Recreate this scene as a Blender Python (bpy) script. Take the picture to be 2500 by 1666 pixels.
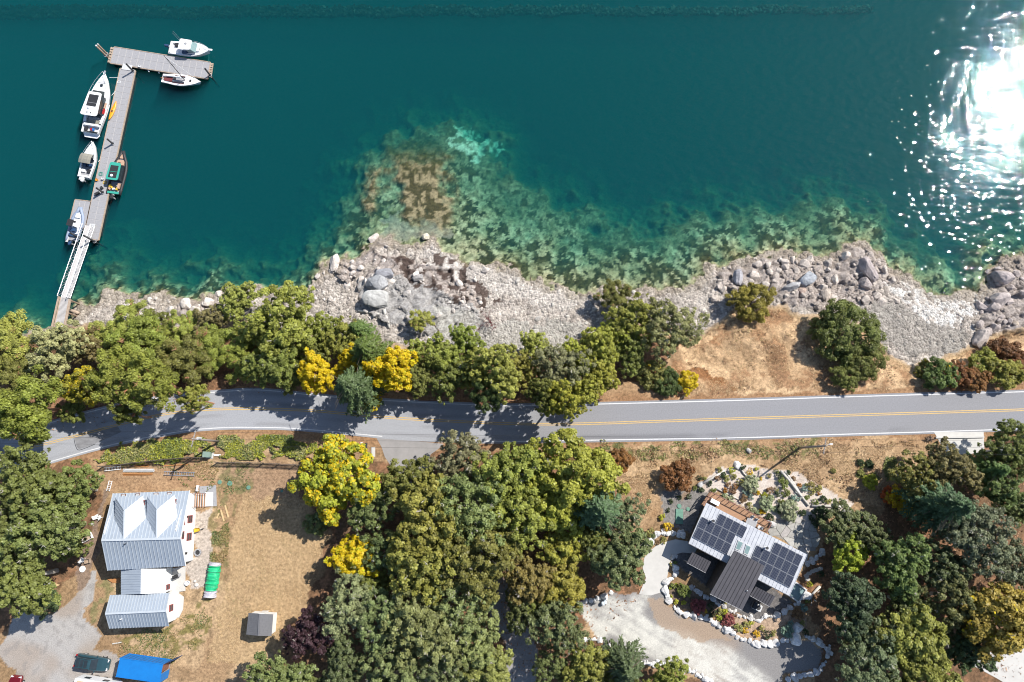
import bpy, bmesh, math, random
import numpy as np
from mathutils import Vector, Matrix

for _o in list(bpy.data.objects):
    bpy.data.objects.remove(_o)
C = bpy.context.scene.collection
SC = bpy.context.scene
R = math.radians

# ------------------------------------------------------------------ camera, sky, sun, exposure
FPX = 2500 * 24 / 36.0          # focal length in photo pixels (24 mm equivalent drone lens)
CAMZ = 107.0                    # metres above the water
TILT = math.atan((1150 - 833) / FPX)
GZ = 4.2                        # level of the road and the lots
cam = bpy.data.cameras.new('camera')
cam.lens = 24; cam.sensor_width = 36; cam.clip_start = 1; cam.clip_end = 1000
camo = bpy.data.objects.new('camera', cam); C.objects.link(camo)
camo.location = (0, 0, CAMZ); camo.rotation_euler = (TILT, 0, 0)
SC.camera = camo

SUN_EL = R(47.0)
SUN_XY = Vector((0.82, 0.565)).normalized()
sun_dir = Vector((SUN_XY.x * math.cos(SUN_EL), SUN_XY.y * math.cos(SUN_EL), math.sin(SUN_EL)))
world = bpy.data.worlds.new('World'); SC.world = world; world.use_nodes = True
wn = world.node_tree.nodes; wl = world.node_tree.links
sky = wn.new('ShaderNodeTexSky'); sky.sky_type = 'NISHITA'; sky.sun_disc = False
sky.sun_elevation = SUN_EL
sky.sun_rotation = math.atan2(SUN_XY.x, SUN_XY.y)
sky.air_density = 1.0; sky.dust_density = 0.6; sky.ozone_density = 1.5
wn['Background'].inputs['Strength'].default_value = 0.105
wl.new(sky.outputs[0], wn['Background'].inputs['Color'])
sl = bpy.data.lights.new('sun', 'SUN'); sl.energy = 5.0; sl.angle = R(0.5); sl.color = (1.0, 0.955, 0.885)
so = bpy.data.objects.new('sun', sl); C.objects.link(so)
so.rotation_euler = sun_dir.to_track_quat('Z', 'Y').to_euler()
SC.view_settings.view_transform = 'Standard'; SC.view_settings.look = 'None'
SC.view_settings.exposure = 0.48; SC.view_settings.gamma = 1.0
SC.view_settings.use_curve_mapping = False
SC.render.engine = 'CYCLES'
SC.cycles.use_denoising = True
SC.cycles.filter_width = 1.05
SC.cycles.max_bounces = 6; SC.cycles.diffuse_bounces = 3; SC.cycles.glossy_bounces = 2
SC.cycles.transmission_bounces = 4; SC.cycles.transparent_max_bounces = 8; SC.cycles.volume_bounces = 0
SC.cycles.caustics_reflective = False; SC.cycles.caustics_refractive = False
SC.cycles.sample_clamp_indirect = 6.0

# ------------------------------------------------------------------ photo pixels -> places
CT, ST = math.cos(TILT), math.sin(TILT)
def P(px, py, z=GZ):
    """the point at height z that the photo shows at pixel (px, py)"""
    u, v = (px - 1250) / FPX, (833 - py) / FPX
    d = Vector((u, ST + v * CT, -CT + v * ST))
    k = (z - CAMZ) / d.z
    return Vector((d.x * k, d.y * k, z))
def PX(x, y, z):
    """numpy: photo pixel of a point"""
    dz = z - CAMZ
    cy = CT * y + ST * dz
    cz = -ST * y + CT * dz
    return 1250 + FPX * x / (-cz), 833 - FPX * cy / (-cz)
def zo(ox, oy, s):
    return lambda x, y: (ox + x / s, oy + y / s)
D = lambda x, y: (x * 1.0625, y * 1.0625)      # full-frame view
ZA = zo(100, 60, 4.612); ZB = zo(100, 320, 3.135); ZH = zo(200, 1040, 2.703); ZV = zo(0, 1400, 5.115)
ZM = zo(1540, 1080, 3.015); ZR = zo(2000, 1000, 2.354); ZC = zo(700, 1040, 2.505); ZG = zo(1300, 1400, 2.941)
ZE = zo(1700, 550, 2.851); ZN = zo(600, 550, 2.958); ZL = zo(0, 650, 3.135); ZO = zo(1200, 550, 2.958)

# ------------------------------------------------------------------ noise
def _h(ix, iy, seed):
    n = (ix.astype(np.int64) * 374761393 + iy.astype(np.int64) * 668265263 + seed * 1442695041) & 0x7fffffff
    n = ((n ^ (n >> 13)) * 1274126177) & 0x7fffffff
    n = ((n ^ (n >> 16)) * 1103515245) & 0x7fffffff
    return ((n >> 4) & 0xffff) / 65535.0
def vn(x, y, seed=0):
    ix = np.floor(x); iy = np.floor(y); fx = x - ix; fy = y - iy
    fx = fx * fx * (3 - 2 * fx); fy = fy * fy * (3 - 2 * fy)
    a = _h(ix, iy, seed); b = _h(ix + 1, iy, seed); c = _h(ix, iy + 1, seed); d = _h(ix + 1, iy + 1, seed)
    return (a + (b - a) * fx) * (1 - fy) + (c + (d - c) * fx) * fy
def fbm(x, y, s, o=4, seed=0, gain=0.5):
    t = 0; a = 1; n = 0; x = x / s; y = y / s
    for i in range(o):
        t = t + a * vn(x + 17.3 * i, y - 9.1 * i, seed + i); n += a; a *= gain
        x, y = (x * 0.8 - y * 0.6) * 2.03, (x * 0.6 + y * 0.8) * 2.03
    return t / n
def cell(x, y, s, seed=0):
    """distance to nearest and second nearest feature point and the cell's own random value"""
    x = x / s; y = y / s; ix = np.floor(x); iy = np.floor(y)
    d1 = np.full(x.shape, 9.0); d2 = d1.copy(); cid = np.zeros(x.shape)
    for i in (-1, 0, 1):
        for j in (-1, 0, 1):
            cx = ix + i; cy = iy + j
            dx = cx + _h(cx, cy, seed) - x; dy = cy + _h(cx, cy, seed + 7) - y
            d = np.sqrt(dx * dx + dy * dy); r = _h(cx, cy, seed + 13)
            n1 = d < d1
            d2 = np.where(n1, d1, np.minimum(d2, d)); cid = np.where(n1, r, cid); d1 = np.where(n1, d, d1)
    return d1, d2, cid
def sst(a, b, x):
    t = np.clip((x - a) / (b - a), 0, 1); return t * t * (3 - 2 * t)
def inpoly(px, py, poly):
    ins = np.zeros(px.shape, bool); n = len(poly)
    for i in range(n):
        x1, y1 = poly[i]; x2, y2 = poly[(i + 1) % n]
        c = (y1 > py) != (y2 > py)
        ins ^= c & (px < (x2 - x1) * (py - y1) / ((y2 - y1) or 1e-9) + x1)
    return ins
def pdist(x, y, pts):
    d = np.full(x.shape, 1e9)
    for (x1, y1), (x2, y2) in zip(pts[:-1], pts[1:]):
        ex, ey = x2 - x1, y2 - y1
        t = np.clip(((x - x1) * ex + (y - y1) * ey) / (ex * ex + ey * ey + 1e-9), 0, 1)
        d = np.minimum(d, (x - x1 - t * ex) ** 2 + (y - y1 - t * ey) ** 2)
    return np.sqrt(d)

# ------------------------------------------------------------------ materials
def _base(name):
    m = bpy.data.materials.new(name); m.use_nodes = True
    nt = m.node_tree
    return m, nt, nt.nodes['Principled BSDF'], nt.nodes.new, nt.links.new
def pm(name, c1, c2=None, scale=4.0, rough=0.7, bump=0.0, metal=0.0, stretch=None, detail=5, bscale=None, spec=0.5, coat=0):
    """noise between two colours, fine relief"""
    m, nt, b, N, L = _base(name)
    c2 = c2 or tuple(v * 0.75 for v in c1)
    tc = N('ShaderNodeTexCoord'); vec = tc.outputs['Object']
    if stretch:
        mp = N('ShaderNodeMapping'); mp.inputs['Scale'].default_value = stretch; L(vec, mp.inputs['Vector']); vec = mp.outputs[0]
    n = N('ShaderNodeTexNoise'); n.inputs['Scale'].default_value = scale; n.inputs['Detail'].default_value = detail
    n.inputs['Roughness'].default_value = 0.65; L(vec, n.inputs['Vector'])
    r = N('ShaderNodeValToRGB'); r.color_ramp.elements[0].position = 0.32; r.color_ramp.elements[1].position = 0.68
    r.color_ramp.elements[0].color = (*c2, 1); r.color_ramp.elements[1].color = (*c1, 1)
    L(n.outputs['Fac'], r.inputs['Fac']); L(r.outputs['Color'], b.inputs['Base Color'])
    b.inputs['Roughness'].default_value = rough; b.inputs['Metallic'].default_value = metal
    b.inputs['Specular IOR Level'].default_value = spec
    if coat: b.inputs['Coat Weight'].default_value = coat
    if bump:
        n2 = N('ShaderNodeTexNoise'); n2.inputs['Scale'].default_value = bscale or scale * 3; n2.inputs['Detail'].default_value = 4
        L(vec, n2.inputs['Vector'])
        bp = N('ShaderNodeBump'); bp.inputs['Strength'].default_value = bump; bp.inputs['Distance'].default_value = 0.05
        L(n2.outputs['Fac'], bp.inputs['Height']); L(bp.outputs['Normal'], b.inputs['Normal'])
    return m
def terrain_mat(name, fine=2.2, amp=0.55, bump=0.6, rough=0.92, fscale2=9.0, dist=0.12):
    """base colours from the mesh's own colour layer, broken up by fine noise"""
    m, nt, b, N, L = _base(name)
    at = N('ShaderNodeAttribute'); at.attribute_name = 'col'
    geo = N('ShaderNodeNewGeometry')
    n = N('ShaderNodeTexNoise'); n.inputs['Scale'].default_value = fine; n.inputs['Detail'].default_value = 8; n.inputs['Roughness'].default_value = 0.7
    L(geo.outputs['Position'], n.inputs['Vector'])
    mr = N('ShaderNodeMapRange'); mr.inputs['From Min'].default_value = 0.3; mr.inputs['From Max'].default_value = 0.7
    mr.inputs['To Min'].default_value = 1 - amp; mr.inputs['To Max'].default_value = 1 + amp * 0.8
    L(n.outputs['Fac'], mr.inputs['Value'])
    mx = N('ShaderNodeVectorMath'); mx.operation = 'SCALE'; L(at.outputs['Color'], mx.inputs[0]); L(mr.outputs[0], mx.inputs['Scale'])
    L(mx.outputs[0], b.inputs['Base Color']); b.inputs['Roughness'].default_value = rough
    b.inputs['Specular IOR Level'].default_value = 0.2
    n2 = N('ShaderNodeTexNoise'); n2.inputs['Scale'].default_value = fscale2; n2.inputs['Detail'].default_value = 5; n2.inputs['Roughness'].default_value = 0.7
    L(geo.outputs['Position'], n2.inputs['Vector'])
    bp = N('ShaderNodeBump'); bp.inputs['Strength'].default_value = bump; bp.inputs['Distance'].default_value = dist
    L(n2.outputs['Fac'], bp.inputs['Height']); L(bp.outputs['Normal'], b.inputs['Normal'])
    return m
def leaf_mat():
    m, nt, b, N, L = _base('leaf')
    oi = N('ShaderNodeObjectInfo'); at = N('ShaderNodeAttribute'); at.attribute_name = 'tint'
    sep = N('ShaderNodeSeparateColor'); L(at.outputs['Color'], sep.inputs[0])
    # brightness by leaf
    mr = N('ShaderNodeMapRange'); mr.inputs['To Min'].default_value = 0.5; mr.inputs['To Max'].default_value = 1.6
    L(sep.outputs[0], mr.inputs['Value'])
    sc = N('ShaderNodeVectorMath'); sc.operation = 'SCALE'; L(oi.outputs['Color'], sc.inputs[0]); L(mr.outputs[0], sc.inputs['Scale'])
    # a share of the clumps turned yellow; the object's alpha says how large a share
    inv = N('ShaderNodeMath'); inv.operation = 'SUBTRACT'; inv.inputs[0].default_value = 1.0; L(oi.outputs['Alpha'], inv.inputs[1])
    cmp_ = N('ShaderNodeMath'); cmp_.operation = 'LESS_THAN'; L(sep.outputs[1], cmp_.inputs[0]); L(inv.outputs[0], cmp_.inputs[1])
    yl = N('ShaderNodeMix'); yl.data_type = 'RGBA'; yl.inputs['A'].default_value = (0.66, 0.44, 0.012, 1); yl.inputs['B'].default_value = (0.60, 0.51, 0.02, 1)
    L(sep.outputs[2], yl.inputs['Factor'])
    mx = N('ShaderNodeMix'); mx.data_type = 'RGBA'; L(cmp_.outputs[0], mx.inputs['Factor']); L(sc.outputs[0], mx.inputs['A']); L(yl.outputs['Result'], mx.inputs['B'])
    L(mx.outputs['Result'], b.inputs['Base Color']); b.inputs['Roughness'].default_value = 0.5
    b.inputs['Specular IOR Level'].default_value = 0.35
    tr = N('ShaderNodeBsdfTranslucent'); L(mx.outputs['Result'], tr.inputs['Color'])
    ms = N('ShaderNodeMixShader'); ms.inputs[0].default_value = 0.30
    L(b.outputs[0], ms.inputs[1]); L(tr.outputs[0], ms.inputs[2]); L(ms.outputs[0], nt.nodes['Material Output'].inputs['Surface'])
    return m
def objcol_mat(name, rough=0.6, scale=3.0, amp=0.35, bump=0.3, metal=0, coat=0):
    """the object's own colour with noise wear"""
    m, nt, b, N, L = _base(name)
    oi = N('ShaderNodeObjectInfo'); tc = N('ShaderNodeTexCoord')
    n = N('ShaderNodeTexNoise'); n.inputs['Scale'].default_value = scale; n.inputs['Detail'].default_value = 6; n.inputs['Roughness'].default_value = 0.7
    L(tc.outputs['Object'], n.inputs['Vector'])
    mr = N('ShaderNodeMapRange'); mr.inputs['From Min'].default_value = 0.3; mr.inputs['From Max'].default_value = 0.7
    mr.inputs['To Min'].default_value = 1 - amp; mr.inputs['To Max'].default_value = 1 + amp
    L(n.outputs['Fac'], mr.inputs['Value'])
    sc = N('ShaderNodeVectorMath'); sc.operation = 'SCALE'; L(oi.outputs['Color'], sc.inputs[0]); L(mr.outputs[0], sc.inputs['Scale'])
    L(sc.outputs[0], b.inputs['Base Color']); b.inputs['Roughness'].default_value = rough; b.inputs['Metallic'].default_value = metal
    b.inputs['Coat Weight'].default_value = coat
    if bump:
        bp = N('ShaderNodeBump'); bp.inputs['Strength'].default_value = bump; bp.inputs['Distance'].default_value = 0.08
        L(n.outputs['Fac'], bp.inputs['Height']); L(bp.outputs['Normal'], b.inputs['Normal'])
    return m
M = {}
M['leaf'] = leaf_mat()
M['rock'] = objcol_mat('rock', 0.9, 2.5, 0.45, 0.6)
M['paint'] = objcol_mat('paint', 0.35, 2.0, 0.08, 0)
M['carpaint'] = objcol_mat('carpaint', 0.25, 2.0, 0.05, 0, 0.3, 0.6)
M['bark'] = pm('bark', (0.20, 0.15, 0.11), (0.10, 0.07, 0.05), 5, 0.9, 0.6)
M['bark_pale'] = pm('bark_pale', (0.46, 0.43, 0.38), (0.28, 0.25, 0.21), 4, 0.9, 0.4)
M['bark_red'] = pm('bark_red', (0.36, 0.13, 0.06), (0.42, 0.25, 0.15), 2, 0.6, 0.3)
M['white'] = pm('white', (0.80, 0.80, 0.80), (0.74, 0.75, 0.76), 1.5, 0.35)
M['hullwhite'] = pm('hullwhite', (0.80, 0.80, 0.80), (0.72, 0.73, 0.74), 1.2, 0.3)
M['siding'] = pm('siding', (0.80, 0.80, 0.79), (0.72, 0.72, 0.71), 2, 0.6, 0.1)
M['metalroof'] = pm('metalroof', (0.335, 0.385, 0.45), (0.295, 0.34, 0.40), 0.9, 0.5, 0.0, 0.1)
M['seam'] = pm('seam', (0.50, 0.54, 0.58), (0.43, 0.47, 0.51), 2, 0.5, 0, 0.1)
M['galv'] = pm('galv', (0.60, 0.61, 0.63), (0.46, 0.47, 0.50), 1.4, 0.42, 0.05, 0.25)
M['darkroof'] = pm('darkroof', (0.085, 0.08, 0.088), (0.065, 0.062, 0.07), 1.2, 0.5, 0, 0.1)
M['darkseam'] = pm('darkseam', (0.035, 0.033, 0.038), None, 2, 0.5)
M['black'] = pm('black', (0.018, 0.018, 0.02), (0.03, 0.03, 0.033), 6, 0.6)
M['glass'] = pm('glass', (0.02, 0.028, 0.034), (0.03, 0.04, 0.048), 2, 0.08)
M['skyglass'] = pm('skyglass', (0.16, 0.24, 0.24), (0.22, 0.31, 0.31), 2, 0.12)
M['grey'] = pm('grey', (0.34, 0.34, 0.35), (0.26, 0.26, 0.27), 3, 0.6)
M['ltgrey'] = pm('ltgrey', (0.56, 0.56, 0.56), (0.47, 0.47, 0.47), 3, 0.6)
M['alu'] = pm('alu', (0.66, 0.67, 0.69), (0.55, 0.56, 0.58), 3, 0.35, 0, 0.6)
M['wood'] = pm('wood', (0.42, 0.24, 0.135), (0.32, 0.175, 0.10), 3, 0.7, 0.2, stretch=(1, 8, 8))
M['woodnew'] = pm('woodnew', (0.60, 0.44, 0.24), (0.50, 0.34, 0.17), 3, 0.7, 0.2, stretch=(1, 8, 8))
M['woodorange'] = pm('woodorange', (0.44, 0.20, 0.07), (0.34, 0.15, 0.05), 3, 0.7, 0.2)
M['woodgrey'] = pm('woodgrey', (0.34, 0.30, 0.27), (0.22, 0.19, 0.17), 4, 0.85, 0.4, stretch=(1, 6, 6))
M['fencewood'] = pm('fencewood', (0.12, 0.10, 0.088), (0.075, 0.062, 0.055), 4, 0.9, 0.4)
M['driftwood'] = pm('driftwood', (0.62, 0.59, 0.54), (0.40, 0.37, 0.33), 3, 0.85, 0.5, stretch=(1, 5, 5))
M['trimbrown'] = pm('trimbrown', (0.22, 0.10, 0.07), (0.16, 0.07, 0.05), 3, 0.6)
M['redframe'] = pm('redframe', (0.30, 0.05, 0.045), None, 3, 0.5)
M['pile'] = pm('pile', (0.052, 0.05, 0.052), (0.03, 0.03, 0.032), 3, 0.6, 0.2)
M['pilewood'] = pm('pilewood', (0.34, 0.25, 0.18), (0.20, 0.14, 0.10), 3, 0.85, 0.4)
M['deckgrate'] = pm('deckgrate', (0.335, 0.33, 0.34), (0.27, 0.268, 0.28), 6, 0.8, 0.3, bscale=60)
M['deckframe'] = pm('deckframe', (0.52, 0.50, 0.49), (0.42, 0.40, 0.39), 4, 0.8, 0.2)
M['timber'] = pm('timber', (0.44, 0.35, 0.27), (0.30, 0.22, 0.16), 3, 0.85, 0.4)
M['concrete'] = pm('concrete', (0.52, 0.505, 0.475), (0.45, 0.435, 0.41), 0.8, 0.85, 0.15, bscale=20)
M['orange'] = pm('orange', (0.78, 0.26, 0.012), (0.80, 0.34, 0.012), 0.8, 0.4)
M['green'] = pm('green', (0.05, 0.36, 0.28), (0.04, 0.31, 0.24), 2, 0.4)
M['tarp'] = pm('tarp', (0.015, 0.50, 0.22), (0.01, 0.34, 0.14), 1.5, 0.55, 0.7, bscale=4)
M['tarpgrey'] = pm('tarpgrey', (0.50, 0.49, 0.52), (0.32, 0.31, 0.36), 3, 0.6, 0.8, bscale=6)
M['blue'] = pm('blue', (0.006, 0.17, 0.50), (0.006, 0.145, 0.44), 1.0, 0.5, 0.1)
M['bluedark'] = pm('bluedark', (0.01, 0.06, 0.19), (0.012, 0.045, 0.14), 2, 0.55)
M['boatblue'] = pm('boatblue', (0.03, 0.075, 0.16), (0.02, 0.05, 0.11), 2, 0.5)
M['red'] = pm('red', (0.42, 0.02, 0.025), (0.35, 0.015, 0.02), 2, 0.35)
M['maroon'] = pm('maroon', (0.17, 0.035, 0.04), (0.12, 0.03, 0.03), 2, 0.7)
M['yellow'] = pm('yellow', (0.62, 0.42, 0.03), (0.55, 0.35, 0.03), 2, 0.6)
M['teak'] = pm('teak', (0.50, 0.33, 0.23), (0.42, 0.27, 0.19), 3, 0.7, 0.1)
M['canvas'] = pm('canvas', (0.27, 0.255, 0.21), (0.20, 0.19, 0.16), 3, 0.9, 0.3)
M['ribtube'] = pm('ribtube', (0.27, 0.32, 0.42), (0.22, 0.27, 0.36), 2, 0.55)
M['lid'] = pm('lid', (0.13, 0.27, 0.20), (0.10, 0.21, 0.16), 4, 0.7)
M['shingle'] = pm('shingle', (0.185, 0.185, 0.195), (0.10, 0.10, 0.11), 14, 0.95, 0.6, bscale=30)
M['pv_frame'] = pm('pv_frame', (0.42, 0.43, 0.45), None, 3, 0.35, 0, 0.5)
M['rust'] = pm('rust', (0.20, 0.085, 0.045), (0.13, 0.055, 0.03), 3, 0.9, 0.3)
M['tyre'] = pm('tyre', (0.02, 0.02, 0.02), None, 3, 0.9)
M['lamp'] = pm('lamp', (0.65, 0.66, 0.68), (0.5, 0.5, 0.52), 6, 0.15)
M['flagstone'] = objcol_mat('flagstone', 0.85, 2.5, 0.22, 0.35)

# ------------------------------------------------------------------ mesh helpers
class MB:
    def __init__(s): s.v = []; s.f = []
    def add(s, vs, fs):
        o = len(s.v); s.v += [tuple(v) for v in vs]; s.f += [tuple(i + o for i in f) for f in fs]; return s
    def box(s, c, d, rz=0.0, rx=0.0, ry=0.0):
        m = Matrix.Rotation(rz, 3, 'Z') @ Matrix.Rotation(ry, 3, 'Y') @ Matrix.Rotation(rx, 3, 'X')
        vs = [Vector(c) + m @ Vector((d[0] / 2 * i, d[1] / 2 * j, d[2] / 2 * k)) for k in (-1, 1) for j in (-1, 1) for i in (-1, 1)]
        return s.add(vs, [(0, 2, 3, 1), (4, 5, 7, 6), (0, 1, 5, 4), (1, 3, 7, 5), (3, 2, 6, 7), (2, 0, 4, 6)])
    def bar(s, a, b, w, h):
        """a rectangular bar from a to b, w wide, h high"""
        a = Vector(a); b = Vector(b); t = (b - a).normalized()
        sd = t.cross(Vector((0, 0, 1)))
        if sd.length < 1e-4: sd = Vector((1, 0, 0))
        sd.normalize(); u = sd.cross(t)
        vs = [p + sd * (w / 2 * i) + u * (h / 2 * j) for p in (a, b) for j in (-1, 1) for i in (-1, 1)]
        return s.add(vs, [(0, 2, 3, 1), (4, 5, 7, 6), (0, 1, 5, 4), (1, 3, 7, 5), (3, 2, 6, 7), (2, 0, 4, 6)])
    def tube(s, pts, rad, n=6, cap=True):
        pts = [Vector(p) for p in pts]
        if not isinstance(rad, (list, tuple)): rad = [rad] * len(pts)
        vs = []; fs = []; ref = None
        for i, p in enumerate(pts):
            t = (pts[min(i + 1, len(pts) - 1)] - pts[max(i - 1, 0)])
            t = t.normalized() if t.length > 1e-6 else Vector((0, 0, 1))
            a = t.cross(Vector((0.03, 1, 0.02)) if abs(t.y) < 0.9 else Vector((1, 0.02, 0.03))).normalized(); b = t.cross(a)
            for k in range(n):
                an = 2 * math.pi * k / n
                vs.append(p + (a * math.cos(an) + b * math.sin(an)) * rad[i])
        for i in range(len(pts) - 1):
            for k in range(n):
                k2 = (k + 1) % n
                fs.append((i * n + k, i * n + k2, (i + 1) * n + k2, (i + 1) * n + k))
        if cap:
            fs.append(tuple(reversed(range(n)))); fs.append(tuple((len(pts) - 1) * n + k for k in range(n)))
        return s.add(vs, fs)
    def prism(s, poly, z0, z1):
        """poly counter-clockwise list of (x, y); z0 / z1 numbers"""
        n = len(poly)
        vs = [(x, y, z0) for x, y in poly] + [(x, y, z1) for x, y in poly]
        return s.add(vs, [tuple(reversed(range(n))), tuple(range(n, 2 * n))] + [(i, (i + 1) % n, n + (i + 1) % n, n + i) for i in range(n)])
    def slab(s, quad, th):
        """a plate: polygon in space, thickened downwards"""
        n = len(quad); q = [Vector(p) for p in quad]
        return s.add(q + [p - Vector((0, 0, th)) for p in q],
                     [tuple(range(n)), tuple(reversed(range(n, 2 * n)))] + [(n + i, n + (i + 1) % n, (i + 1) % n, i) for i in range(n)])
    def loft(s, rings, cap0=True, cap1=True, closed=True):
        n = len(rings[0]); vs = [p for r in rings for p in r]; fs = []
        for i in range(len(rings) - 1):
            for k in range(n if closed else n - 1):
                k2 = (k + 1) % n
                fs.append((i * n + k, i * n + k2, (i + 1) * n + k2, (i + 1) * n + k))
        if cap0: fs.append(tuple(reversed(range(n))))
        if cap1: fs.append(tuple((len(rings) - 1) * n + k for k in range(n)))
        return s.add(vs, fs)
    def dome(s, c, rx, ry, rz, n=10, m=4):
        rings = []
        for i in range(m):
            a = math.pi / 2 * i / m
            rings.append([(c[0] + rx * math.cos(a) * math.cos(2 * math.pi * k / n), c[1] + ry * math.cos(a) * math.sin(2 * math.pi * k / n), c[2] + rz * math.sin(a)) for k in range(n)])
        s.loft(rings, True, True); return s
    def disc(s, c, r, h, n=14):
        return s.prism([(c[0] + r * math.cos(2 * math.pi * k / n), c[1] + r * math.sin(2 * math.pi * k / n)) for k in range(n)], c[2], c[2] + h)
    def build(s, name, mat, parent=None, smooth=False, color=None, fixn=True):
        me = bpy.data.meshes.new(name); me.from_pydata(s.v, [], s.f)
        if fixn:
            bm = bmesh.new(); bm.from_mesh(me); bmesh.ops.recalc_face_normals(bm, faces=bm.faces[:]); bm.to_mesh(me); bm.free()
        me.materials.append(M[mat] if isinstance(mat, str) else mat)
        if smooth: me.polygons.foreach_set('use_smooth', [True] * len(me.polygons))
        me.update()
        return link(name, me, parent, color)
def link(name, me, parent=None, color=None):
    o = bpy.data.objects.new(name, me); C.objects.link(o)
    if parent is not None: o.parent = parent
    if color is not None: o.color = (*color, 1) if len(color) == 3 else color
    return o
def tag(o, label=None, cat=None, group=None, kind=None):
    if label: o['label'] = label
    if cat: o['category'] = cat
    if group: o['group'] = group
    if kind: o['kind'] = kind
    return o
def thing(name, label, cat, loc=(0, 0, 0), rz=0.0, group=None, scale=1.0):
    o = bpy.data.objects.new(name, None); o.empty_display_size = 0.3; C.objects.link(o)
    o.location = loc; o.rotation_euler = (0, 0, rz); o.scale = (scale,) * 3
    return tag(o, label, cat, group)
def fastmesh(name, v, quads, mat, attr=None, attrname='tint', smooth=False, tris=None):
    """numpy mesh: v (n,3), quads (m,4); attr (n,3) as point colours"""
    me = bpy.data.meshes.new(name)
    v = np.asarray(v, np.float32); quads = np.asarray(quads, np.int32)
    k = quads.shape[1]
    me.vertices.add(len(v)); me.vertices.foreach_set('co', v.ravel())
    me.loops.add(quads.size); me.loops.foreach_set('vertex_index', quads.ravel())
    me.polygons.add(len(quads)); me.polygons.foreach_set('loop_start', np.arange(0, quads.size, k, dtype=np.int32))
    if smooth: me.polygons.foreach_set('use_smooth', np.ones(len(quads), bool))
    if attr is not None:
        a = me.color_attributes.new(attrname, 'FLOAT_COLOR', 'POINT')
        c = np.ones((len(v), 4), np.float32); c[:, :3] = attr; a.data.foreach_set('color', c.ravel())
    me.materials.append(M[mat] if isinstance(mat, str) else mat)
    me.update(calc_edges=True); me.validate()
    return me
def V2(p): return (p[0], p[1])

# ------------------------------------------------------------------ terrain
def smooth_line(pts, per=6):
    out = []; n = len(pts)
    for i in range(n - 1):
        p0 = np.array(pts[max(i - 1, 0)], float); p1 = np.array(pts[i], float); p2 = np.array(pts[i + 1], float); p3 = np.array(pts[min(i + 2, n - 1)], float)
        for k in range(per):
            t = k / per
            out.append(tuple(0.5 * ((2 * p1) + (-p0 + p2) * t + (2 * p0 - 5 * p1 + 4 * p2 - p3) * t * t + (-p0 + 3 * p1 - 3 * p2 + p3) * t ** 3)))
    out.append(tuple(pts[-1])); return out
SHORE = [(-260, 770), (-60, 772), (0, 768), (60, 764), (110, 752), (150, 742), (180, 712), (215, 690), (250, 662), (290, 670), (400, 680), (450, 684), (500, 668), (570, 664),
         (640, 664), (690, 666), (715, 650), (755, 610), (790, 588), (830, 567), (850, 546), (890, 547), (930, 556), (985, 552), (1020, 567), (1070, 587),
         (1120, 610), (1180, 627), (1240, 642), (1290, 657), (1340, 672), (1400, 664), (1480, 668), (1560, 652), (1590, 632), (1640, 607), (1700, 597), (1760, 592),
         (1810, 577), (1860, 592), (1900, 600), (1935, 580), (1950, 550), (1990, 550), (2010, 567), (2040, 597), (2080, 627), (2130, 660), (2180, 676),
         (2230, 672), (2262, 650), (2272, 610), (2282, 586), (2310, 598), (2353, 592), (2420, 590), (2620, 600)]
SHELF = [(-260, 745), (110, 736), (165, 660), (200, 585), (250, 610), (330, 640), (420, 640), (480, 612), (560, 640), (640, 636), (690, 600), (730, 560), (780, 530), (806, 460), (828, 380),
         (900, 318), (960, 298), (1040, 290), (1110, 312), (1150, 365), (1200, 430), (1300, 478), (1420, 520), (1500, 528), (1560, 508), (1640, 488), (1780, 486),
         (1850, 486), (1890, 462), (1960, 466), (2020, 490), (2080, 550), (2150, 598), (2220, 606), (2270, 560), (2353, 540), (2620, 530)]
BANK = [(-300, 790), (0, 790), (200, 742), (330, 760), (560, 722), (700, 765), (770, 760), (880, 785), (930, 795), (1000, 780), (1100, 810), (1200, 812), (1300, 795), (1400, 745), (1500, 735),
        (1600, 772), (1625, 760), (1690, 702), (1790, 692), (1840, 715), (1900, 724), (1985, 745), (2040, 805), (2090, 832), (2140, 826), (2200, 812), (2245, 772), (2353, 742), (2700, 730)]
RN = [(-300, 1172), (-150, 1120), (0, 1068), (80, 1044), (159, 1021.6), (240, 1000), (319, 981.7), (380, 972), (446.6, 964), (558, 954.6), (620, 951.5), (690, 956), (769, 965), (870, 973), (972, 979), (1090, 985), (1220, 989.5), (1340, 989), (1467, 986), (1640, 981.5), (1820, 976.6), (2050, 969), (2270, 962.5), (2500, 956), (2800, 946)]
RC = [(-300, 1222), (-150, 1162), (0, 1109), (105, 1085.4), (191, 1063), (290, 1037), (383, 1015), (440, 1006), (494, 1001), (560, 998.5), (620, 998), (690, 1000), (769, 1003.7), (850, 1011), (938, 1019), (1020, 1024.5), (1107, 1029), (1230, 1034.5), (1349, 1036), (1480, 1033.5), (1606, 1029), (1820, 1022), (2051, 1014.7), (2270, 1008), (2500, 1000.7), (2800, 991)]
RS = [(-300, 1270), (-150, 1212), (0, 1163), (111.6, 1131.6), (223, 1099.8), (319, 1077), (446.6, 1053.5), (495, 1048.5), (542, 1045.5), (580, 1044.5), (620, 1044.8), (680, 1045.6), (735, 1048.6), (835, 1057), (938, 1067), (1020, 1073), (1110, 1077), (1240, 1079), (1369, 1077), (1600, 1073.5), (1820, 1069.6), (2040, 1062), (2261, 1055.8), (2500, 1048), (2800, 1038)]
wp = lambda pts, z, f=None: [V2(P(*(f(*p) if f else p), z)) for p in pts]
shore_w = smooth_line(wp(SHORE, 0.0, D), 4)
shelf_w = smooth_line(wp(SHELF, 0.0, D), 3)
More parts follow.
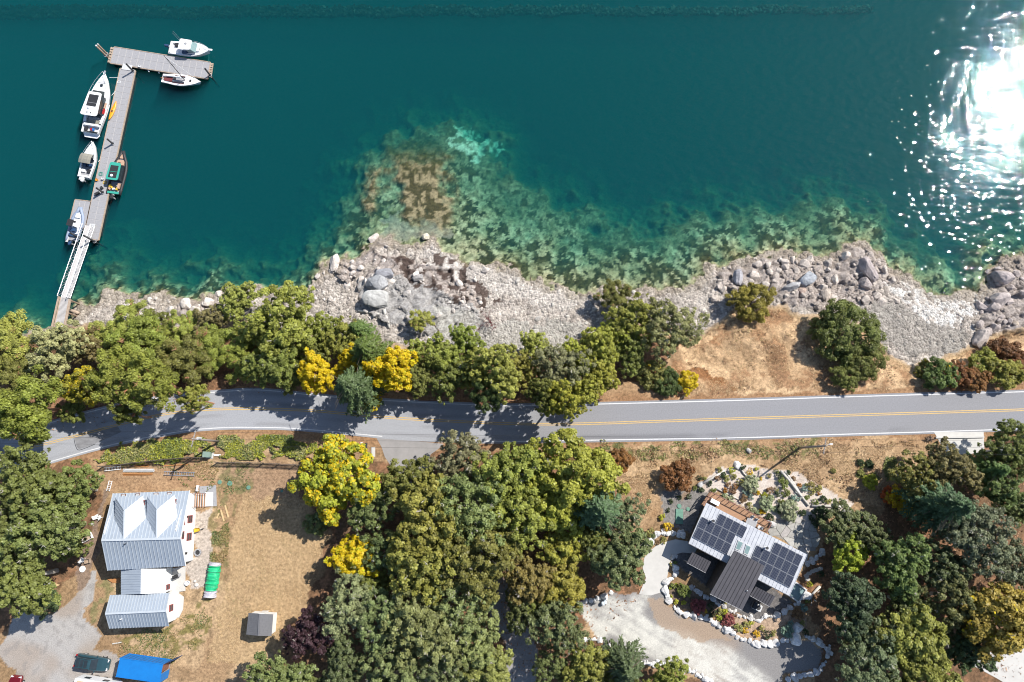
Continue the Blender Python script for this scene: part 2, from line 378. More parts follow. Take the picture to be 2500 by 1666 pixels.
rn_w = smooth_line(wp(RN, GZ), 6); rc_w = smooth_line(wp(RC, GZ), 6); rs_w = smooth_line(wp(RS, GZ), 6)
def line_y(pts, x):
    p = sorted(pts); return np.interp(x, [a for a, b in p], [b for a, b in p])

xs = np.arange(-116, 116.01, 0.25)
ys = np.concatenate([np.arange(-48, -31, 0.5), np.arange(-31, 11.9, 0.25), np.arange(12, 46, 0.2), np.arange(46, 62, 0.3), np.arange(62, 102, 0.6)])
X, Y = np.meshgrid(xs, ys)
rng0 = np.random.default_rng(5)
px0, py0 = PX(X, Y, np.zeros_like(X))
DX0, DY0 = px0 / 1.0625, py0 / 1.0625
shore_poly = [(-5000, -5000)] + shore_w + [(5000, -5000)]
landpoly = [(-400, -400)] + shore_w + [(400, -400)]
jx = (fbm(X, Y, 2.6, 4, 301, 0.6) - 0.5) * 4.6; jy = (fbm(X, Y, 2.6, 4, 302, 0.6) - 0.5) * 4.6
land = inpoly(X + jx, Y + jy, landpoly)
ds = pdist(X + jx, Y + jy, shore_w)
dshelf = pdist(X + jx * 2, Y + jy * 2, shelf_w)
inshelf = inpoly(X + jx * 2, Y + jy * 2, [(-400, -400)] + shelf_w + [(400, -400)]) & ~land
S = np.where(land, ds, -ds)
wob = fbm(X, Y, 3.0, 4, 3) - 0.5
# land heights
zl = GZ * sst(0.0, 27.0, S + 1.2)
zl = np.maximum(zl, 0.05 * np.clip(S, 0, 3)) + 0.02
roadd = pdist(X, Y, rc_w)
cy_road = np.interp(X, [p[0] for p in rc_w], [p[1] for p in rc_w])
south = Y < cy_road
flat = np.where(south, 1.0, 1 - sst(4.4, 9.0, roadd))
# sea bed
q = ds / (ds + dshelf + 1e-6)
dep = np.where(inshelf, 0.05 + 1.35 * q ** 0.9, 1.4 + np.minimum(dshelf * 0.5, 5.6))
dep = dep + np.where(land, 0, (fbm(X, Y, 5, 4, 11) - 0.5) * np.clip(dep, 0, 1.5) * 0.5)
reef = [(816, 450), (826, 400), (858, 372), (880, 330), (900, 300), (960, 288), (1018, 300), (1030, 360), (1040, 420), (1052, 480), (1040, 540), (960, 548), (915, 530), (905, 490), (880, 492), (845, 500), (818, 490)]
nx = (fbm(X, Y, 2.2, 3, 21) - 0.5) * 34; ny = (fbm(X, Y, 2.2, 3, 22) - 0.5) * 34
def reg(poly, wobble=1.0):
    return inpoly(DXY[0] + nx * wobble, DXY[1] + ny * wobble, poly)
DXY = (DX0, DY0)
REEF = [[(905, 420), (880, 350), (895, 305), (950, 288), (1010, 296), (1030, 350), (1032, 430), (1046, 490), (1020, 530), (960, 520), (918, 490)], [(820, 470), (824, 410), (850, 380), (878, 390), (884, 440), (866, 490), (838, 502)]]
soft = np.zeros(X.shape)
near = (DX0 > 760) & (DX0 < 1120) & (DY0 > 240) & (DY0 < 590)
for p_ in REEF:
    xx, yy = DX0[near] + nx[near] * 1.3, DY0[near] + ny[near] * 1.3
    dd_ = pdist(xx, yy, p_ + [p_[0]]); dd_ = np.where(inpoly(xx, yy, p_), dd_, -dd_)
    soft[near] = np.maximum(soft[near], sst(-12, 22, dd_ + (fbm(X[near], Y[near], 1.3, 4, 311) - 0.5) * 44))
m_reef = soft > 0.5
c1, c2, cid = cell(X + wob * 2, Y + wob * 2, 2.4, 31)
c1b, c2b, cidb = cell(X + wob, Y - wob, 0.9, 33)
blocks = cid * 0.55 + sst(0.0, 0.3, c2 - c1) * 0.35 + cidb * 0.22 + sst(0, 0.3, c2b - c1b) * 0.12
rdep = 0.22 + 1.5 * sst(400, 288, DY0) + 0.35 * sst(900, 830, DX0) * sst(500, 400, DY0) - blocks * 0.3 + (fbm(X, Y, 1.5, 4, 23) - 0.5) * 0.5
dep = dep * (1 - soft) + np.clip(rdep, 0.12, 9) * soft
OUT = [[(826, 640), (868, 590), (960, 596), (1060, 615), (1122, 690), (1010, 785), (900, 745), (828, 722)],
       [(1640, 622), (1750, 592), (1850, 588), (1935, 566), (1960, 552), (2030, 600), (2062, 640), (1990, 700), (1900, 720), (1800, 694), (1745, 652), (1680, 672)],
       [(2268, 590), (2460, 580), (2460, 770), (2262, 775), (2236, 745), (2292, 690)],
       [(395, 690), (440, 676), (495, 680), (505, 735), (420, 745)],
       [(750, 612), (850, 550), (900, 556), (860, 600), (800, 640)]]
z_a = np.where(land, zl, -dep)
DXY = tuple(a / 1.0625 for a in PX(X, Y, np.clip(z_a, 0, 9)))
m_out = np.zeros(X.shape, bool)
for p in OUT: m_out |= reg(p, 1.0)
rough = np.where(m_out, 1.0, 0.0) * sst(0, 2.0, np.where(land, ds, 0))
ridge = 1 - np.abs(fbm(X, Y, 2.6, 5, 41) - 0.5) * 2
zl = zl + rough * (blocks * 1.05 + (ridge - 0.75) * 1.1 - 0.35)
belt = sst(0, 1.5, S) * (1 - flat)
zl = zl + belt * ((fbm(X, Y, 1.1, 4, 51) - 0.5) * 0.30 + (fbm(X, Y, 6, 3, 52) - 0.5) * 0.5)
zl = zl * (1 - flat) + (GZ - 0.03) * flat
Z = np.where(land, np.maximum(zl, 0.015), -dep)
seam_ = np.abs(S) < 0.35
Z = np.where(seam_, S * 0.12, Z)
pxg, pyg = PX(X, Y, Z)
DXY = (pxg / 1.0625, pyg / 1.0625)
bankline = line_y(BANK, DXY[0]) + ny * 0.8
beachm = land & (DXY[1] < bankline) & ~south

def mixc(c, m, col):
    m = np.asarray(m, float)[..., None]; return c * (1 - m) + np.array(col) * m
n1 = fbm(X, Y, 0.7, 3, 61); n2 = fbm(X, Y, 3.5, 4, 62); n3 = fbm(X, Y, 9, 3, 63); n4 = fbm(X, Y, 0.45, 2, 64)
# land colours
col = np.zeros(X.shape + (3,)) + np.array((0.335, 0.218, 0.122))
col = mixc(col, sst(0.42, 0.62, n2), (0.44, 0.305, 0.178))
col = mixc(col, sst(0.50, 0.68, n3) * 0.6, (0.23, 0.145, 0.075))
col = mixc(col, sst(0.55, 0.75, n1) * 0.6, (0.17, 0.115, 0.062))
# verges
vn_ = np.minimum(pdist(X, Y, rn_w), pdist(X, Y, rs_w))
col = mixc(col, (1 - sst(0.5, 2.2 + n2, vn_)) * 0.75, (0.30, 0.165, 0.085))
def pz(pts, f): return [tuple(v / 1.0625 for v in f(*p)) for p in pts]
# wood floor (leaf litter) where the trees stand
litter = [[(-60, 760), (230, 740), (700, 760), (900, 790), (1250, 810), (1600, 770), (1560, 880), (1380, 890), (1350, 925), (560, 880), (250, 950), (-60, 1010)],
          [(690, 1060), (860, 1060), (1010, 1040), (1380, 1040), (1450, 1130), (1480, 1380), (1350, 1400), (1280, 1600), (640, 1600), (660, 1400), (760, 1300), (700, 1180)],
          [(-60, 1080), (210, 1060), (235, 1150), (205, 1300), (20, 1430), (-60, 1500)],
          [(2050, 1080), (2160, 1030), (2420, 990), (2420, 1620), (1850, 1620), (1890, 1480), (1830, 1330), (1920, 1200), (2020, 1180)],
          [(1330, 1480), (1370, 1465), (1470, 1530), (1620, 1560), (1640, 1620), (1250, 1620)]]
mlit = np.zeros(X.shape, bool)
for p in litter: mlit |= reg(p, 1.2)
col = mixc(col, mlit * 0.85, (0.135, 0.075, 0.042))
col = mixc(col, mlit * sst(0.5, 0.65, n1), (0.27, 0.145, 0.08))
# grass of the left lot
def patch(poly, c, amt=1.0, wobble=1.0):
    global col
    col = mixc(col, reg(poly, wobble) * np.clip(amt, 0, 1), c)
lawn = pz([(1010, 460), (1440, 440), (1640, 740), (1500, 1000), (1480, 1200), (1280, 1450), (1250, 1568), (820, 1568), (900, 1250), (960, 900), (1000, 640)], ZH)
patch(lawn, (0.43, 0.30, 0.165), 0.6 + 0.4 * n2, 1.5)
stripes = 0.5 + 0.5 * np.sin((X * 0.97 + Y * 0.12) * 5.2 + n3 * 9)
patch(lawn, (0.32, 0.205, 0.105), stripes * sst(0.35, 0.7, n3) * 0.45, 1.5)
patch(pz([(920, 240), (1480, 270), (1420, 460), (1140, 480), (1010, 430)], ZH), (0.315, 0.205, 0.13), 0.7)
patch(pz([(860, 560), (960, 480), (1010, 470), (960, 900), (880, 1000), (760, 1300), (640, 1420), (520, 1350), (840, 1090)], ZH), (0.19, 0.16, 0.07), sst(0.46, 0.6, n1) * 0.7)
patch(pz([(900, 240), (1130, 250), (1100, 440), (1000, 460), (960, 520), (900, 560), (880, 400)], ZH), (0.17, 0.16, 0.07), sst(0.42, 0.58, n1) * 0.7)
patch(pz([(230, 1380), (560, 1340), (700, 1250), (860, 1100), (840, 1400), (640, 1568), (280, 1500)], ZH), (0.19, 0.16, 0.055), sst(0.44, 0.6, n1) * 0.9)
patch(pz([(130, 280), (830, 200), (880, 420), (740, 420), (200, 440)], ZH), (0.33, 0.20, 0.115), 0.6)
patch(pz([(690, 560), (860, 560), (850, 820), (790, 1060), (690, 1080), (680, 940), (750, 880)], ZH), (0.46, 0.40, 0.345), 0.9)
patch(pz([(130, 1000), (255, 1010), (255, 1100), (180, 1110), (155, 1240), (60, 1300), (70, 1120)], ZH), (0.20, 0.18, 0.08), sst(0.35, 0.6, n1) * 0.9)
YARD = pz([(100, 700), (200, 500), (270, 420), (330, 330), (420, 470), (560, 540), (760, 430), (1000, 230), (1090, 100), (1150, 0), (1230, -30), (1200, 150), (1150, 330), (1000, 520), (1170, 640), (1280, 800), (1180, 960),
           (1400, 1000), (1500, 1040), (1460, 1420), (300, 1420), (160, 1200), (60, 1090), (0, 1000), (70, 850)], ZV)
m_yard = reg(YARD, 0.7) & south
PATHL = pz([(0, 1190), (60, 980), (110, 830), (110, 640), (190, 430), (150, 425), (60, 640), (10, 850), (-60, 1000)], ZH)
patch(PATHL, (0.235, 0.17, 0.13), 0.85)
GARDEN = pz([(500, 340), (600, 230), (780, 160), (1010, 190), (1200, 210), (1400, 320), (1640, 450), (1600, 500), (1380, 560), (1310, 600), (1000, 560), (820, 470), (640, 360), (560, 380)], ZM)
m_garden = reg(GARDEN, 0.6) & south
patch(pz([(190, 350), (520, 330), (590, 370), (440, 660), (330, 640), (240, 590), (230, 440)], ZM), (0.21, 0.20, 0.19), 0.95, 0.4)
patch(pz([(420, 960), (590, 1090), (660, 1200), (900, 1310), (1100, 1280), (1200, 1180), (1090, 1110), (830, 880), (430, 780), (280, 860)], ZM), (0.135, 0.13, 0.13), 0.95, 0.4)
patch(pz([(650, 1210), (900, 1320), (1140, 1280), (1280, 1220), (1290, 1400), (1180, 1450), (960, 1470), (820, 1420), (700, 1330), (640, 1270)], ZM), (0.40, 0.29, 0.21), 0.9, 0.4)
patch(pz([(270, 1040), (420, 1060), (660, 1200), (640, 1260), (560, 1260), (330, 1210), (260, 1120)], ZM), (0.16, 0.12, 0.09), 0.9, 0.4)
DRIVE = pz([(300, 210), (560, 140), (790, 150), (960, 130), (950, 210), (1100, 320), (1260, 330), (1420, 430), (1600, 520), (1860, 500), (1990, 480), (2090, 560), (2050, 690), (1800, 720), (1780, 860), (1320, 860), (1180, 740), (1000, 660), (760, 640), (580, 530), (450, 450), (380, 330)], ZG)
m_drive = reg(DRIVE, 0.25) & south
LANE = [(905, 1060), (1010, 1062), (985, 1080), (1010, 1200), (1160, 1330), (1215, 1450), (1235, 1490), (1230, 1620), (1165, 1620), (1160, 1480), (1120, 1400), (1000, 1280), (930, 1150)]
m_lane = reg(LANE, 0.25) & south & ~m_drive
# yellowed scrub and green on the verge, dry slope right of the road bank
patch([(1600, 770), (1690, 700), (1800, 700), (1900, 740), (1990, 760), (2040, 810), (2130, 830), (2400, 750), (2400, 860), (1900, 905), (1480, 915), (1500, 850)], (0.56, 0.385, 0.225), 0.40 + 0.6 * sst(0.36, 0.6, n2))
patch([(1560, 800), (1690, 700), (1850, 720), (2040, 815), (2353, 790), (2353, 885), (1480, 912)], (0.27, 0.145, 0.075), sst(0.50, 0.64, fbm(X, Y, 2.4, 5, 341, 0.6)) * 0.75, 1.5)
patch([(1400, 1030), (2110, 1010), (2020, 1160), (1700, 1060), (1490, 1200)], (0.27, 0.16, 0.08), sst(0.52, 0.66, fbm(X, Y, 2.0, 5, 342, 0.6)) * 0.6, 1.5)
patch([(1480, 830), (1600, 850), (1660, 870), (1700, 905), (1480, 912)], (0.26, 0.125, 0.055), sst(0.42, 0.6, n2))
patch([(1620, 780), (1680, 760), (1760, 850), (1700, 890)], (0.30, 0.15, 0.07), sst(0.5, 0.62, n2) * 0.8)
patch([(1380, 1025), (1700, 1015), (2100, 1005), (2150, 1020), (2080, 1090), (2020, 1160), (1900, 1120), (1700, 1065), (1560, 1060), (1500, 1180), (1450, 1230), (1400, 1110)], (0.50, 0.345, 0.20), 0.3 + 0.65 * sst(0.36, 0.62, n2))
patch([(1380, 1022), (1900, 1012), (1890, 1050), (1560, 1062), (1420, 1055)], (0.13, 0.13, 0.045), sst(0.52, 0.62, n1) * 0.85)
# gravel colours
gcol = np.zeros_like(col) + np.array((0.345, 0.33, 0.315))
rut = 0.5 + 0.5 * np.sin(pdist(X, Y, [V2(P(*ZV(300, 300))), V2(P(*ZV(400, 700))), V2(P(*ZV(800, 1000))), V2(P(*ZV(1100, 1361)))]) * 5.5 + n3 * 3)
gcol = mixc(gcol, rut * 0.4 * n2 * 2, (0.42, 0.39, 0.365))
gcol = mixc(gcol, sst(0.55, 0.7, n3) * 0.7, (0.30, 0.245, 0.20))
gcol = mixc(gcol, sst(0.6, 0.72, n1) * 0.5, (0.22, 0.205, 0.195))
col = np.where(m_yard[..., None], gcol, col)
dcol = np.zeros_like(col) + np.array((0.225, 0.215, 0.21))
DT = [(300, 330), (430, 350), (640, 340), (760, 430), (960, 500), (1160, 560), (1330, 650), (1500, 740), (1640, 860)]
DT2 = [(500, 210), (640, 260), (720, 330), (790, 170), (760, 120)]
DT3 = [(780, 150), (730, 300), (860, 430), (1000, 520)]
gz = lambda pts: [V2(P(*ZG(*p))) for p in pts]
dd = pdist(X, Y, gz(DT))
white = (1 - sst(1.0, 3.1 + 2.2 * (n2 - 0.5), dd))
white = np.maximum(white, 0.85 * (1 - sst(0.4, 1.9 + 1.5 * (n2 - .5), pdist(X, Y, gz(DT2)))))
white = np.maximum(white, (1 - sst(0.5, 1.9 + 1.5 * (n2 - .5), pdist(X, Y, gz(DT3)))))
sx_, sy_ = X * 0.87 - Y * 0.49, X * 0.49 + Y * 0.87
stk = fbm(sx_ * 0.16, sy_, 0.42, 4, 331, 0.6); stk2 = fbm(X, Y, 1.8, 4, 332, 0.6)
white = np.clip(white * (0.55 + 0.9 * sst(0.3, 0.62, stk)) * (0.72 + 0.5 * sst(0.3, 0.6, stk2)), 0, 1)
dcol = mixc(dcol, sst(0.5, 0.62, n3) * 0.6, (0.30, 0.235, 0.185))
dcol = mixc(dcol, np.clip(white * (0.75 + 0.6 * (n1 - 0.4)), 0, 1), (0.57, 0.555, 0.505))
dcol = mixc(dcol, reg(pz([(820, 180), (950, 170), (1080, 320), (1240, 350), (1430, 470), (1200, 480), (960, 420), (860, 320)], ZG), 0.8) * 0.8, (0.33, 0.245, 0.175))
col = np.where(m_drive[..., None], dcol, col)
lcol = np.zeros_like(col) + np.array((0.285, 0.27, 0.265)); lcol = mixc(lcol, sst(0.5, 0.7, n2) * 0.5, (0.35, 0.26, 0.20))
col = np.where(m_lane[..., None], lcol, col)
gdc = mixc(np.zeros_like(col) + np.array((0.54, 0.475, 0.42)), sst(0.5, 0.65, n1) * 0.6, (0.40, 0.32, 0.255))
col = np.where(m_garden[..., None], gdc, col)
# beach colours
bc = np.zeros_like(col) + np.array((0.56, 0.50, 0.445))
bc = mixc(bc, sst(0.42, 0.6, n1) * 0.6, (0.36, 0.315, 0.275))
bc = mixc(bc, sst(0.5, 0.65, n2) * 0.5, (0.66, 0.60, 0.54))
bc = mixc(bc, sst(0.58, 0.7, n4) * 0.6, (0.20, 0.175, 0.155))
bc = mixc(bc, m_out * 0.75, (0.40, 0.345, 0.315))
bc = mixc(bc, m_out * sst(0.0, 0.10, 0.10 - (c2 - c1)) * 0.7, (0.16, 0.135, 0.12))
bc = mixc(bc, m_out * sst(0.45, 0.62, n2) * 0.5, (0.50, 0.42, 0.37))
def bpatch(poly, c, amt=1.0, w=1.0):
    global bc
    bc = mixc(bc, reg(poly, w) * np.clip(amt, 0, 1), c)
bpatch([(830, 640), (900, 630), (960, 640), (1060, 690), (1120, 740), (1000, 790), (880, 740), (830, 720)], (0.375, 0.365, 0.355), 0.85)
bpatch([(1000, 700), (1120, 740), (1340, 740), (1360, 800), (1120, 830), (1000, 790)], (0.44, 0.425, 0.385), 0.7)
bpatch([(960, 570), (1040, 580), (1120, 612), (1200, 640), (1350, 690), (1360, 720), (1200, 690), (1080, 650), (980, 600)], (0.62, 0.57, 0.52), 0.55 + n1 * 0.6)
weed = reg([(880, 596), (960, 586), (1070, 606), (1150, 690), (1100, 712), (1000, 668), (930, 640)], 2.0) & (fbm(X, Y, 0.9, 4, 71) > 0.455)
bpatch([(880, 596), (960, 586), (1070, 606), (1150, 690), (1100, 712), (1000, 668), (930, 640)], (0.085, 0.058, 0.048), sst(0.44, 0.51, fbm(X, Y, 0.9, 4, 71)) * 0.95, 2.0)
bpatch([(2030, 655), (2130, 680), (2230, 690), (2240, 745), (2190, 745), (2090, 715)], (0.80, 0.77, 0.73), sst(0.34, 0.58, n1), 2.6)
bpatch([(1990, 690), (2060, 700), (2200, 750), (2230, 770), (2180, 815), (2080, 835), (2030, 790)], (0.33, 0.31, 0.28), 0.45 + 0.5 * n2, 2.4)
wet = (1 - sst(0.0, 2.0 + 1.6 * (n2 - 0.4) * 2, S))
bc = mixc(bc, wet * 0.55, (0.27, 0.215, 0.135))
col = np.where(beachm[..., None], bc, col)
edge = (sst(-16, 16, DXY[1] - bankline)); trans = land & ~south & (np.abs(DXY[1] - bankline) < 16)
col = np.where((trans & ~beachm)[..., None], mixc(bc, edge, (0.36, 0.25, 0.14)), col)
# sea bed colours
sc_ = np.zeros_like(col) + np.array((0.45, 0.44, 0.27))
sc_ = mixc(sc_, sst(0.35, 0.65, n2) * 0.6, (0.20, 0.21, 0.10))
sh = np.clip(dep / 1.4, 0, 1)
alg = fbm(X, Y, 1.0, 4, 81, 0.62)
thr = np.interp(np.clip(S, -12, 0), [-12, -5, -1.5, 0], [0.54, 0.515, 0.485, 0.57])
sc_ = mixc(sc_, inshelf * sst(thr, thr + 0.025, alg) * 0.96, (0.022, 0.028, 0.010))
sc_ = mixc(sc_, inshelf * sst(0.46, 0.6, n4) * 0.6, (0.09, 0.095, 0.04))
rb = mixc(np.zeros_like(col) + np.array((0.33, 0.26, 0.155)), sst(0.40, 0.54, fbm(X, Y, 0.7, 4, 83)) * 0.9, (0.05, 0.045, 0.016))
rb = mixc(rb, sst(430, 330, DY0) * 0.75, (0.06, 0.065, 0.018))
sc_ = sc_ * (1 - soft[..., None]) + rb * soft[..., None]

sc_ = mixc(sc_, reg([(905, 490), (960, 500), (1020, 500), (1040, 550), (880, 560), (850, 530)], 2.2) * (1 - soft) * 0.75, (0.30, 0.28, 0.22))
deep = ~inshelf & ~land & ~m_reef
pale = reg([(1030, 290), (1060, 285), (1100, 310), (1150, 345), (1140, 362), (1040, 360)], 1.8)
eel = reg([(1050, 370), (1160, 340), (1400, 420), (1500, 480), (1560, 500), (1300, 480), (1150, 430), (1060, 400)], 2.0) | reg([(820, 380), (850, 330), (960, 280), (1100, 270), (1050, 300), (930, 310), (840, 400)], 1.5)
sc_ = mixc(sc_, deep * eel * sst(0.40, 0.6, n1) * 0.6, (0.07, 0.075, 0.05))
sc_ = mixc(sc_, (deep * 0.85 + inshelf * sst(0.45, 1.0, q) * 0.7) * (1 - soft), (0.105, 0.115, 0.055))
sc_ = mixc(sc_, deep * reg([(-100, 0), (2010, 2), (2010, 22), (1000, 26), (-100, 34)], 0.25) * 0.75, (0.06, 0.08, 0.05))
sc_ = mixc(sc_, pale * (1 - soft) * sst(0.36, 0.6, n1), (0.62, 0.64, 0.48))
col = np.where(land[..., None], col, sc_)

# one sheet, cut by kind along its own edges
NYg, NXg = X.shape
idx = np.arange(NYg * NXg).reshape(NYg, NXg)
quads = np.stack([idx[:-1, :-1], idx[:-1, 1:], idx[1:, 1:], idx[1:, :-1]], -1).reshape(-1, 4)
kindv = np.where(~land, 0, np.where(beachm, 1, np.where(m_yard, 3, np.where(m_drive, 4, np.where(m_lane, 5, np.where(m_garden, 6, 2))))))
kf = kindv[:-1, :-1].reshape(-1)
verts = np.stack([X, Y, Z], -1).reshape(-1, 3); cols = np.clip(col, 0.01, 0.9).reshape(-1, 3)
M['land'] = terrain_mat('land', 2.6, 0.50, 0.9, 0.95, 7.0, 0.12)
M['beach'] = terrain_mat('beach', 3.2, 0.48, 1.0, 0.9, 4.5, 0.32)
M['gravel'] = terrain_mat('gravel', 6.0, 0.30, 0.6, 0.95, 16.0, 0.06)
M['seabed'] = terrain_mat('seabed', 2.2, 0.55, 0.4, 0.95, 5.0, 0.15)
SET = {}
for k, (nm, mt, lb) in enumerate([('seabed', 'seabed', 'shallow sea bed with dark weed seen through the water'), ('beach', 'beach', 'pale rocky shore between the water and the trees'),
                                  ('ground', 'land', 'dry grassy ground and wood floor of the lots'), ('gravel_yard', 'gravel', 'grey gravel yard beside the white farmhouse'),
                                  ('gravel_driveway', 'gravel', 'pale dusty gravel drive below the modern house'), ('lane', 'gravel', 'grey lane running between the trees from the road'),
                                  ('garden_bed', 'gravel', 'pale gravel garden bed above the modern house')]):
    q_ = quads[kf == k]
    u, inv = np.unique(q_.ravel(), return_inverse=True)
    me = fastmesh(nm, verts[u], inv.reshape(-1, 4), mt, cols[u], 'col', True)
    o = link(nm, me); tag(o, lb, nm.split('_')[-1] if nm != 'garden_bed' else 'garden', kind='structure'); SET[nm] = o
def gz_at(x, y):
    """ground height at a point"""
    j = int(np.clip(round((x - xs[0]) / 0.25), 0, len(xs) - 1)); i = int(np.clip(np.searchsorted(ys, y), 0, len(ys) - 1))
    return float(Z[i, j])
def PG(px, py):
    """the point on the ground seen at a pixel"""
    z = 1.0
    for _ in range(8):
        p = P(px, py, z); z = z * 0.4 + gz_at(p.x, p.y) * 0.6
    return Vector((p.x, p.y, gz_at(p.x, p.y)))

# ------------------------------------------------------------------ water: a closed body with clear absorbing water
m, nt, b, N, L = _base('water')
nt.nodes.remove(b)
tr = N('ShaderNodeBsdfTransparent'); gl = N('ShaderNodeBsdfGlossy'); gl.inputs['Roughness'].default_value = 0.015
fr = N('ShaderNodeFresnel'); fr.inputs['IOR'].default_value = 1.33
geo = N('ShaderNodeNewGeometry')
w1 = N('ShaderNodeTexNoise'); w1.inputs['Scale'].default_value = 0.85; w1.inputs['Detail'].default_value = 1.3; w1.inputs['Roughness'].default_value = 0.55
mp = N('ShaderNodeMapping'); mp.inputs['Rotation'].default_value = (0, 0, R(25)); mp.inputs['Scale'].default_value = (0.62, 1.2, 1)
L(geo.outputs['Position'], mp.inputs['Vector']); L(mp.outputs[0], w1.inputs['Vector'])
bp = N('ShaderNodeBump'); bp.inputs['Strength'].default_value = 1.0; bp.inputs['Distance'].default_value = 0.14
L(w1.outputs['Fac'], bp.inputs['Height'])
L(bp.outputs['Normal'], gl.inputs['Normal']); L(bp.outputs['Normal'], fr.inputs['Normal'])
ms = N('ShaderNodeMixShader'); L(fr.outputs[0], ms.inputs[0]); L(tr.outputs[0], ms.inputs[1]); L(gl.outputs[0], ms.inputs[2])
va = N('ShaderNodeVolumeAbsorption'); va.inputs['Color'].default_value = (0.0, 0.72, 0.72, 1); va.inputs['Density'].default_value = 0.56
vs = N('ShaderNodeVolumeScatter'); vs.inputs['Color'].default_value = (0.05, 0.68, 0.88, 1); vs.inputs['Density'].default_value = 0.118
vadd = N('ShaderNodeAddShader'); L(va.outputs[0], vadd.inputs[0]); L(vs.outputs[0], vadd.inputs[1])
out = nt.nodes['Material Output']; L(ms.outputs[0], out.inputs['Surface']); L(vadd.outputs[0], out.inputs['Volume'])
M['water'] = m
wb = MB(); wb.box((0, 55.5, -4.5), (231, 91, 9.0))
tag(wb.build('water', 'water'), 'clear teal sea water over the whole bay', 'water', kind='structure')

# ------------------------------------------------------------------ road
def resample(pts, n):
    a = np.array(pts); d = np.r_[0, np.cumsum(np.hypot(*np.diff(a, axis=0).T))]
    t = np.linspace(0, d[-1], n); return np.c_[np.interp(t, d, a[:, 0]), np.interp(t, d, a[:, 1])]
NR = 520
a_n = resample(rn_w, NR); a_c = resample(rc_w, NR); a_s = resample(rs_w, NR)
ax = a_n - a_s; ax /= np.linalg.norm(ax, axis=1)[:, None]
e_n = a_n + ax * 0.28; e_s = a_s - ax * 0.28
NT = 25; t = np.linspace(0, 1, NT)[None, :, None]
rv = e_s[:, None, :] * (1 - t) + e_n[:, None, :] * t
rx, ry = rv[..., 0], rv[..., 1]
along = np.linspace(0, 190, NR)[:, None] + 0 * rx
across = np.linspace(0, 1, NT)[None, :] + 0 * rx
rcol = np.zeros(rx.shape + (3,)) + np.array((0.24, 0.24, 0.252))
newer = sst(1250, 1330, PX(rx, ry, np.full(rx.shape, GZ))[0])
rcol = mixc(rcol, (1 - newer) * 0.75, (0.335, 0.345, 0.37))
tyre = np.exp(-((across - 0.14) / 0.035) ** 2) + np.exp(-((across - 0.36) / 0.035) ** 2) + np.exp(-((across - 0.64) / 0.035) ** 2) + np.exp(-((across - 0.86) / 0.035) ** 2)
st = fbm(along, across * 30, 6.0, 4, 91)
rcol = mixc(rcol, (1 - newer) * tyre * sst(0.38, 0.62, st) * 0.5, (0.19, 0.188, 0.195))
rcol = mixc(rcol, newer * tyre * sst(0.40, 0.62, st) * 0.3, (0.265, 0.262, 0.27))
rcol = mixc(rcol, newer * np.exp(-((across - 0.13) / 0.045) ** 2) * sst(0.48, 0.62, fbm(along, across * 8, 9.0, 3, 97)) * 0.8, (0.155, 0.155, 0.165))
rcol = mixc(rcol, (1 - newer) * np.exp(-((across - 0.60) / 0.08) ** 2) * sst(0.5, 0.62, fbm(along, across * 8, 12.0, 3, 98)) * 0.6, (0.17, 0.168, 0.172))
rz = np.full(rx.shape, GZ)
ri = np.arange(NR * NT).reshape(NR, NT)
rq = np.stack([ri[:-1, :-1], ri[1:, :-1], ri[1:, 1:], ri[:-1, 1:]], -1).reshape(-1, 4)
M['asphalt'] = terrain_mat('asphalt', 5.0, 0.16, 0.35, 0.85, 30.0, 0.02)
road = link('road', fastmesh('road', np.stack([rx, ry, rz], -1).reshape(-1, 3), rq, 'asphalt', rcol.reshape(-1, 3), 'col'))
tag(road, 'two-lane asphalt road with double yellow centre line', 'road', kind='structure')
M['linewhite'] = pm('linewhite', (0.66, 0.66, 0.66), (0.50, 0.50, 0.51), 3, 0.7)
M['lineyellow'] = pm('lineyellow', (0.62, 0.40, 0.12), (0.46, 0.31, 0.12), 3, 0.7)
def ribbon(name, line, off, w, mat, parent, z, i0=0, i1=None):
    a = line[i0:i1]; d = np.gradient(a, axis=0); d /= np.linalg.norm(d, axis=1)[:, None]; nrm = np.c_[-d[:, 1], d[:, 0]]
    l = a + nrm * (off + w / 2); r = a + nrm * (off - w / 2); n = len(a)
    v = np.zeros((2 * n, 3)); v[0::2, :2] = r; v[1::2, :2] = l; v[:, 2] = z
    k = np.arange(n - 1) * 2
    return link(name, fastmesh(name, v, np.stack([k, k + 2, k + 3, k + 1], -1), mat), parent)
ribbon('centre_line', a_c, 0.13, 0.11, 'lineyellow', road, GZ + 0.006)
ribbon('centre_line', a_c, -0.13, 0.11, 'lineyellow', road, GZ + 0.006)
ribbon('edge_line', a_n, -0.05, 0.14, 'linewhite', road, GZ + 0.006)
apx = PX(a_s[:, 0], a_s[:, 1], np.full(NR, GZ))[0]
i_a = int(np.searchsorted(apx, 935)); i_b = int(np.searchsorted(apx, 1095))
ribbon('edge_line', a_s, 0.05, 0.14, 'linewhite', road, GZ + 0.006, 0, i_a)
ribbon('edge_line', a_s, 0.05, 0.14, 'linewhite', road, GZ + 0.006, i_b)
def sheet(name, pts, f, z, mat, label, cat, th=0.10, parent=None, kind='structure'):
    mb = MB(); mb.slab([P(*(f(*p) if f else p), z) for p in pts], th)
    o = mb.build(name, mat, parent)
    return tag(o, label, cat, kind=kind) if parent is None else o
M['apron'] = pm('apron', (0.30, 0.285, 0.28), (0.245, 0.235, 0.23), 0.6, 0.9, 0.2, bscale=20)
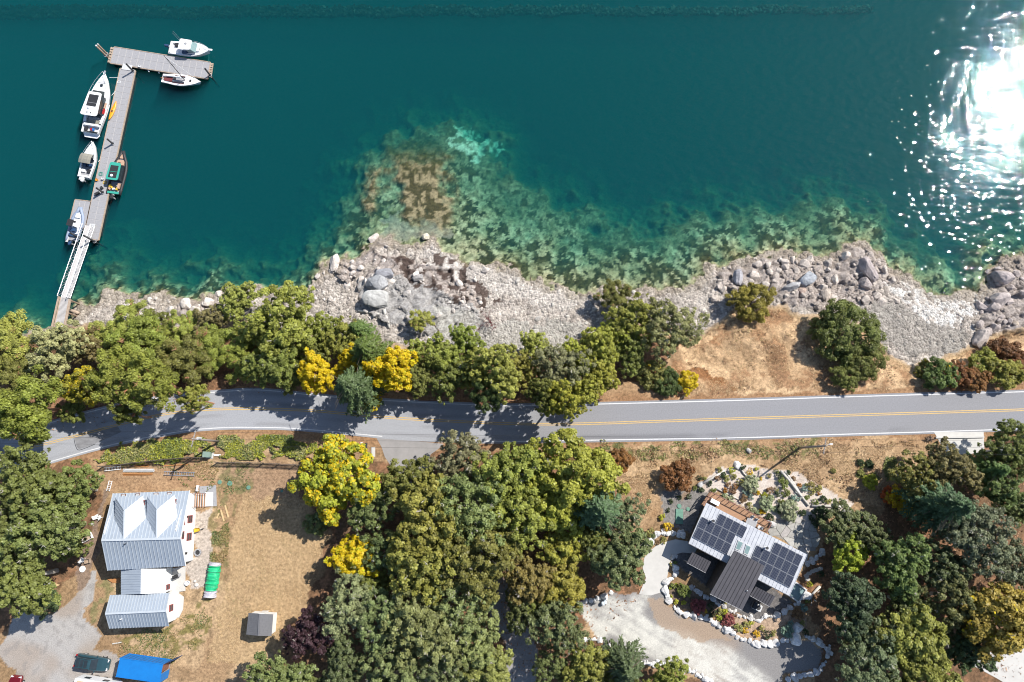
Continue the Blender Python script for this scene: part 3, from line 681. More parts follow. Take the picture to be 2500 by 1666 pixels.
sheet('driveway_apron', [(545, 68), (700, 85), (960, 110), (930, 140), (880, 175), (860, 250), (720, 330), (640, 250), (600, 190), (580, 130)], ZC, GZ - 0.012, 'apron', 'grey asphalt mouth of the lane at the road', 'driveway', 0.08)
M['tar'] = pm('tar', (0.05, 0.05, 0.055), None, 4, 0.7)
# the sealed patch outline in the left bend
tp = [(566, 1275), (568, 1330), (582, 1385), (602, 1408), (650, 1395), (730, 1362)]
tl = np.array(smooth_line([V2(P(*ZL(*p))) for p in tp], 6))
ribbon('tar_seam', tl, 0, 0.09, 'tar', road, GZ + 0.004)
mp_ = MB(); mp_.add([P(*ZL(*p), GZ + 0.0025) for p in [(572, 1290), (760, 1245), (900, 1225), (930, 1270), (730, 1358), (650, 1390), (604, 1402), (586, 1380), (574, 1330)]], [tuple(range(9))])
M['patch'] = pm('patch', (0.25, 0.25, 0.26), (0.15, 0.15, 0.158), 0.7, 0.85, 0.2, stretch=(1, 3, 1))
mp_.build('road_patch', 'patch', road)

# ------------------------------------------------------------------ foliage
def unit(a): return a / (np.linalg.norm(a, axis=-1, keepdims=True) + 1e-9)
def leaves(pos, nrm, size, rng, aspect=1.0, axis=None):
    """a quad for each leaf"""
    n = len(pos); nrm = unit(nrm)
    r = axis if axis is not None else rng.normal(size=(n, 3))
    a = unit(np.cross(nrm, np.cross(r, nrm))); b = np.cross(nrm, a)
    sa = (size * 0.5)[:, None] * a; sb = (size * 0.5 * aspect)[:, None] * b
    bend = nrm * (size * 0.12)[:, None]
    v = np.stack([pos - sa - bend, pos + sb * 1.0, pos + sa - bend, pos - sb * 1.0], 1).reshape(-1, 3)
    return v, np.arange(4 * n).reshape(n, 4)
def make_broad(seed, Rr, zc, rz, nclump, nleaf, leaf, clump=(0.15, 0.27), lobes=0.22, low=-0.3, bark='bark', shellbias=0.45, flat=0.7, twigs=0, limbs=9):
    rng = np.random.default_rng(seed)
    d = unit(rng.normal(size=(nclump * 4, 3))); d = d[d[:, 2] > low][:nclump]; n = len(d)
    th = np.arctan2(d[:, 1], d[:, 0]); ph = rng.uniform(0, 6.28, 4)
    lob = 1 + lobes * (np.sin(2 * th + ph[0]) * 0.5 + np.sin(3 * th + ph[1]) * 0.6 + np.sin(5 * th + ph[2]) * 0.5)
    rad = rng.uniform(shellbias, 1.0, n) ** 0.6 * lob
    c = np.c_[d[:, 0] * rad * Rr * 0.86, d[:, 1] * rad * Rr * 0.86, zc + d[:, 2] * rad * rz]
    rc = Rr * rng.uniform(*clump, n)
    nl = np.maximum((nleaf * (rc / rc.mean()) ** 2).astype(int), 6); k = np.repeat(np.arange(n), nl); m_ = len(k)
    dirs = unit(rng.normal(size=(m_, 3)) + np.array((0, 0, 0.45)) + d[k] * 0.5)
    pos = c[k] + dirs * (rc[k] * rng.uniform(0.55, 1.08, m_))[:, None] * np.array((1, 1, flat))
    nr = unit(dirs + np.array((0, 0, 0.55)) + rng.normal(size=(m_, 3)) * 0.55)
    sz = leaf * rng.uniform(0.65, 1.35, m_)
    v, q = leaves(pos, nr, sz, rng, 0.8)
    ct = rng.uniform(0, 1, n); cy = rng.uniform(0, 1, n)
    tint = np.clip(np.c_[ct[k] * 0.55 + rng.uniform(0, 0.45, m_), cy[k] * 0.5 + rng.uniform(0, 0.5, m_), rng.uniform(0, 1, m_)], 0, 1)
    crown = fastmesh('crown', v, q, 'leaf', np.repeat(tint, 4, 0))
    mb = MB(); rr = Rr * 0.055
    top = (rng.normal() * 0.1 * Rr, rng.normal() * 0.1 * Rr, zc * 0.75)
    mb.tube([(0, 0, -0.6), (0.1 * Rr * rng.normal(), 0.1 * Rr * rng.normal(), zc * 0.35), top], [rr * 1.2, rr, rr * 0.75], 7)
    for i in rng.choice(n, min(limbs, n), False):
        mid = (np.array(top) * 0.55 + c[i] * 0.45) + np.array((0, 0, -0.1 * rz))
        mb.tube([top, mid, c[i]], [rr * 0.55, rr * 0.36, rr * 0.16], 5)
    tw = MB()
    for i in range(twigs):                      # pale bare twigs that stand out of the foliage
        j = rng.integers(n); p = c[j] + np.array((0, 0, rc[j] * 0.5)); dv = unit(d[j] + rng.normal(size=3) * 0.5)
        for b_ in range(4):
            e = p + unit(dv + rng.normal(size=3) * 0.5) * rc[j] * rng.uniform(0.7, 1.4)
            tw.tube([p, (p + e) / 2 + rng.normal(size=3) * 0.05, e], [0.05, 0.038, 0.015], 3, False)
    o = mb.build('trunk', bark); tm = o.data; bpy.data.objects.remove(o); wm = None
    if twigs: o = tw.build('twigs', 'bark_red' if bark == 'bark_red' else 'bark_pale'); wm = o.data; bpy.data.objects.remove(o)
    return crown, tm, wm
def make_fir(seed, Rr, h, levels, per, leaf, bark='bark'):
    rng = np.random.default_rng(seed)
    P_, Nn, A_, T_ = [], [], [], []
    for l in range(levels):
        f = l / (levels - 1)                    # 0 at the top
        z = h * (0.98 - 0.72 * f); ln = Rr * (0.10 + 0.90 * f ** 0.75)
        nb = max(4, int(per * (0.45 + 0.55 * f)))
        for b_ in range(nb):
            a = 6.283 * (b_ + rng.uniform(-0.35, 0.35)) / nb + l * 1.1; L_ = ln * rng.uniform(0.72, 1.12)
            dr = np.array((math.cos(a), math.sin(a), 0.0)); sd = np.array((-math.sin(a), math.cos(a), 0.0))
            bt = rng.uniform(0, 1)
            k = int(18 + 34 * L_ / Rr)
            t = rng.uniform(0.10, 1, k) ** 0.8; w = (1.05 - t) * 0.30 * L_ + 0.10
            s_ = rng.uniform(-1, 1, k)
            p = dr * (t * L_)[:, None] + sd * (s_ * w)[:, None]
            p[:, 2] = z - 0.16 * L_ * t ** 1.6 - np.abs(s_) * w * 0.35 + rng.normal(size=k) * 0.08
            P_.append(p); Nn.append(np.c_[rng.normal(size=(k, 2)) * 0.35 + dr[:2] * 0.25, np.ones(k)])
            A_.append(dr * 0.8 + sd * (np.sign(s_) * 0.6)[:, None] + rng.normal(size=(k, 3)) * 0.2)
            T_.append(np.c_[np.clip(0.25 + 0.5 * bt + rng.uniform(-0.2, 0.25, k) + t * 0.1, 0, 1), np.full(k, bt), rng.uniform(0, 1, k)])
    p = np.concatenate(P_); n = len(p)
    v, q = leaves(p, np.concatenate(Nn), leaf * rng.uniform(0.7, 1.3, n), rng, 0.42, np.concatenate(A_))
    crown = fastmesh('crown', v, q, 'leaf', np.repeat(np.concatenate(T_), 4, 0))
    mb = MB(); mb.tube([(0, 0, -0.6), (0, 0, h * 0.5), (0, 0, h * 0.98)], [Rr * 0.085, Rr * 0.05, 0.03], 7)
    for i in range(14):
        a = rng.uniform(0, 6.28); z = h * rng.uniform(0.28, 0.8); l_ = Rr * rng.uniform(0.5, 0.95)
        mb.tube([(0, 0, z), (math.cos(a) * l_ * 0.6, math.sin(a) * l_ * 0.6, z + 0.1), (math.cos(a) * l_, math.sin(a) * l_, z - 0.15 * l_)], [0.07, 0.05, 0.02], 4, False)
    o = mb.build('trunk', bark); tm = o.data; bpy.data.objects.remove(o)
    return crown, tm, None
def make_bare(seed, Rr, bark):
    rng = np.random.default_rng(seed); mb = MB()
    def grow(p, d, l, r, k):
        e = p + d * l; mb.tube([p, (p + e) / 2 + rng.normal(size=3) * l * 0.06, e], [r, r * 0.85, r * 0.65], 4, False)
        if k:
            for _ in range(3 if k > 1 else 4): grow(e, unit(d + rng.normal(size=3) * 0.6), l * rng.uniform(0.55, 0.85), r * 0.6, k - 1)
    for i in range(5): grow(np.array((0, 0, -0.2)), unit(np.array((0, 0, 0.9)) + rng.normal(size=3) * 0.6), Rr * 0.5, Rr * 0.03, 3)
    o = mb.build('branches', bark); tm = o.data; bpy.data.objects.remove(o); return None, tm, None
SP = {   # species: mesh variants, reference radius, height of the crown's middle
    'puff': ([make_broad(10 + i, 4.5, 4.6, 2.3, 130, 135, 0.23, (0.09, 0.19), 0.30, -0.05, 'bark_red', 0.30, 0.6, 9, 16) for i in range(3)], 4.5, 5.2),
    'oak': ([make_broad(20 + i, 4.5, 5.4, 3.2, 300, 62, 0.24, (0.05, 0.125), 0.30, -0.1, 'bark_pale', 0.16, 0.9, 16, 14) for i in range(3)], 4.5, 6.4),
    'silver': ([make_broad(30 + i, 4.5, 5.4, 3.0, 300, 50, 0.20, (0.045, 0.11), 0.28, -0.1, 'bark_pale', 0.15, 0.9, 34, 14) for i in range(2)], 4.5, 6.4),
    'maple': ([make_broad(40 + i, 4.5, 5.6, 3.0, 190, 75, 0.31, (0.07, 0.155), 0.26, -0.2, 'bark', 0.25, 0.85, 4, 9) for i in range(3)], 4.5, 6.6),
    'fir': ([make_fir(50 + i, 4.5, 14.0, 19, 13, 0.50) for i in range(3)], 4.5, 6.0),
    'bush': ([make_broad(60 + i, 2.0, 0.75, 0.95, 110, 70, 0.15, (0.09, 0.19), 0.2, -0.1, 'bark', 0.3, 0.8, 0, 6) for i in range(3)], 2.0, 0.9),
    'juniper': ([make_broad(70 + i, 4.5, 2.6, 2.3, 200, 95, 0.21, (0.07, 0.16), 0.16, -0.25, 'bark', 0.4, 0.8, 1, 8) for i in range(2)], 4.5, 3.0),
    'small': ([make_broad(80 + i, 0.6, 0.25, 0.32, 16, 26, 0.13, (0.2, 0.36), 0.15, -0.1, 'bark', 0.3, 0.8, 0, 3) for i in range(4)], 0.6, 0.3),
    'bare': ([make_bare(90, 2.0, M['bark_pale']), make_bare(91, 2.0, M['maroon'])], 2.0, 1.0),
}
cnt = {}
BOOST = 1.08
GROW = {'puff': 1.2, 'oak': 1.16, 'silver': 1.14, 'maple': 1.14, 'fir': 1.12, 'juniper': 1.08, 'bush': 1.1}
def plant(name, cat, x, y, r, sp, color, label, group=None, conv=None, yellow=0.0, hs=1.0, var=None, seed=None):
    """x, y: where the photo shows the middle of the crown; r: its radius, in the same pixels"""
    var_list, ref, zc = SP[sp]
    k = cnt.get(sp, 0); cnt[sp] = k + 1
    rnd = random.Random(int(x) * 7919 + int(y) * 104729 + len(sp))
    cv = conv or D
    a = cv(x, y); rr = abs(cv(x + r, y)[0] - a[0])
    z0 = GZ - 0.03
    for _ in range(3):
        s = rr * (CAMZ - z0 - 3) / 102.0 * 0.0612 / ref * GROW.get(sp, 1.0)
        p = P(a[0], a[1], z0 + zc * s * hs); z0 = gz_at(p.x, p.y) if p.y > -40 else GZ - 0.03
    t = thing(name, label, cat, (p.x, p.y, z0), rnd.uniform(0, 6.283), group)
    sx = s * rnd.uniform(0.94, 1.08)
    t.scale = (sx, s * s / sx, s * hs)
    cm, tm, wm = var_list[(k if var is None else var) % len(var_list)]
    j = lambda v: v * rnd.uniform(0.95, 1.06)
    if tm: link('trunk' if sp not in ('bare',) else 'branches', tm, t)
    if wm: link('twigs', wm, t)['kind'] = 'stuff'
    if cm: link('crown', cm, t, (j(color[0] * BOOST), j(color[1] * BOOST), color[2] * BOOST * 0.82, 1.0 - yellow))
    return t
MAD = (0.215, 0.245, 0.055); MADL = (0.29, 0.31, 0.085); SAGE = (0.35, 0.345, 0.19); OAK = (0.245, 0.25, 0.062); OAKD = (0.17, 0.185, 0.052)
LIME = (0.30, 0.315, 0.06); FIR = (0.060, 0.092, 0.045); FIRG = (0.095, 0.125, 0.062); SIL = (0.20, 0.21, 0.125); YEL = (0.46, 0.44, 0.025); RUST = (0.215, 0.095, 0.045)
PUR = (0.060, 0.030, 0.045); OLV = (0.175, 0.17, 0.055)
NS = 'trees between the road and the shore'
TREES = [
 ('madrone_tree', 25, 790, 58, 'puff', MADL, 'light green madrone at the photo left edge above the beach', 0.0),
 ('madrone_tree', 22, 858, 50, 'puff', OLV, 'olive madrone with red limbs at the left edge, below the topmost one', 0),
 ('madrone_tree', 62, 935, 66, 'puff', MAD, 'broad madrone with cauliflower clumps at the road’s left end', 0, 1.5),
 ('madrone_tree', 15, 960, 40, 'puff', MAD, 'madrone at the left edge leaning over the road verge', 0, 1.7),
 ('sage_tree', 125, 800, 62, 'oak', SAGE, 'pale sage-coloured tree beside the foot of the pier', 0),
 ('maple_tree', 186, 888, 44, 'maple', (0.24, 0.24, 0.04), 'yellow-green maple at the roadside below the sage tree', 0.35, 1.4),
 ('brown_shrub', 205, 800, 42, 'oak', (0.19, 0.15, 0.075), 'brownish thin tree between the sage tree and the madrones', 0),
 ('madrone_tree', 292, 745, 48, 'puff', MADL, 'madrone low on the bank above white shore rocks', 0),
 ('madrone_tree', 312, 792, 62, 'puff', MAD, 'dark green madrone behind the bank, right of the brownish tree', 0),
 ('madrone_tree', 262, 868, 56, 'puff', MAD, 'madrone on the bend, right of the yellow-green maple', 0, 1.5),
 ('madrone_tree', 340, 880, 58, 'puff', MAD, 'madrone whose shadow falls furthest across the left bend', 0, 1.7),
 ('madrone_tree', 296, 950, 26, 'puff', OAKD, 'small madrone crown hanging over the road lane', 0, 2.6),
 ('madrone_tree', 432, 822, 58, 'puff', OLV, 'olive madrone in the middle of the left tree belt', 0),
 ('maple_tree', 386, 842, 24, 'maple', LIME, 'small lime maple tucked between two olive madrones', 0.3),
 ('madrone_tree', 420, 755, 40, 'puff', MADL, 'light madrone on the shore side over white boulders', 0),
 ('madrone_tree', 498, 800, 54, 'puff', MAD, 'madrone with bare red limbs left of the big round tree', 0),
 ('madrone_tree', 448, 918, 28, 'puff', MADL, 'small madrone crown reaching over the road with a bare limb', 0, 2.6),
 ('madrone_tree', 545, 690, 46, 'oak', MADL, 'thin light tree on the shore among pale twigs', 0),
 ('bare_shrub', 555, 745, 30, 'bare', OAK, 'leafless grey bush on the bank in the left tree belt', 0),
 ('oak_tree', 640, 745, 84, 'oak', OAK, 'largest round green tree of the left tree belt', 0),
 ('oak_tree', 625, 838, 58, 'oak', OAKD, 'dark green tree standing at the verge left of the yellow maple', 0),
 ('oak_tree', 700, 800, 46, 'oak', OAKD, 'dark tree just above the small yellow maple', 0),
 ('maple_tree', 722, 860, 44, 'maple', YEL, 'small all-yellow maple on the road verge', 0.9, 1.4),
 ('oak_tree', 782, 782, 46, 'oak', OAK, 'green tree just left of the mixed yellow crown', 0),
 ('fir_tree', 826, 762, 34, 'fir', (0.11, 0.165, 0.05), 'small bright green fir at the edge of the rock flat', 0),
 ('fir_tree', 852, 812, 52, 'fir', (0.11, 0.15, 0.04), 'green fir with yellow maple on both sides', 0),
 ('maple_tree', 802, 835, 36, 'maple', (0.40, 0.36, 0.03), 'yellow maple crown left of the green fir', 0.7),
 ('maple_tree', 898, 848, 52, 'maple', YEL, 'big golden maple right of the green fir, over the road', 0.85, 1.3),
 ('fir_tree', 820, 895, 54, 'fir', FIRG, 'grey-green fir leaning over the road beside golden maples', 0, 1.35),
 ('maple_tree', 850, 920, 28, 'maple', YEL, 'golden maple branch crown furthest out over the road', 0.85),
 ('madrone_tree', 966, 735, 26, 'puff', MADL, 'small madrone with a red trunk on the rock flat', 0),
 ('oak_tree', 1000, 815, 52, 'oak', OAK, 'green tree right of the golden maple, facing the cove', 0),
 ('oak_tree', 1068, 790, 44, 'oak', MAD, 'tree at the cove beside the maroon twigs', 0),
 ('bare_shrub', 1132, 745, 34, 'bare', RUST, 'maroon leafless bush standing in the cove', 0),
 ('oak_tree', 1030, 868, 46, 'oak', OAKD, 'dark tree at the culvert on the road verge', 0),
 ('oak_tree', 1140, 850, 58, 'oak', MADL, 'light green tree in the middle of the verge beside the cove', 0, 1.4),
 ('madrone_tree', 1115, 912, 34, 'puff', (0.11, 0.15, 0.06), 'low green tree over the guard rail', 0, 2.2),
 ('oak_tree', 1285, 845, 64, 'silver', SIL, 'wide silvery oak with pale twigs over the road edge', 0),
 ('oak_tree', 1228, 800, 40, 'oak', MADL, 'smaller green tree on the pebble slope of the cove', 0),
 ('oak_tree', 1292, 920, 42, 'oak', LIME, 'lime crown of a tree hanging lowest over the road', 0, 1.9),
 ('oak_tree', 1378, 800, 52, 'oak', LIME, 'lime green tree right of the silvery oak', 0),
 ('oak_tree', 1380, 868, 42, 'oak', LIME, 'lime tree on the verge below its twin', 0),
 ('madrone_tree', 1415, 685, 40, 'puff', OLV, 'olive madrone with red trunk alone at the waterline', 0),
 ('oak_tree', 1460, 735, 58, 'oak', OAK, 'green tree between the waterline madrone and silvery fir', 0),
 ('fir_tree', 1545, 752, 70, 'silver', (0.235, 0.235, 0.12), 'silvery dying tree with bare twigs at the dry slope', 0),
 ('oak_tree', 1450, 812, 44, 'oak', OAKD, 'dark tree behind the silvery dying tree', 0),
 ('broom_shrub', 1500, 862, 40, 'bush', OLV, 'olive broom bush on the verge right of the lime trees', 0.1),
 ('green_shrub', 1535, 880, 34, 'bush', (0.085, 0.115, 0.04), 'dark green bush on the verge beside a yellow one', 0),
 ('yellow_shrub', 1580, 878, 28, 'bush', (0.40, 0.30, 0.02), 'small yellow bush on the verge of the dry slope', 0.8),
 ('juniper_tree', 1728, 692, 54, 'juniper', (0.24, 0.215, 0.05), 'round olive juniper on the rocks left of the dry slope', 0),
 ('juniper_tree', 1952, 765, 80, 'juniper', (0.145, 0.155, 0.05), 'largest round juniper on the dry slope', 0),
 ('juniper_tree', 1898, 758, 40, 'juniper', (0.21, 0.205, 0.07), 'pale juniper lobe crowding the largest one', 0),
 ('juniper_tree', 1985, 830, 50, 'juniper', (0.15, 0.165, 0.05), 'juniper joined to the lower right of the largest', 0),
 ('juniper_tree', 1945, 865, 36, 'juniper', (0.18, 0.205, 0.06), 'small juniper nearest the road', 0),
 ('green_shrub', 2160, 862, 42, 'bush', (0.115, 0.15, 0.05), 'green bush at the left end of the verge thicket', 0.1),
 ('rust_shrub', 2202, 862, 36, 'bush', RUST, 'rust bush in the verge thicket next to its left end', 0),
 ('rust_shrub', 2245, 872, 34, 'bush', (0.25, 0.12, 0.05), 'low rust bush in the middle of the verge thicket', 0),
 ('green_shrub', 2262, 840, 40, 'bush', OAK, 'green bush above the low rust bush', 0.08),
 ('rust_shrub', 2312, 812, 40, 'bush', (0.20, 0.10, 0.055), 'rust bush topmost in the verge thicket', 0),
 ('green_shrub', 2308, 856, 44, 'bush', OAK, 'big green bush near the right edge above the road', 0.05),
 ('rust_shrub', 2345, 840, 34, 'bush', RUST, 'rust bush at the right edge above the road', 0.05),
 ('green_shrub', 2122, 850, 24, 'bush', OLV, 'small olive bush starting the verge thicket', 0.2),

 ('madrone_tree', 165, 945, 30, 'puff', OAKD, 'dark low madrone at the road verge below the yellow-green maple', 0),
 ('madrone_tree', 375, 800, 44, 'puff', MAD, 'madrone between the dark green and the olive one', 0),
 ('madrone_tree', 245, 775, 40, 'puff', MADL, 'light madrone above the brownish thin tree', 0),
 ('madrone_tree', 350, 745, 36, 'oak', OLV, 'thin olive tree low on the left bank', 0),
 ('madrone_tree', 480, 740, 40, 'oak', (0.21, 0.19, 0.09), 'thin brownish tree above the leafless bush', 0),
 ('madrone_tree', 560, 820, 50, 'puff', MAD, 'madrone between the bare-limbed one and big round tree', 0),
 ('oak_tree', 590, 775, 44, 'oak', OAK, 'green tree crowding the left side of the big round tree', 0),
 ('oak_tree', 740, 760, 44, 'oak', OAK, 'green tree on the right side of the big round tree', 0),
 ('oak_tree', 670, 860, 40, 'oak', OAKD, 'dark green tree touching the small all-yellow maple', 0),
 ('oak_tree', 955, 860, 44, 'oak', OAKD, 'dark tree close behind the big golden maple', 0),
 ('oak_tree', 1090, 850, 46, 'oak', OAK, 'green tree left of the light green verge tree', 0),
 ('oak_tree', 1195, 855, 42, 'oak', OAK, 'green tree between the light verge tree and silvery oak', 0),
 ('oak_tree', 1335, 830, 46, 'oak', LIME, 'lime tree squeezed between silvery oak and lime twins', 0),
 ('oak_tree', 1420, 770, 44, 'oak', LIME, 'lime tree above the lime twins', 0),
 ('oak_tree', 1345, 895, 40, 'oak', LIME, 'low lime tree at the road edge right of the hanging crown', 0),
 ('oak_tree', 1245, 905, 36, 'oak', OAKD, 'dark tree in the gap above the road left of the hanging crown', 0, 2.0),
]
SW = 'trees of the wood between the two houses'
TREES2 = [
 ('fir_tree', 60, 1110, 78, 'oak', (0.151, 0.172, 0.058), 'dark round tree at the left edge below the road', 0),
 ('fir_tree', 160, 1130, 58, 'oak', (0.169, 0.186, 0.065), 'dark tree nearest the left end of the picket fence', 0),
 ('fir_tree', 100, 1215, 84, 'silver', (0.178, 0.198, 0.073), 'largest dark tree left of the farmhouse', 0),
 ('fir_tree', 20, 1225, 64, 'oak', (0.151, 0.172, 0.058), 'dark tree at the left edge level with the farmhouse', 0),
 ('fir_tree', 45, 1330, 72, 'oak', (0.178, 0.205, 0.065), 'tree at the left edge over the gravel yard', 0),
 ('fir_tree', 160, 1250, 36, 'oak', (0.161, 0.181, 0.058), 'tree nearest the farmhouse’s west wall', 0),
 ('juniper_shrub', 108, 1382, 32, 'bush', (0.079, 0.112, 0.053), 'low dark juniper bush in the gravel yard', 0),
 ('maple_tree', 775, 1088, 78, 'maple', (0.29, 0.33, 0.04), 'large yellow-green maple at the lawn corner by the fence', 0.42),
 ('maple_tree', 750, 1140, 50, 'maple', (0.33, 0.343, 0.04), 'lower lobe maple hanging over the lawn', 0.5),
 ('round_shrub', 728, 1202, 30, 'bush', (0.172, 0.205, 0.092), 'single round bush on the lawn edge', 0),
 ('oak_tree', 850, 1165, 62, 'silver', (0.139, 0.172, 0.066), 'dark tree between the maple and the big oak', 0),
 ('maple_tree', 812, 1282, 50, 'maple', YEL, 'yellow maple at the lawn edge', 0.75),
 ('oak_tree', 855, 1340, 42, 'oak', OAKD, 'dark tree below the yellow maple', 0),
 ('silver_tree', 1062, 1052, 66, 'silver', SIL, 'silvery tall tree reaching over the road edge', 0),
 ('oak_tree', 945, 1112, 62, 'oak', OAKD, 'dark oak right beside the lane mouth', 0),
 ('oak_tree', 985, 1195, 84, 'oak', OAK, 'wide green oak left of the wood’s middle', 0),
 ('oak_tree', 1080, 1165, 86, 'silver', (0.198, 0.218, 0.092), 'big oak with white bare branches in the wood’s middle', 0),
 ('oak_tree', 1160, 1095, 74, 'oak', OAK, 'green oak below the road, right of the silvery tall tree', 0),
 ('oak_tree', 1235, 1080, 58, 'oak', LIME, 'lime oak just below the road in the wood', 0),
 ('oak_tree', 1330, 1085, 80, 'maple', LIME, 'large lime tree at the wood’s road-side right corner', 0),
 ('oak_tree', 1190, 1180, 70, 'oak', OAK, 'green oak right of the white-branched oak', 0),
 ('oak_tree', 1285, 1175, 58, 'maple', LIME, 'lime tree leaning below the corner tree', 0),
 ('fir_tree', 1372, 1170, 62, 'fir', (0.092, 0.152, 0.079), 'blue-green fir on the wood’s right side', 0),
 ('fir_tree', 1430, 1185, 50, 'silver', (0.165, 0.191, 0.112), 'grey-green tree facing the modern house', 0),
 ('maple_tree', 1290, 1260, 46, 'maple', (0.297, 0.271, 0.059), 'yellowish tree in the wood’s dark right gap', 0.08),
 ('maple_tree', 1295, 1345, 48, 'maple', (0.277, 0.264, 0.059), 'yellowish tree above the stone-edged drive', 0.05),
 ('oak_tree', 1430, 1285, 62, 'oak', (0.165, 0.198, 0.092), 'tree overhanging the concrete walk', 0),
 ('oak_tree', 1370, 1255, 44, 'oak', OAKD, 'dark tree between the blue-green fir and the walk tree', 0),
 ('oak_tree', 1095, 1290, 80, 'oak', OLV, 'round olive tree in the lower middle of the wood', 0),
 ('oak_tree', 975, 1300, 78, 'oak', OAK, 'green tree left of the round olive tree', 0),
 ('rust_tree', 1210, 1330, 54, 'oak', (0.218, 0.172, 0.066), 'brownish tree by the lane in the wood', 0),
 ('oak_tree', 900, 1270, 58, 'silver', (0.145, 0.185, 0.079), 'dark tree beside the yellow lawn maple', 0),
 ('fir_tree', 800, 1395, 66, 'silver', (0.231, 0.257, 0.145), 'grey-green tree above the purple plum', 0),
 ('plum_tree', 708, 1460, 48, 'oak', PUR, 'dark purple plum tree at the lawn’s lower corner', 0),
 ('fir_tree', 880, 1420, 66, 'silver', (0.172, 0.205, 0.099), 'grey-green tree in the lower wood, right of the plum', 0),
 ('fir_tree', 960, 1450, 76, 'oak', (0.198, 0.218, 0.099), 'grey-green oak in the lower middle of the wood', 0),
 ('oak_tree', 1055, 1395, 66, 'silver', (0.205, 0.231, 0.112), 'feathery tree below the round olive tree', 0),
 ('oak_tree', 1095, 1475, 58, 'oak', (0.224, 0.251, 0.112), 'pale green tree left of the lower lane', 0),
 ('oak_tree', 1120, 1545, 52, 'maple', (0.224, 0.224, 0.079), 'olive tree at the bottom edge beside the lane', 0),
 ('oak_tree', 1010, 1545, 60, 'silver', (0.178, 0.205, 0.099), 'grey tree at the bottom edge of the wood', 0),
 ('oak_tree', 900, 1545, 62, 'oak', (0.185, 0.205, 0.099), 'tree at the bottom edge below the lower wood', 0),
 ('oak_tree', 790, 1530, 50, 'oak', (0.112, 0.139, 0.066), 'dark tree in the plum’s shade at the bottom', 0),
 ('oak_tree', 640, 1570, 62, 'oak', (0.165, 0.191, 0.079), 'green tree on the bottom edge below the lawn', 0),
 ('oak_tree', 700, 1590, 44, 'oak', (0.158, 0.178, 0.066), 'tree cut by the bottom edge right of the lawn', 0),
 ('oak_tree', 1285, 1440, 62, 'silver', (0.152, 0.178, 0.086), 'tree between the lane and the pale drive', 0),
 ('oak_tree', 1255, 1400, 40, 'oak', OAKD, 'smaller dark tree on the lane side of the drive', 0),
 ('oak_tree', 1345, 1545, 56, 'oak', OAK, 'green tree below the drive at the bottom edge', 0),
 ('oak_tree', 1270, 1530, 44, 'silver', (0.145, 0.172, 0.073), 'tree beside the lower lane with white twigs', 0),
 ('fir_tree', 1430, 1525, 50, 'fir', FIRG, 'grey-green fir standing up over the lower drive', 0),
 ('oak_tree', 1420, 1590, 46, 'oak', OAKD, 'dark tree cut by the bottom edge below the fir', 0),
 ('oak_tree', 1535, 1575, 48, 'oak', OAK, 'tree behind the white kerb stones at the bottom edge', 0),

 ('oak_tree', 1195, 1405, 40, 'oak', (0.13, 0.145, 0.055), 'dark tree standing over the lane’s shaded middle', 0),
 ('oak_tree', 1140, 1230, 60, 'oak', OAK, 'green oak between the white-branched oak and round olive tree', 0),
 ('oak_tree', 1245, 1140, 46, 'oak', LIME, 'lime oak squeezed between two lime trees', 0),
]
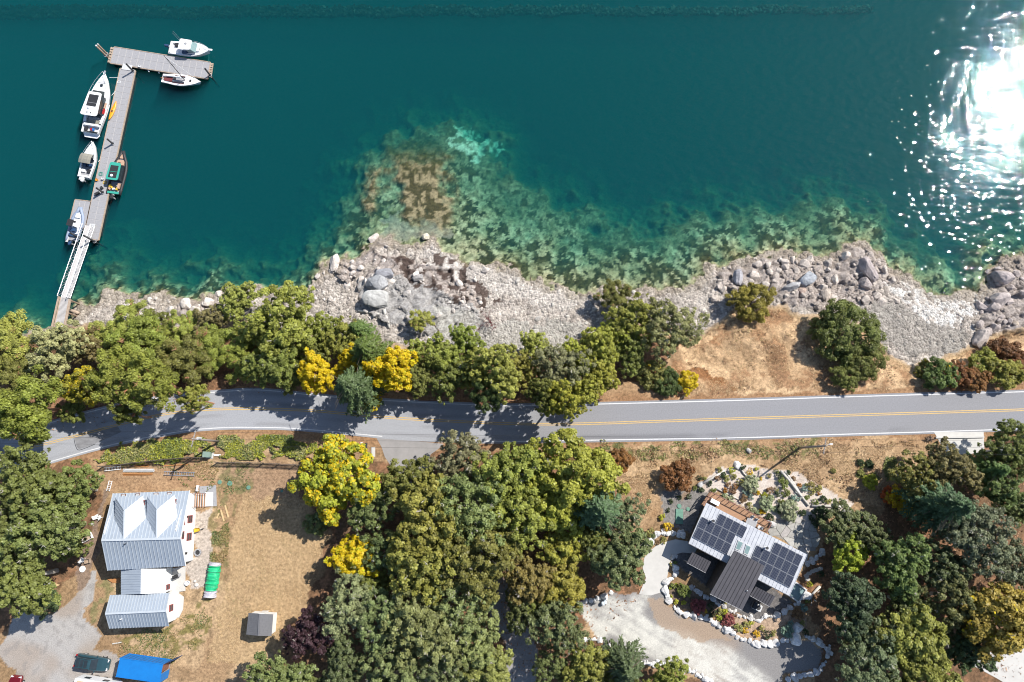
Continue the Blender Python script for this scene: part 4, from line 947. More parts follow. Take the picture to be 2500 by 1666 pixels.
TREES3 = [
 ('oak_tree', 1950, 1212, 56, 'oak', (0.112, 0.139, 0.059), 'dark tree right of the flagstone patio', 0, 0.62),
 ('lime_tree', 1958, 1275, 40, 'maple', (0.277, 0.33, 0.04), 'bright lime tree right of the solar roof', 0),
 ('oak_tree', 2005, 1240, 40, 'oak', (0.125, 0.145, 0.066), 'dark tree behind the bright lime tree', 0),
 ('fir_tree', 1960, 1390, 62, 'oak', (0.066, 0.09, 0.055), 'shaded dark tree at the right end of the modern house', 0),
 ('fir_tree', 2075, 1300, 62, 'oak', (0.139, 0.185, 0.066), 'tall green tree in the middle of the right wood', 0),
 ('fir_tree', 2088, 1385, 48, 'oak', (0.132, 0.165, 0.066), 'green tree below the tall middle one', 0),
 ('oak_tree', 1985, 1465, 46, 'oak', (0.172, 0.165, 0.079), 'brownish tree near the right end of the rock wall', 0),
 ('fir_tree', 2000, 1530, 70, 'silver', (0.158, 0.191, 0.112), 'blue-grey tree beyond the rock wall’s end', 0),
 ('maple_tree', 2110, 1470, 66, 'maple', (0.251, 0.257, 0.073), 'olive-yellow tree in the lower right wood', 0),
 ('maple_tree', 2130, 1560, 62, 'maple', (0.218, 0.218, 0.066), 'olive tree at the bottom edge of the right wood', 0),
 ('fir_tree', 2040, 1590, 56, 'oak', (0.132, 0.165, 0.079), 'green tree cut by the bottom edge beside the gravel', 0),
 ('autumn_shrub', 2075, 1150, 36, 'bush', (0.396, 0.264, 0.04), 'yellow-orange bush on the dry slope edge', 0.5),
 ('red_shrub', 2045, 1140, 22, 'bush', (0.449, 0.099, 0.033), 'small red bush left of the yellow-orange one', 0),
 ('autumn_tree', 2110, 1095, 50, 'oak', (0.205, 0.191, 0.059), 'olive tree at the head of the right wood', 0.06),
 ('brown_tree', 2185, 1075, 56, 'oak', (0.198, 0.172, 0.079), 'brownish tree below the concrete pad', 0),
 ('fir_tree', 2262, 1080, 40, 'fir', (0.112, 0.178, 0.059), 'bright green fir right below the concrete pad', 0),
 ('round_tree', 2325, 1035, 58, 'oak', (0.152, 0.178, 0.053), 'round olive tree at the right edge below the road', 0),
 ('fir_tree', 2150, 1160, 62, 'fir', (0.079, 0.125, 0.073), 'dark blue-green fir in the upper right wood', 0),
 ('oak_tree', 2300, 1120, 50, 'oak', (0.139, 0.172, 0.066), 'green tree below the round olive tree', 0),
 ('oak_tree', 2340, 1165, 44, 'oak', (0.158, 0.172, 0.073), 'tree at the right edge beside the orange clearing', 0),
 ('silver_tree', 2260, 1235, 78, 'silver', (0.178, 0.198, 0.132), 'large grey-silver tree at the right of the wood', 0),
 ('silver_tree', 2190, 1195, 56, 'silver', (0.132, 0.165, 0.099), 'dark grey-green tree left of the large silver one', 0),
 ('silver_tree', 2335, 1300, 62, 'silver', (0.158, 0.178, 0.112), 'grey tree at the right edge below the silver one', 0),
 ('oak_tree', 2170, 1300, 54, 'oak', (0.112, 0.132, 0.066), 'dark tree below the grey-green one in the right wood', 0),
 ('brown_tree', 2205, 1385, 60, 'oak', (0.165, 0.165, 0.073), 'brown-green tree in the centre of the lower right wood', 0),
 ('gold_tree', 2310, 1425, 78, 'maple', (0.297, 0.231, 0.059), 'large golden-brown tree at the right edge', 0.12),
 ('gold_tree', 2250, 1450, 44, 'maple', (0.224, 0.198, 0.066), 'golden-olive tree left of the largest golden one', 0.05),
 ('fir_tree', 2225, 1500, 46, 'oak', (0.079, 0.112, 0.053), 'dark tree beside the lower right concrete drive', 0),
]
for lst, g in ((TREES, NS), (TREES2, SW), (TREES3, 'trees of the wood right of the modern house')):
    for (nm, x, y, r, sp, c, lb, yl, *hs_) in lst:
        cat = 'shrub' if 'shrub' in nm else 'tree'
        plant(nm, cat, x, y, r, sp, c, lb, g if cat == 'tree' else 'bushes on the dry slopes and verges', None, yl, *(hs_ or [1.0]))

# ------------------------------------------------------------------ dock
def bil(q, u, v): return (q[0] * (1 - u) + q[1] * u) * (1 - v) + (q[3] * (1 - u) + q[2] * u) * v
def float_dock(name, label, corners, nu, nv, z=0.52, timber_ends=False):
    q = [P(*c, z) for c in corners]
    c0 = sum(q, Vector()) / 4; base = Vector((c0.x, c0.y, 0))
    t = thing(name, label, 'dock', base)
    ql = [p - base for p in q]
    mb = MB(); mb.slab([p - Vector((0, 0, 0.03)) for p in ql], 0.20); mb.build('frame', 'deckframe', t)
    fl = MB(); qi = [Vector((p.x * 0.97, p.y * 0.94, 0.26)) for p in ql]; fl.slab(qi, 0.75); fl.build('float_tank', 'pile', t)
    g = 0.035
    for i in range(nu):
        for j in range(nv):
            u0, u1, v0, v1 = i / nu, (i + 1) / nu, j / nv, (j + 1) / nv
            ln = (ql[1] - ql[0]).length; wd = (ql[3] - ql[0]).length
            gu, gv = g / ln, g / wd
            mb = MB(); mb.slab([bil(ql, u0 + gu, v0 + gv), bil(ql, u1 - gu, v0 + gv), bil(ql, u1 - gu, v1 - gv), bil(ql, u0 + gu, v1 - gv)], 0.028)
            mb.build('deck_panel', 'deckgrate', t)
    for a, b_ in ((0, 1), (1, 2), (2, 3), (3, 0)):
        mb = MB(); n = (ql[b_] - ql[a]).cross(Vector((0, 0, 1))).normalized()
        if n.dot((ql[a] + ql[b_]) / 2) < 0: n = -n
        mb.bar(ql[a] + n * 0.062 - Vector((0, 0, 0.10)), ql[b_] + n * 0.062 - Vector((0, 0, 0.10)), 0.12, 0.24); mb.build('rubbing_board', 'timber', t)
    return t
HEAD = [ZA(825, 255), ZA(1905, 428), ZA(1870, 608), ZA(778, 432)]
dk = float_dock('end_dock', 'wide grey dock float crossing the end like a T', HEAD, 15, 2)
STEM = [ZA(893, 497), ZA(1058, 520), (239.4, 586.3), (204.0, 579.5)]
float_dock('dock_walkway', 'long narrow grey dock float running towards the shore', [STEM[1], STEM[2], STEM[3], STEM[0]], 28, 2)
float_dock('dock_side_float', 'short pale side float beside the grey inflatable', [ZB(262, 527), ZB(378, 541), ZB(338, 742), ZB(215, 722)], 3, 1)
# timber end bays
for nm, lb, cs in (('end_walkway', 'tan timber bracket at the dock head’s outer corner', [ZA(785, 250), ZA(820, 256), ZA(772, 430), ZA(748, 428)]),
                   ('end_step', 'tan timber step at the dock head’s inner end', [ZA(1908, 432), ZA(1938, 432), ZA(1915, 595), ZA(1880, 590)])):
    q = [P(*c, 0.5) for c in cs]; c0 = sum(q, Vector()) / 4; t = thing(nm, lb, 'dock', (c0.x, c0.y, 0))
    ql = [p - Vector((c0.x, c0.y, 0)) for p in q]
    for k in range(6):
        v0, v1 = k / 6 + 0.03, (k + 1) / 6 - 0.03
        mb = MB(); mb.slab([bil(ql, 0, v0), bil(ql, 1, v0), bil(ql, 1, v1), bil(ql, 0, v1)], 0.08); mb.build('plank', 'timber', t)
    for u in (0.15, 0.85):
        mb = MB(); mb.bar(bil(ql, u, 0) - Vector((0, 0, 0.16)), bil(ql, u, 1) - Vector((0, 0, 0.16)), 0.14, 0.14); mb.build('beam', 'timber', t)
# the small bridge plate between head and walkway
mb = MB(); mb.slab([P(*ZA(x, y), 0.60) for x, y in ((925, 440), (1030, 460), (1015, 520), (905, 505))], 0.05)
tag(mb.build('bridge_plate', 'ltgrey'), 'pale plate bridging dock head and long walkway', 'plate')
def pile(base, h, label, mat='pile', r=0.16, top=None):
    b_ = P(*base, 0.0)
    t = thing('mooring_pile', label, 'pile', (b_.x, b_.y, -3))
    e = (P(*top, h) - b_) if top else Vector((0, 0, h))
    MB().tube([(0, 0, 0), Vector((0, 0, 3)), e + Vector((0, 0, 3))], [r, r, r * 0.92], 10).build('shaft', mat, t, True)
    MB().dome((e.x, e.y, e.z + 3.001), r * 1.05, r * 1.05, 0.16, 10, 3).build('cap', 'black' if mat == 'pile' else 'ltgrey', t)
    hb = MB()
    for k in range(8):
        a0 = 6.283 * k / 8; a1 = 6.283 * (k + 1) / 8
        hb.bar((math.cos(a0) * r * 1.7, math.sin(a0) * r * 1.7, 3.62), (math.cos(a1) * r * 1.7, math.sin(a1) * r * 1.7, 3.62), 0.05, 0.10)
    hb.build('collar', 'galv', t)
    return t
pile(ZA(750, 372), 3.3, 'tall pale timber pile at the dock head’s outer corner', 'pilewood', 0.17)
pile(ZA(765, 352), 3.2, 'second pale timber pile bound to the corner one', 'pilewood', 0.13)
pile(ZA(1058, 548), 2.6, 'dark pile where the walkway meets the dock head')
pile(ZA(1922, 595), 2.5, 'dark pile at the dock head’s inner end')
pile(ZA(832, 1362), 2.1, 'dark pile on the walkway above the green-roofed boat')
pile(ZB(490, 482), 2.3, 'dark pile on the walkway just below the green-roofed boat')
pile(ZB(428, 856), 3.4, 'dark pile at the shore end of the walkway')
pile(ZB(300, 822), 2.4, 'dark pile between the gangway and grey inflatable')
# gangway
ga, gb = P(*ZB(378, 728), 0.62), P(*ZB(190, 1278), 2.45)
gd = (gb - ga); gt = thing('gangway', 'aluminium truss gangway sloping from pier to dock', 'gangway', ga)
gs = gd.cross(Vector((0, 0, 1))).normalized(); W2 = 0.72
mb = MB(); mb.bar((0, 0, 0), gd, 1.25, 0.05); mb.build('deck', 'deckframe', gt)
NB = 16
for sgn in (-1, 1):
    o = gs * W2 * sgn
    for hz, nm in ((0.02, 'bottom_chord'), (1.0, 'handrail')):
        mb = MB(); mb.tube([o + Vector((0, 0, hz)), gd + o + Vector((0, 0, hz))], 0.05, 6); mb.build(nm, 'alu', gt)
    for k in range(NB):
        a = gd * (k / NB) + o; b_ = gd * ((k + 1) / NB) + o
        up, dn = Vector((0, 0, 1.0)), Vector((0, 0, 0.02))
        mb = MB(); mb.tube([a + (dn if k % 2 else up), b_ + (up if k % 2 else dn)], 0.03, 4); mb.build('brace', 'alu', gt)
        mb = MB(); mb.tube([a + dn, a + up], 0.028, 4); mb.build('upright', 'alu', gt)
mb = MB(); pq = [P(*ZB(x, y), 0.66) for x, y in ((375, 710), (418, 712), (405, 745), (360, 742))]; mb.slab([p - ga for p in pq], 0.03); mb.build('landing_plate', 'ltgrey', gt)
# fixed pier on shore
pq = [P(*ZB(x, y), 2.45) for x, y in ((135, 1265), (236, 1290), (196, 1500), (82, 1500))]
c0 = sum(pq, Vector()) / 4; pt = thing('timber_pier', 'weathered timber pier with side beams leading to the shore', 'pier', (c0.x, c0.y, 0))
pl = [p - Vector((c0.x, c0.y, 0)) for p in pq]
for k in range(26):
    mb = MB(); v0, v1 = k / 26 + 0.004, (k + 1) / 26 - 0.004
    mb.slab([bil(pl, 0.2, v0), bil(pl, 0.76, v0), bil(pl, 0.76, v1), bil(pl, 0.2, v1)], 0.06); mb.build('plank', 'deckframe', pt)
for u in (0.05, 0.16, 0.80, 0.93):
    mb = MB(); mb.bar(bil(pl, u, 0) + Vector((0, 0, 0.1 if u in (0.05, 0.93) else -0.14)), bil(pl, u, 1) + Vector((0, 0, 0.1 if u in (0.05, 0.93) else -0.14)), 0.2, 0.22); mb.build('beam', 'timber', pt)
for u in (0.1, 0.9):
    for v in (0.05, 0.5, 0.95):
        p = bil(pl, u, v); mb = MB(); mb.tube([(p.x, p.y, -1.2), (p.x, p.y, 2.3)], 0.14, 8); mb.build('post', 'pilewood', pt)
p0, p1 = PG(*ZB(215, 1370)), PG(*ZB(296, 1398))
lg = MB(); lg.tube([p0 + Vector((0, 0, 0.35)), (p0 + p1) / 2 + Vector((0, 0, 0.34)), p1 + Vector((0, 0, 0.25))], [0.27, 0.28, 0.25], 10)
tag(lg.build('driftwood_log', 'timber', None, True), 'thick tan log lying across the shore beside the pier', 'log')
# small things on the dock
def dockp(x, y, f=ZB, z=0.525): return P(*f(x, y), z)
def coil(x, y, f, mat, label, r=0.28):
    p = dockp(x, y, f); mb = MB()
    for ring in range(3):
        rr = r * (1 - ring * 0.25); pts = [(rr * math.cos(a * 0.524), rr * math.sin(a * 0.524) * 0.9, 0.02 + ring * 0.02) for a in range(13)]
        mb.tube(pts, 0.022, 4, False)
    o = mb.build('rope_coil', mat); o.location = p; tag(o, label, 'rope')
coil(458, 330, ZB, 'green', 'green rope coiled on the dock beside the green-roofed boat', 0.4)
coil(880, 650, ZA, 'white', 'white rope curled on the dock near the cruiser’s bow', 0.32)
coil(490, 395, ZB, 'yellow', 'tan rope lying on the dock edge near the green-roofed boat', 0.35)
def drum(x, y, f, mat, label, r=0.2, h=0.35):
    p = dockp(x, y, f); t = thing('bucket', label, 'bucket', p)
    mb = MB(); mb.loft([[(r * s_ * math.cos(k * 0.524), r * s_ * math.sin(k * 0.524), z_) for k in range(12)] for s_, z_ in ((0.85, 0), (1, h), (0.9, h), (0.8, h * 0.4))]); mb.build('body', mat, t)
    MB().tube([(r * math.cos(a * 0.314), 0, h + r * 0.35 * math.sin(a * 0.314)) for a in range(11)], 0.012, 4).build('handle', 'alu', t)
drum(478, 370, ZB, 'white', 'white bucket on the dock next to the green-roofed boat')
drum(432, 378, ZB, 'orange', 'orange bucket at the dock edge near the canvas-topped boat', 0.22, 0.3)
drum(470, 440, ZB, 'black', 'dark bucket above the lower walkway pile', 0.24, 0.35)
drum(1115, 478, ZA, 'white', 'white bucket on the dock head’s inner edge', 0.2, 0.3)
for x, y, lb in ((1210, 520, 'white fender hanging off the dock head near the sailboat stern'), (1325, 535, 'white fender off the dock head right behind the sailboat')):
    p = P(*ZA(x, y), 0.2); t = thing('fender', lb, 'fender', p, R(-60))
    MB().loft([[(xx, rr * math.cos(k * 0.785), rr * math.sin(k * 0.785)) for k in range(8)] for xx, rr in ((-0.34, 0.03), (-0.28, 0.11), (0.28, 0.11), (0.34, 0.03))]).build('body', 'white', t, True)
    MB().tube([(0.34, 0, 0), (0.5, 0, 0.3)], 0.015, 4).build('rope', 'white', t)
mb = MB(); mb.box((0, 0, 0.14), (0.75, 0.35, 0.28)); mb.box((0, 0, 0.295), (0.8, 0.4, 0.03)); o = mb.build('dock_box', 'black'); o.location = dockp(435, 482); o.rotation_euler = (0, 0, 0.5); tag(o, 'dark storage box lying on the dock in a pile’s shadow', 'box')

# ------------------------------------------------------------------ boats (x forward, water at z = 0)
def hb_(t, B, stern=0.86, p=2.3, m=0.42):
    return B / 2 * (stern + (1 - stern) * sst(0, m, np.array(t)) if t < m else 1 - ((t - m) / (1 - m)) ** p)
def outline(L_, B, n=14, inset=0.0, t0=0.0, t1=1.0, **k):
    pts = []
    for i in range(n + 1):
        t = t0 + (t1 - t0) * i / n; w = max(float(hb_(t, B, **k)) - inset, 0.02); pts.append((-L_ / 2 + L_ * t - (inset if t > 0.97 else 0), -w))
    return pts + [(x, -y) for x, y in reversed(pts)]
def hull(t_, L_, B, fb, bowrise, mat, draft=0.35, stripe=None, **k):
    rings = []; n = 16
    for i in range(n + 1):
        t = i / n; w = max(float(hb_(t, B, **k)), 0.015); x = -L_ / 2 + L_ * t
        zt = fb + bowrise * t ** 2.2; wb = w * (0.82 - 0.35 * t ** 3)
        xb = x - (0.10 * L_ * t ** 4)
        rings.append([(xb, 0, -draft * (1 - t ** 3)), (xb + (x - xb) * 0.3, -wb, 0.05 + zt * 0.1), (x, -w, zt), (x, -w + min(0.07, w * 0.5), zt + 0.02),
                      (x, w - min(0.07, w * 0.5), zt + 0.02), (x, w, zt), (xb + (x - xb) * 0.3, wb, 0.05 + zt * 0.1)])
    mb = MB()
    # open shell: skip the top so that a cockpit can sink into it
    n7 = 7; vs = [p for r in rings for p in r]; fs = []
    for i in range(n):
        for kk in (0, 1, 2, 4, 5, 6):
            k2 = (kk + 1) % n7; fs.append((i * n7 + kk, i * n7 + k2, (i + 1) * n7 + k2, (i + 1) * n7 + kk))
    fs.append((6, 5, 2, 1, 0)); mb.add(vs, fs)
    return mb.build('hull', mat, t_, False)
def deckplate(t_, L_, B, fb, bowrise, t0, t1, mat, nm='deck', drop=0.0, inset=0.05, **k):
    mb = MB(); n = 12; vs = []; fs = []
    for i in range(n + 1):
        t = t0 + (t1 - t0) * i / n; w = max(float(hb_(t, B, **k)) - inset, 0.01); x = -L_ / 2 + L_ * t - (0.04 if t > 0.99 else 0); z = fb + bowrise * t ** 2.2 - drop
        vs += [(x, -w, z), (x, 0, z + 0.04), (x, w, z)]
        if i: a = (i - 1) * 3; fs += [(a, a + 3, a + 4, a + 1), (a + 1, a + 4, a + 5, a + 2)]
    mb.add(vs, fs); return mb.build(nm, mat, t_)
def sidedeck(t_, L_, B, fb, bowrise, t0, t1, wd, mat, **k):
    for sg in (-1, 1):
        mb = MB(); n = 8; vs = []; fs = []
        for i in range(n + 1):
            t = t0 + (t1 - t0) * i / n; w = max(float(hb_(t, B, **k)) - 0.03, 0.1); x = -L_ / 2 + L_ * t; z = fb + bowrise * t ** 2.2 + 0.015
            vs += [(x, sg * w, z), (x, sg * (w - wd), z), (x, sg * (w - wd), z - 0.35)]
            if i: a = (i - 1) * 3; fs += [(a, a + 3, a + 4, a + 1), (a + 1, a + 4, a + 5, a + 2)]
        mb.add(vs, fs); mb.build('side_deck', mat, t_)
def tap(t_, nm, mat, x0, x1, w0, w1, z0, z1, fx=0.0, bx=0.0, inw=0.1, parent=None):
    """tapered cabin block: base x0..x1 wide w0 (stern) w1 (bow); top pulled in by fx / bx and inw"""
    v = [(x0, -w0, z0), (x1, -w1, z0), (x1, w1, z0), (x0, w0, z0), (x0 + bx, -w0 + inw, z1), (x1 - fx, -w1 + inw, z1), (x1 - fx, w1 - inw, z1), (x0 + bx, w0 - inw, z1)]
    mb = MB(); mb.add(v, [(3, 2, 1, 0), (4, 5, 6, 7), (0, 1, 5, 4), (1, 2, 6, 5), (2, 3, 7, 6), (3, 0, 4, 7)]); return mb.build(nm, mat, parent or t_)
def plate(t_, nm, mat, x0, x1, w0, w1, z, th=0.05, y=0.0, rnd=0.12):
    pts = []
    for cx, cy, a0 in ((x1 - rnd, w1 - rnd, 0), (x0 + rnd, w0 - rnd, 90), (x0 + rnd, -w0 + rnd, 180), (x1 - rnd, -w1 + rnd, 270)):
        for a in (0, 30, 60, 90): pts.append((cx + rnd * math.cos(R(a0 + a)), y + cy + rnd * math.sin(R(a0 + a))))
    mb = MB(); mb.prism(pts, z, z + th); return mb.build(nm, mat, t_)
def bx(t_, nm, mat, c, d, rz=0, ry=0):
    mb = MB(); mb.box(c, d, rz, 0, ry); return mb.build(nm, mat, t_)
def rail(t_, L_, B, fb, bowrise, t0, t1, h, **k):
    for sg in (-1, 1):
        pts = [(-L_ / 2 + L_ * t - 0.05, sg * max(float(hb_(t, B, **k)) - 0.08, 0.03), fb + bowrise * t ** 2.2 + h) for t in np.linspace(t0, t1, 9)]
        mb = MB(); mb.tube(pts, 0.022, 5)
        for p in pts[::2]: mb.tube([p, (p[0], p[1], p[2] - h)], 0.016, 4)
        mb.build('bow_rail', 'alu', t_)
def outboard(t_, x, y, z, mat='boatblue', s=1.0):
    p = thing('outboard_motor', None, None); p.parent = t_; p.location = (x, y, z)
    MB().loft([[(xx * s, yy * s * w_, zz * s) for yy, zz in ((-0.2, 0), (0.2, 0), (0.24, 0.25), (0.14, 0.42), (-0.14, 0.42), (-0.24, 0.25))] for xx, w_ in ((-0.62, 0.5), (-0.45, 0.9), (-0.1, 1.0), (0.12, 0.8))]).build('cowling', mat, p)
    MB().box((-0.22 * s, 0, -0.4 * s), (0.22 * s, 0.14 * s, 0.9 * s)).build('leg', 'grey', p)
    MB().box((0.12 * s, 0, 0.0), (0.22 * s, 0.3 * s, 0.3 * s)).build('bracket', 'ltgrey', p)
def boat(name, label, center, f, ang, z=0.7):
    p = P(*f(*center), z); return thing(name, label, 'boat', (p.x, p.y, 0), R(ang))
# 1 cabin cruiser
L_, B, fb, br = 10.8, 3.7, 1.05, 0.65
t = boat('cabin_cruiser', 'large white cabin cruiser with dark sunroof beside the walkway', (652, 895), ZA, 80.5, 0.9)
k = dict(stern=0.80, p=2.5, m=0.4)
hull(t, L_, B, fb, br, 'hullwhite', 0.6, **k)
deckplate(t, L_, B, fb, br, 0.50, 1.0, 'white', 'foredeck', **k); sidedeck(t, L_, B, fb, br, 0.17, 0.52, 0.42, 'white', **k)
deckplate(t, L_, B, fb - 0.45, 0, 0.04, 0.52, 'ltgrey', 'cockpit_floor', 0, 0.12, **k)
tap(t, 'cabin', 'white', -0.9, 2.9, 1.28, 0.85, 1.1, 1.75, 0.9, 0.0, 0.18)
tap(t, 'windscreen', 'glass', 0.9, 1.95, 1.22, 0.98, 1.74, 2.30, 0.85, 0.1, 0.14)
tap(t, 'side_window', 'glass', -2.2, 0.95, 1.36, 1.24, 1.3, 2.40, 0.1, 0.0, 0.12)
plate(t, 'hardtop', 'white', -3.0, 1.25, 1.42, 1.15, 2.42, 0.10, 0, 0.35)
plate(t, 'sunroof', 'black', -1.35, 0.75, 0.82, 0.82, 2.525, 0.03, 0, 0.08)
bx(t, 'sunroof_bar', 'grey', (-0.75, 0, 2.57), (0.05, 1.6, 0.03))
for yy in (0.45, -0.45): bx(t, 'roof_antenna', 'black', (-2.5, yy * 0.7, 2.55), (0.3, 0.12, 0.06), 0.6 * yy)
MB().dome((-1.65, 0.25, 2.52), 0.28, 0.28, 0.22, 12, 4).build('radar_dome', 'white', t, True)
bx(t, 'deck_hatch', 'glass', (3.1, 0.05, 1.52), (0.45, 0.45, 0.06))
tap(t, 'foredeck_pad', 'ltgrey', 3.4, 4.25, 0.75, 0.5, 1.45, 1.56, 0.1, 0.1, 0.05)
bx(t, 'anchor_roller', 'alu', (5.35, 0, 1.76), (0.7, 0.28, 0.1))
bx(t, 'settee', 'canvas', (-3.4, -0.1, 0.85), (0.6, 1.9, 0.45)); bx(t, 'transom_seat', 'white', (-4.0, 0, 0.95), (0.35, 2.6, 0.55))
bx(t, 'bulkhead_door', 'glass', (-2.32, 0.1, 1.3), (0.06, 1.6, 1.3))
plate(t, 'swim_platform', 'hullwhite', -6.0, -5.25, 1.2, 1.4, 0.28, 0.12, 0, 0.25)
bx(t, 'dinghy_seat', 'black', (-4.75, 0.85, 0.95), (0.7, 0.5, 0.25)); bx(t, 'red_float', 'red', (-4.75, -0.1, 0.98), (0.35, 0.32, 0.22)); bx(t, 'blue_float', 'blue', (-4.72, -0.45, 0.98), (0.35, 0.3, 0.22))
bx(t, 'life_ring', 'red', (-1.5, -1.58, 1.4), (0.85, 0.2, 0.35)); bx(t, 'cockpit_locker', 'teak', (-0.4, -1.5, 1.36), (1.0, 0.22, 0.2))
rail(t, L_, B, fb, br, 0.55, 0.99, 0.6, **k)
# 2 pilothouse boat
L_, B, fb, br = 7.3, 2.6, 0.95, 0.45
t = boat('pilothouse_boat', 'white fishing boat with hardtop on the outer side of the dock head', (1685, 285), ZA, -6.5, 0.8)
k = dict(stern=0.9, p=2.6, m=0.45)
hull(t, L_, B, fb, br, 'hullwhite', 0.5, **k); deckplate(t, L_, B, fb, br, 0.55, 1.0, 'white', 'foredeck', **k); sidedeck(t, L_, B, fb, br, 0.02, 0.56, 0.25, 'white', **k)
deckplate(t, L_, B, fb - 0.4, 0, 0.02, 0.58, 'white', 'cockpit_floor', 0, 0.1, **k)
tap(t, 'cabin', 'white', 0.2, 2.5, 0.95, 0.6, 1.0, 1.45, 0.8, 0, 0.15)
tap(t, 'windscreen', 'skyglass', 0.15, 1.35, 1.0, 0.85, 1.44, 2.15, 0.75, 0, 0.12)
plate(t, 'hardtop', 'white', -1.35, 0.75, 1.0, 0.9, 2.2, 0.08, 0, 0.25)
for xx, yy in ((-1.2, 0.88), (-1.2, -0.88), (0.1, 0.9), (0.1, -0.9)): MB().tube([(xx, yy, 0.9), (xx, yy, 2.2)], 0.03, 5).build('post', 'alu', t)
MB().dome((-0.2, 0.15, 2.28), 0.22, 0.22, 0.15, 10, 3).build('radar_dome', 'grey', t, True)
for yy in (0.55, 0.9): MB().tube([(-1.3, yy, 2.25), (-2.0, yy + 0.5, 3.6)], 0.018, 4).build('fishing_rod', 'alu', t)
bx(t, 'seat', 'boatblue', (-0.6, 0.45, 1.05), (0.5, 0.5, 0.7)); bx(t, 'cooler', 'black', (-2.55, 0.6, 0.75), (0.55, 0.5, 0.4)); bx(t, 'dash', 'boatblue', (-0.2, -0.85, 1.2), (1.7, 0.5, 0.35))
bx(t, 'transom', 'white', (-3.35, 0, 0.85), (0.3, 2.1, 0.45)); bx(t, 'bow_pulpit', 'white', (3.7, 0, 1.42), (0.7, 0.3, 0.08)); bx(t, 'deck_hatch', 'black', (1.9, 0.0, 1.47), (0.1, 0.55, 0.04))
rail(t, L_, B, fb, br, 0.5, 0.99, 0.5, **k); outboard(t, -3.85, 0.15, 0.85)
# 3 sailboat
L_, B, fb, br = 6.9, 2.15, 0.7, 0.25
t = boat('sailing_boat', 'small white sailing boat with maroon trim and tall mast', (1590, 632), ZA, -7.5, 0.6)
k = dict(stern=0.72, p=1.9, m=0.42)
hull(t, L_, B, fb, br, 'hullwhite', 0.4, **k); deckplate(t, L_, B, fb, br, 0.58, 1.0, 'white', 'foredeck', **k); sidedeck(t, L_, B, fb, br, 0.0, 0.6, 0.3, 'white', **k)
deckplate(t, L_, B, fb - 0.35, 0, 0.02, 0.62, 'maroon', 'cockpit_floor', 0, 0.2, **k)
tap(t, 'cabin', 'grey', -1.4, 0.75, 0.62, 0.42, 0.68, 1.02, 0.5, 0, 0.08); bx(t, 'companionway', 'black', (-1.1, 0, 1.03), (0.5, 0.5, 0.04)); bx(t, 'foredeck_hatch', 'black', (1.55, 0.0, 0.86), (0.36, 0.42, 0.05))
for sg in (-1, 1):
    bx(t, 'cockpit_bench', 'maroon', (-2.1, sg * 0.62, 0.62), (2.0, 0.3, 0.12)); bx(t, 'grab_rail', 'maroon', (-0.3, sg * 0.7, 0.76), (2.0, 0.06, 0.06))
MB().tube([(0.55, 0, 0.7), (0.55, 0, 8.0)], [0.07, 0.045], 8).build('mast', 'black', t)
MB().tube([(0.5, 0, 1.5), (-2.6, 0.05, 1.45)], 0.05, 6).build('boom', 'alu', t); MB().tube([(0.2, 0, 1.6), (-2.3, 0.05, 1.56)], [0.13, 0.10], 7).build('furled_sail', 'white', t)
MB().tube([(3.3, 0, 1.0), (0.58, 0, 7.6)], 0.025, 5).build('forestay', 'white', t)
for sg in (-1, 1): MB().tube([(0.4, sg * 0.95, 0.75), (0.55, 0, 7.4)], 0.012, 4).build('shroud', 'alu', t)
bx(t, 'rudder', 'woodorange', (-3.55, 0, 0.4), (0.25, 0.05, 0.7)); MB().tube([(-3.4, 0, 0.85), (-2.5, 0.1, 0.95)], 0.025, 5).build('tiller', 'wood', t)
# 4 runabout with a canvas top
L_, B, fb, br = 6.3, 2.45, 0.85, 0.4
t = boat('runabout', 'white motorboat with olive canvas top on the walkway’s far side', (372, 225), ZB, 80, 0.7)
k = dict(stern=0.88, p=2.2, m=0.42)
hull(t, L_, B, fb, br, 'hullwhite', 0.4, **k); deckplate(t, L_, B, fb, br, 0.55, 1.0, 'white', 'foredeck', **k); sidedeck(t, L_, B, fb, br, 0.02, 0.56, 0.22, 'white', **k)
deckplate(t, L_, B, fb - 0.4, 0, 0.02, 0.58, 'grey', 'cockpit_floor', 0, 0.1, **k)
tap(t, 'windscreen', 'glass', 0.2, 1.0, 0.95, 0.7, 1.0, 1.45, 0.5, 0, 0.1); bx(t, 'deck_hatch', 'black', (1.75, 0, 1.05), (0.4, 0.4, 0.05))
mb = MB(); mb.loft([[(xx, -1.0, zz - 0.1), (xx, -0.5, zz), (xx, 0.5, zz), (xx, 1.0, zz - 0.1), (xx, 1.0, zz - 0.13), (xx, -1.0, zz - 0.13)] for xx, zz in ((-1.0, 1.85), (-0.4, 1.98), (0.2, 1.95), (0.7, 1.75))]); mb.build('canvas_top', 'canvas', t)
for sg in (-1, 1):
    for xx in (-0.9, 0.6): MB().tube([(xx * 0.6, sg * 1.0, 0.85), (xx, sg * 0.98, 1.75)], 0.02, 4).build('frame_tube', 'alu', t)
bx(t, 'seat', 'boatblue', (-0.9, 0.4, 0.75), (0.5, 0.5, 0.6)); bx(t, 'seat', 'boatblue', (-0.9, -0.4, 0.75), (0.5, 0.5, 0.6)); bx(t, 'bait_locker', 'white', (-1.9, 0.5, 0.62), (0.5, 0.6, 0.3)); bx(t, 'tackle_box', 'black', (-1.9, -0.4, 0.6), (0.6, 0.5, 0.25))
bx(t, 'transom', 'white', (-2.95, 0, 0.78), (0.3, 2.0, 0.35)); outboard(t, -3.35, 0.0, 0.75, 'white'); outboard(t, -3.25, 0.55, 0.65, 'ltgrey', 0.7); rail(t, L_, B, fb, br, 0.5, 0.99, 0.4, **k)
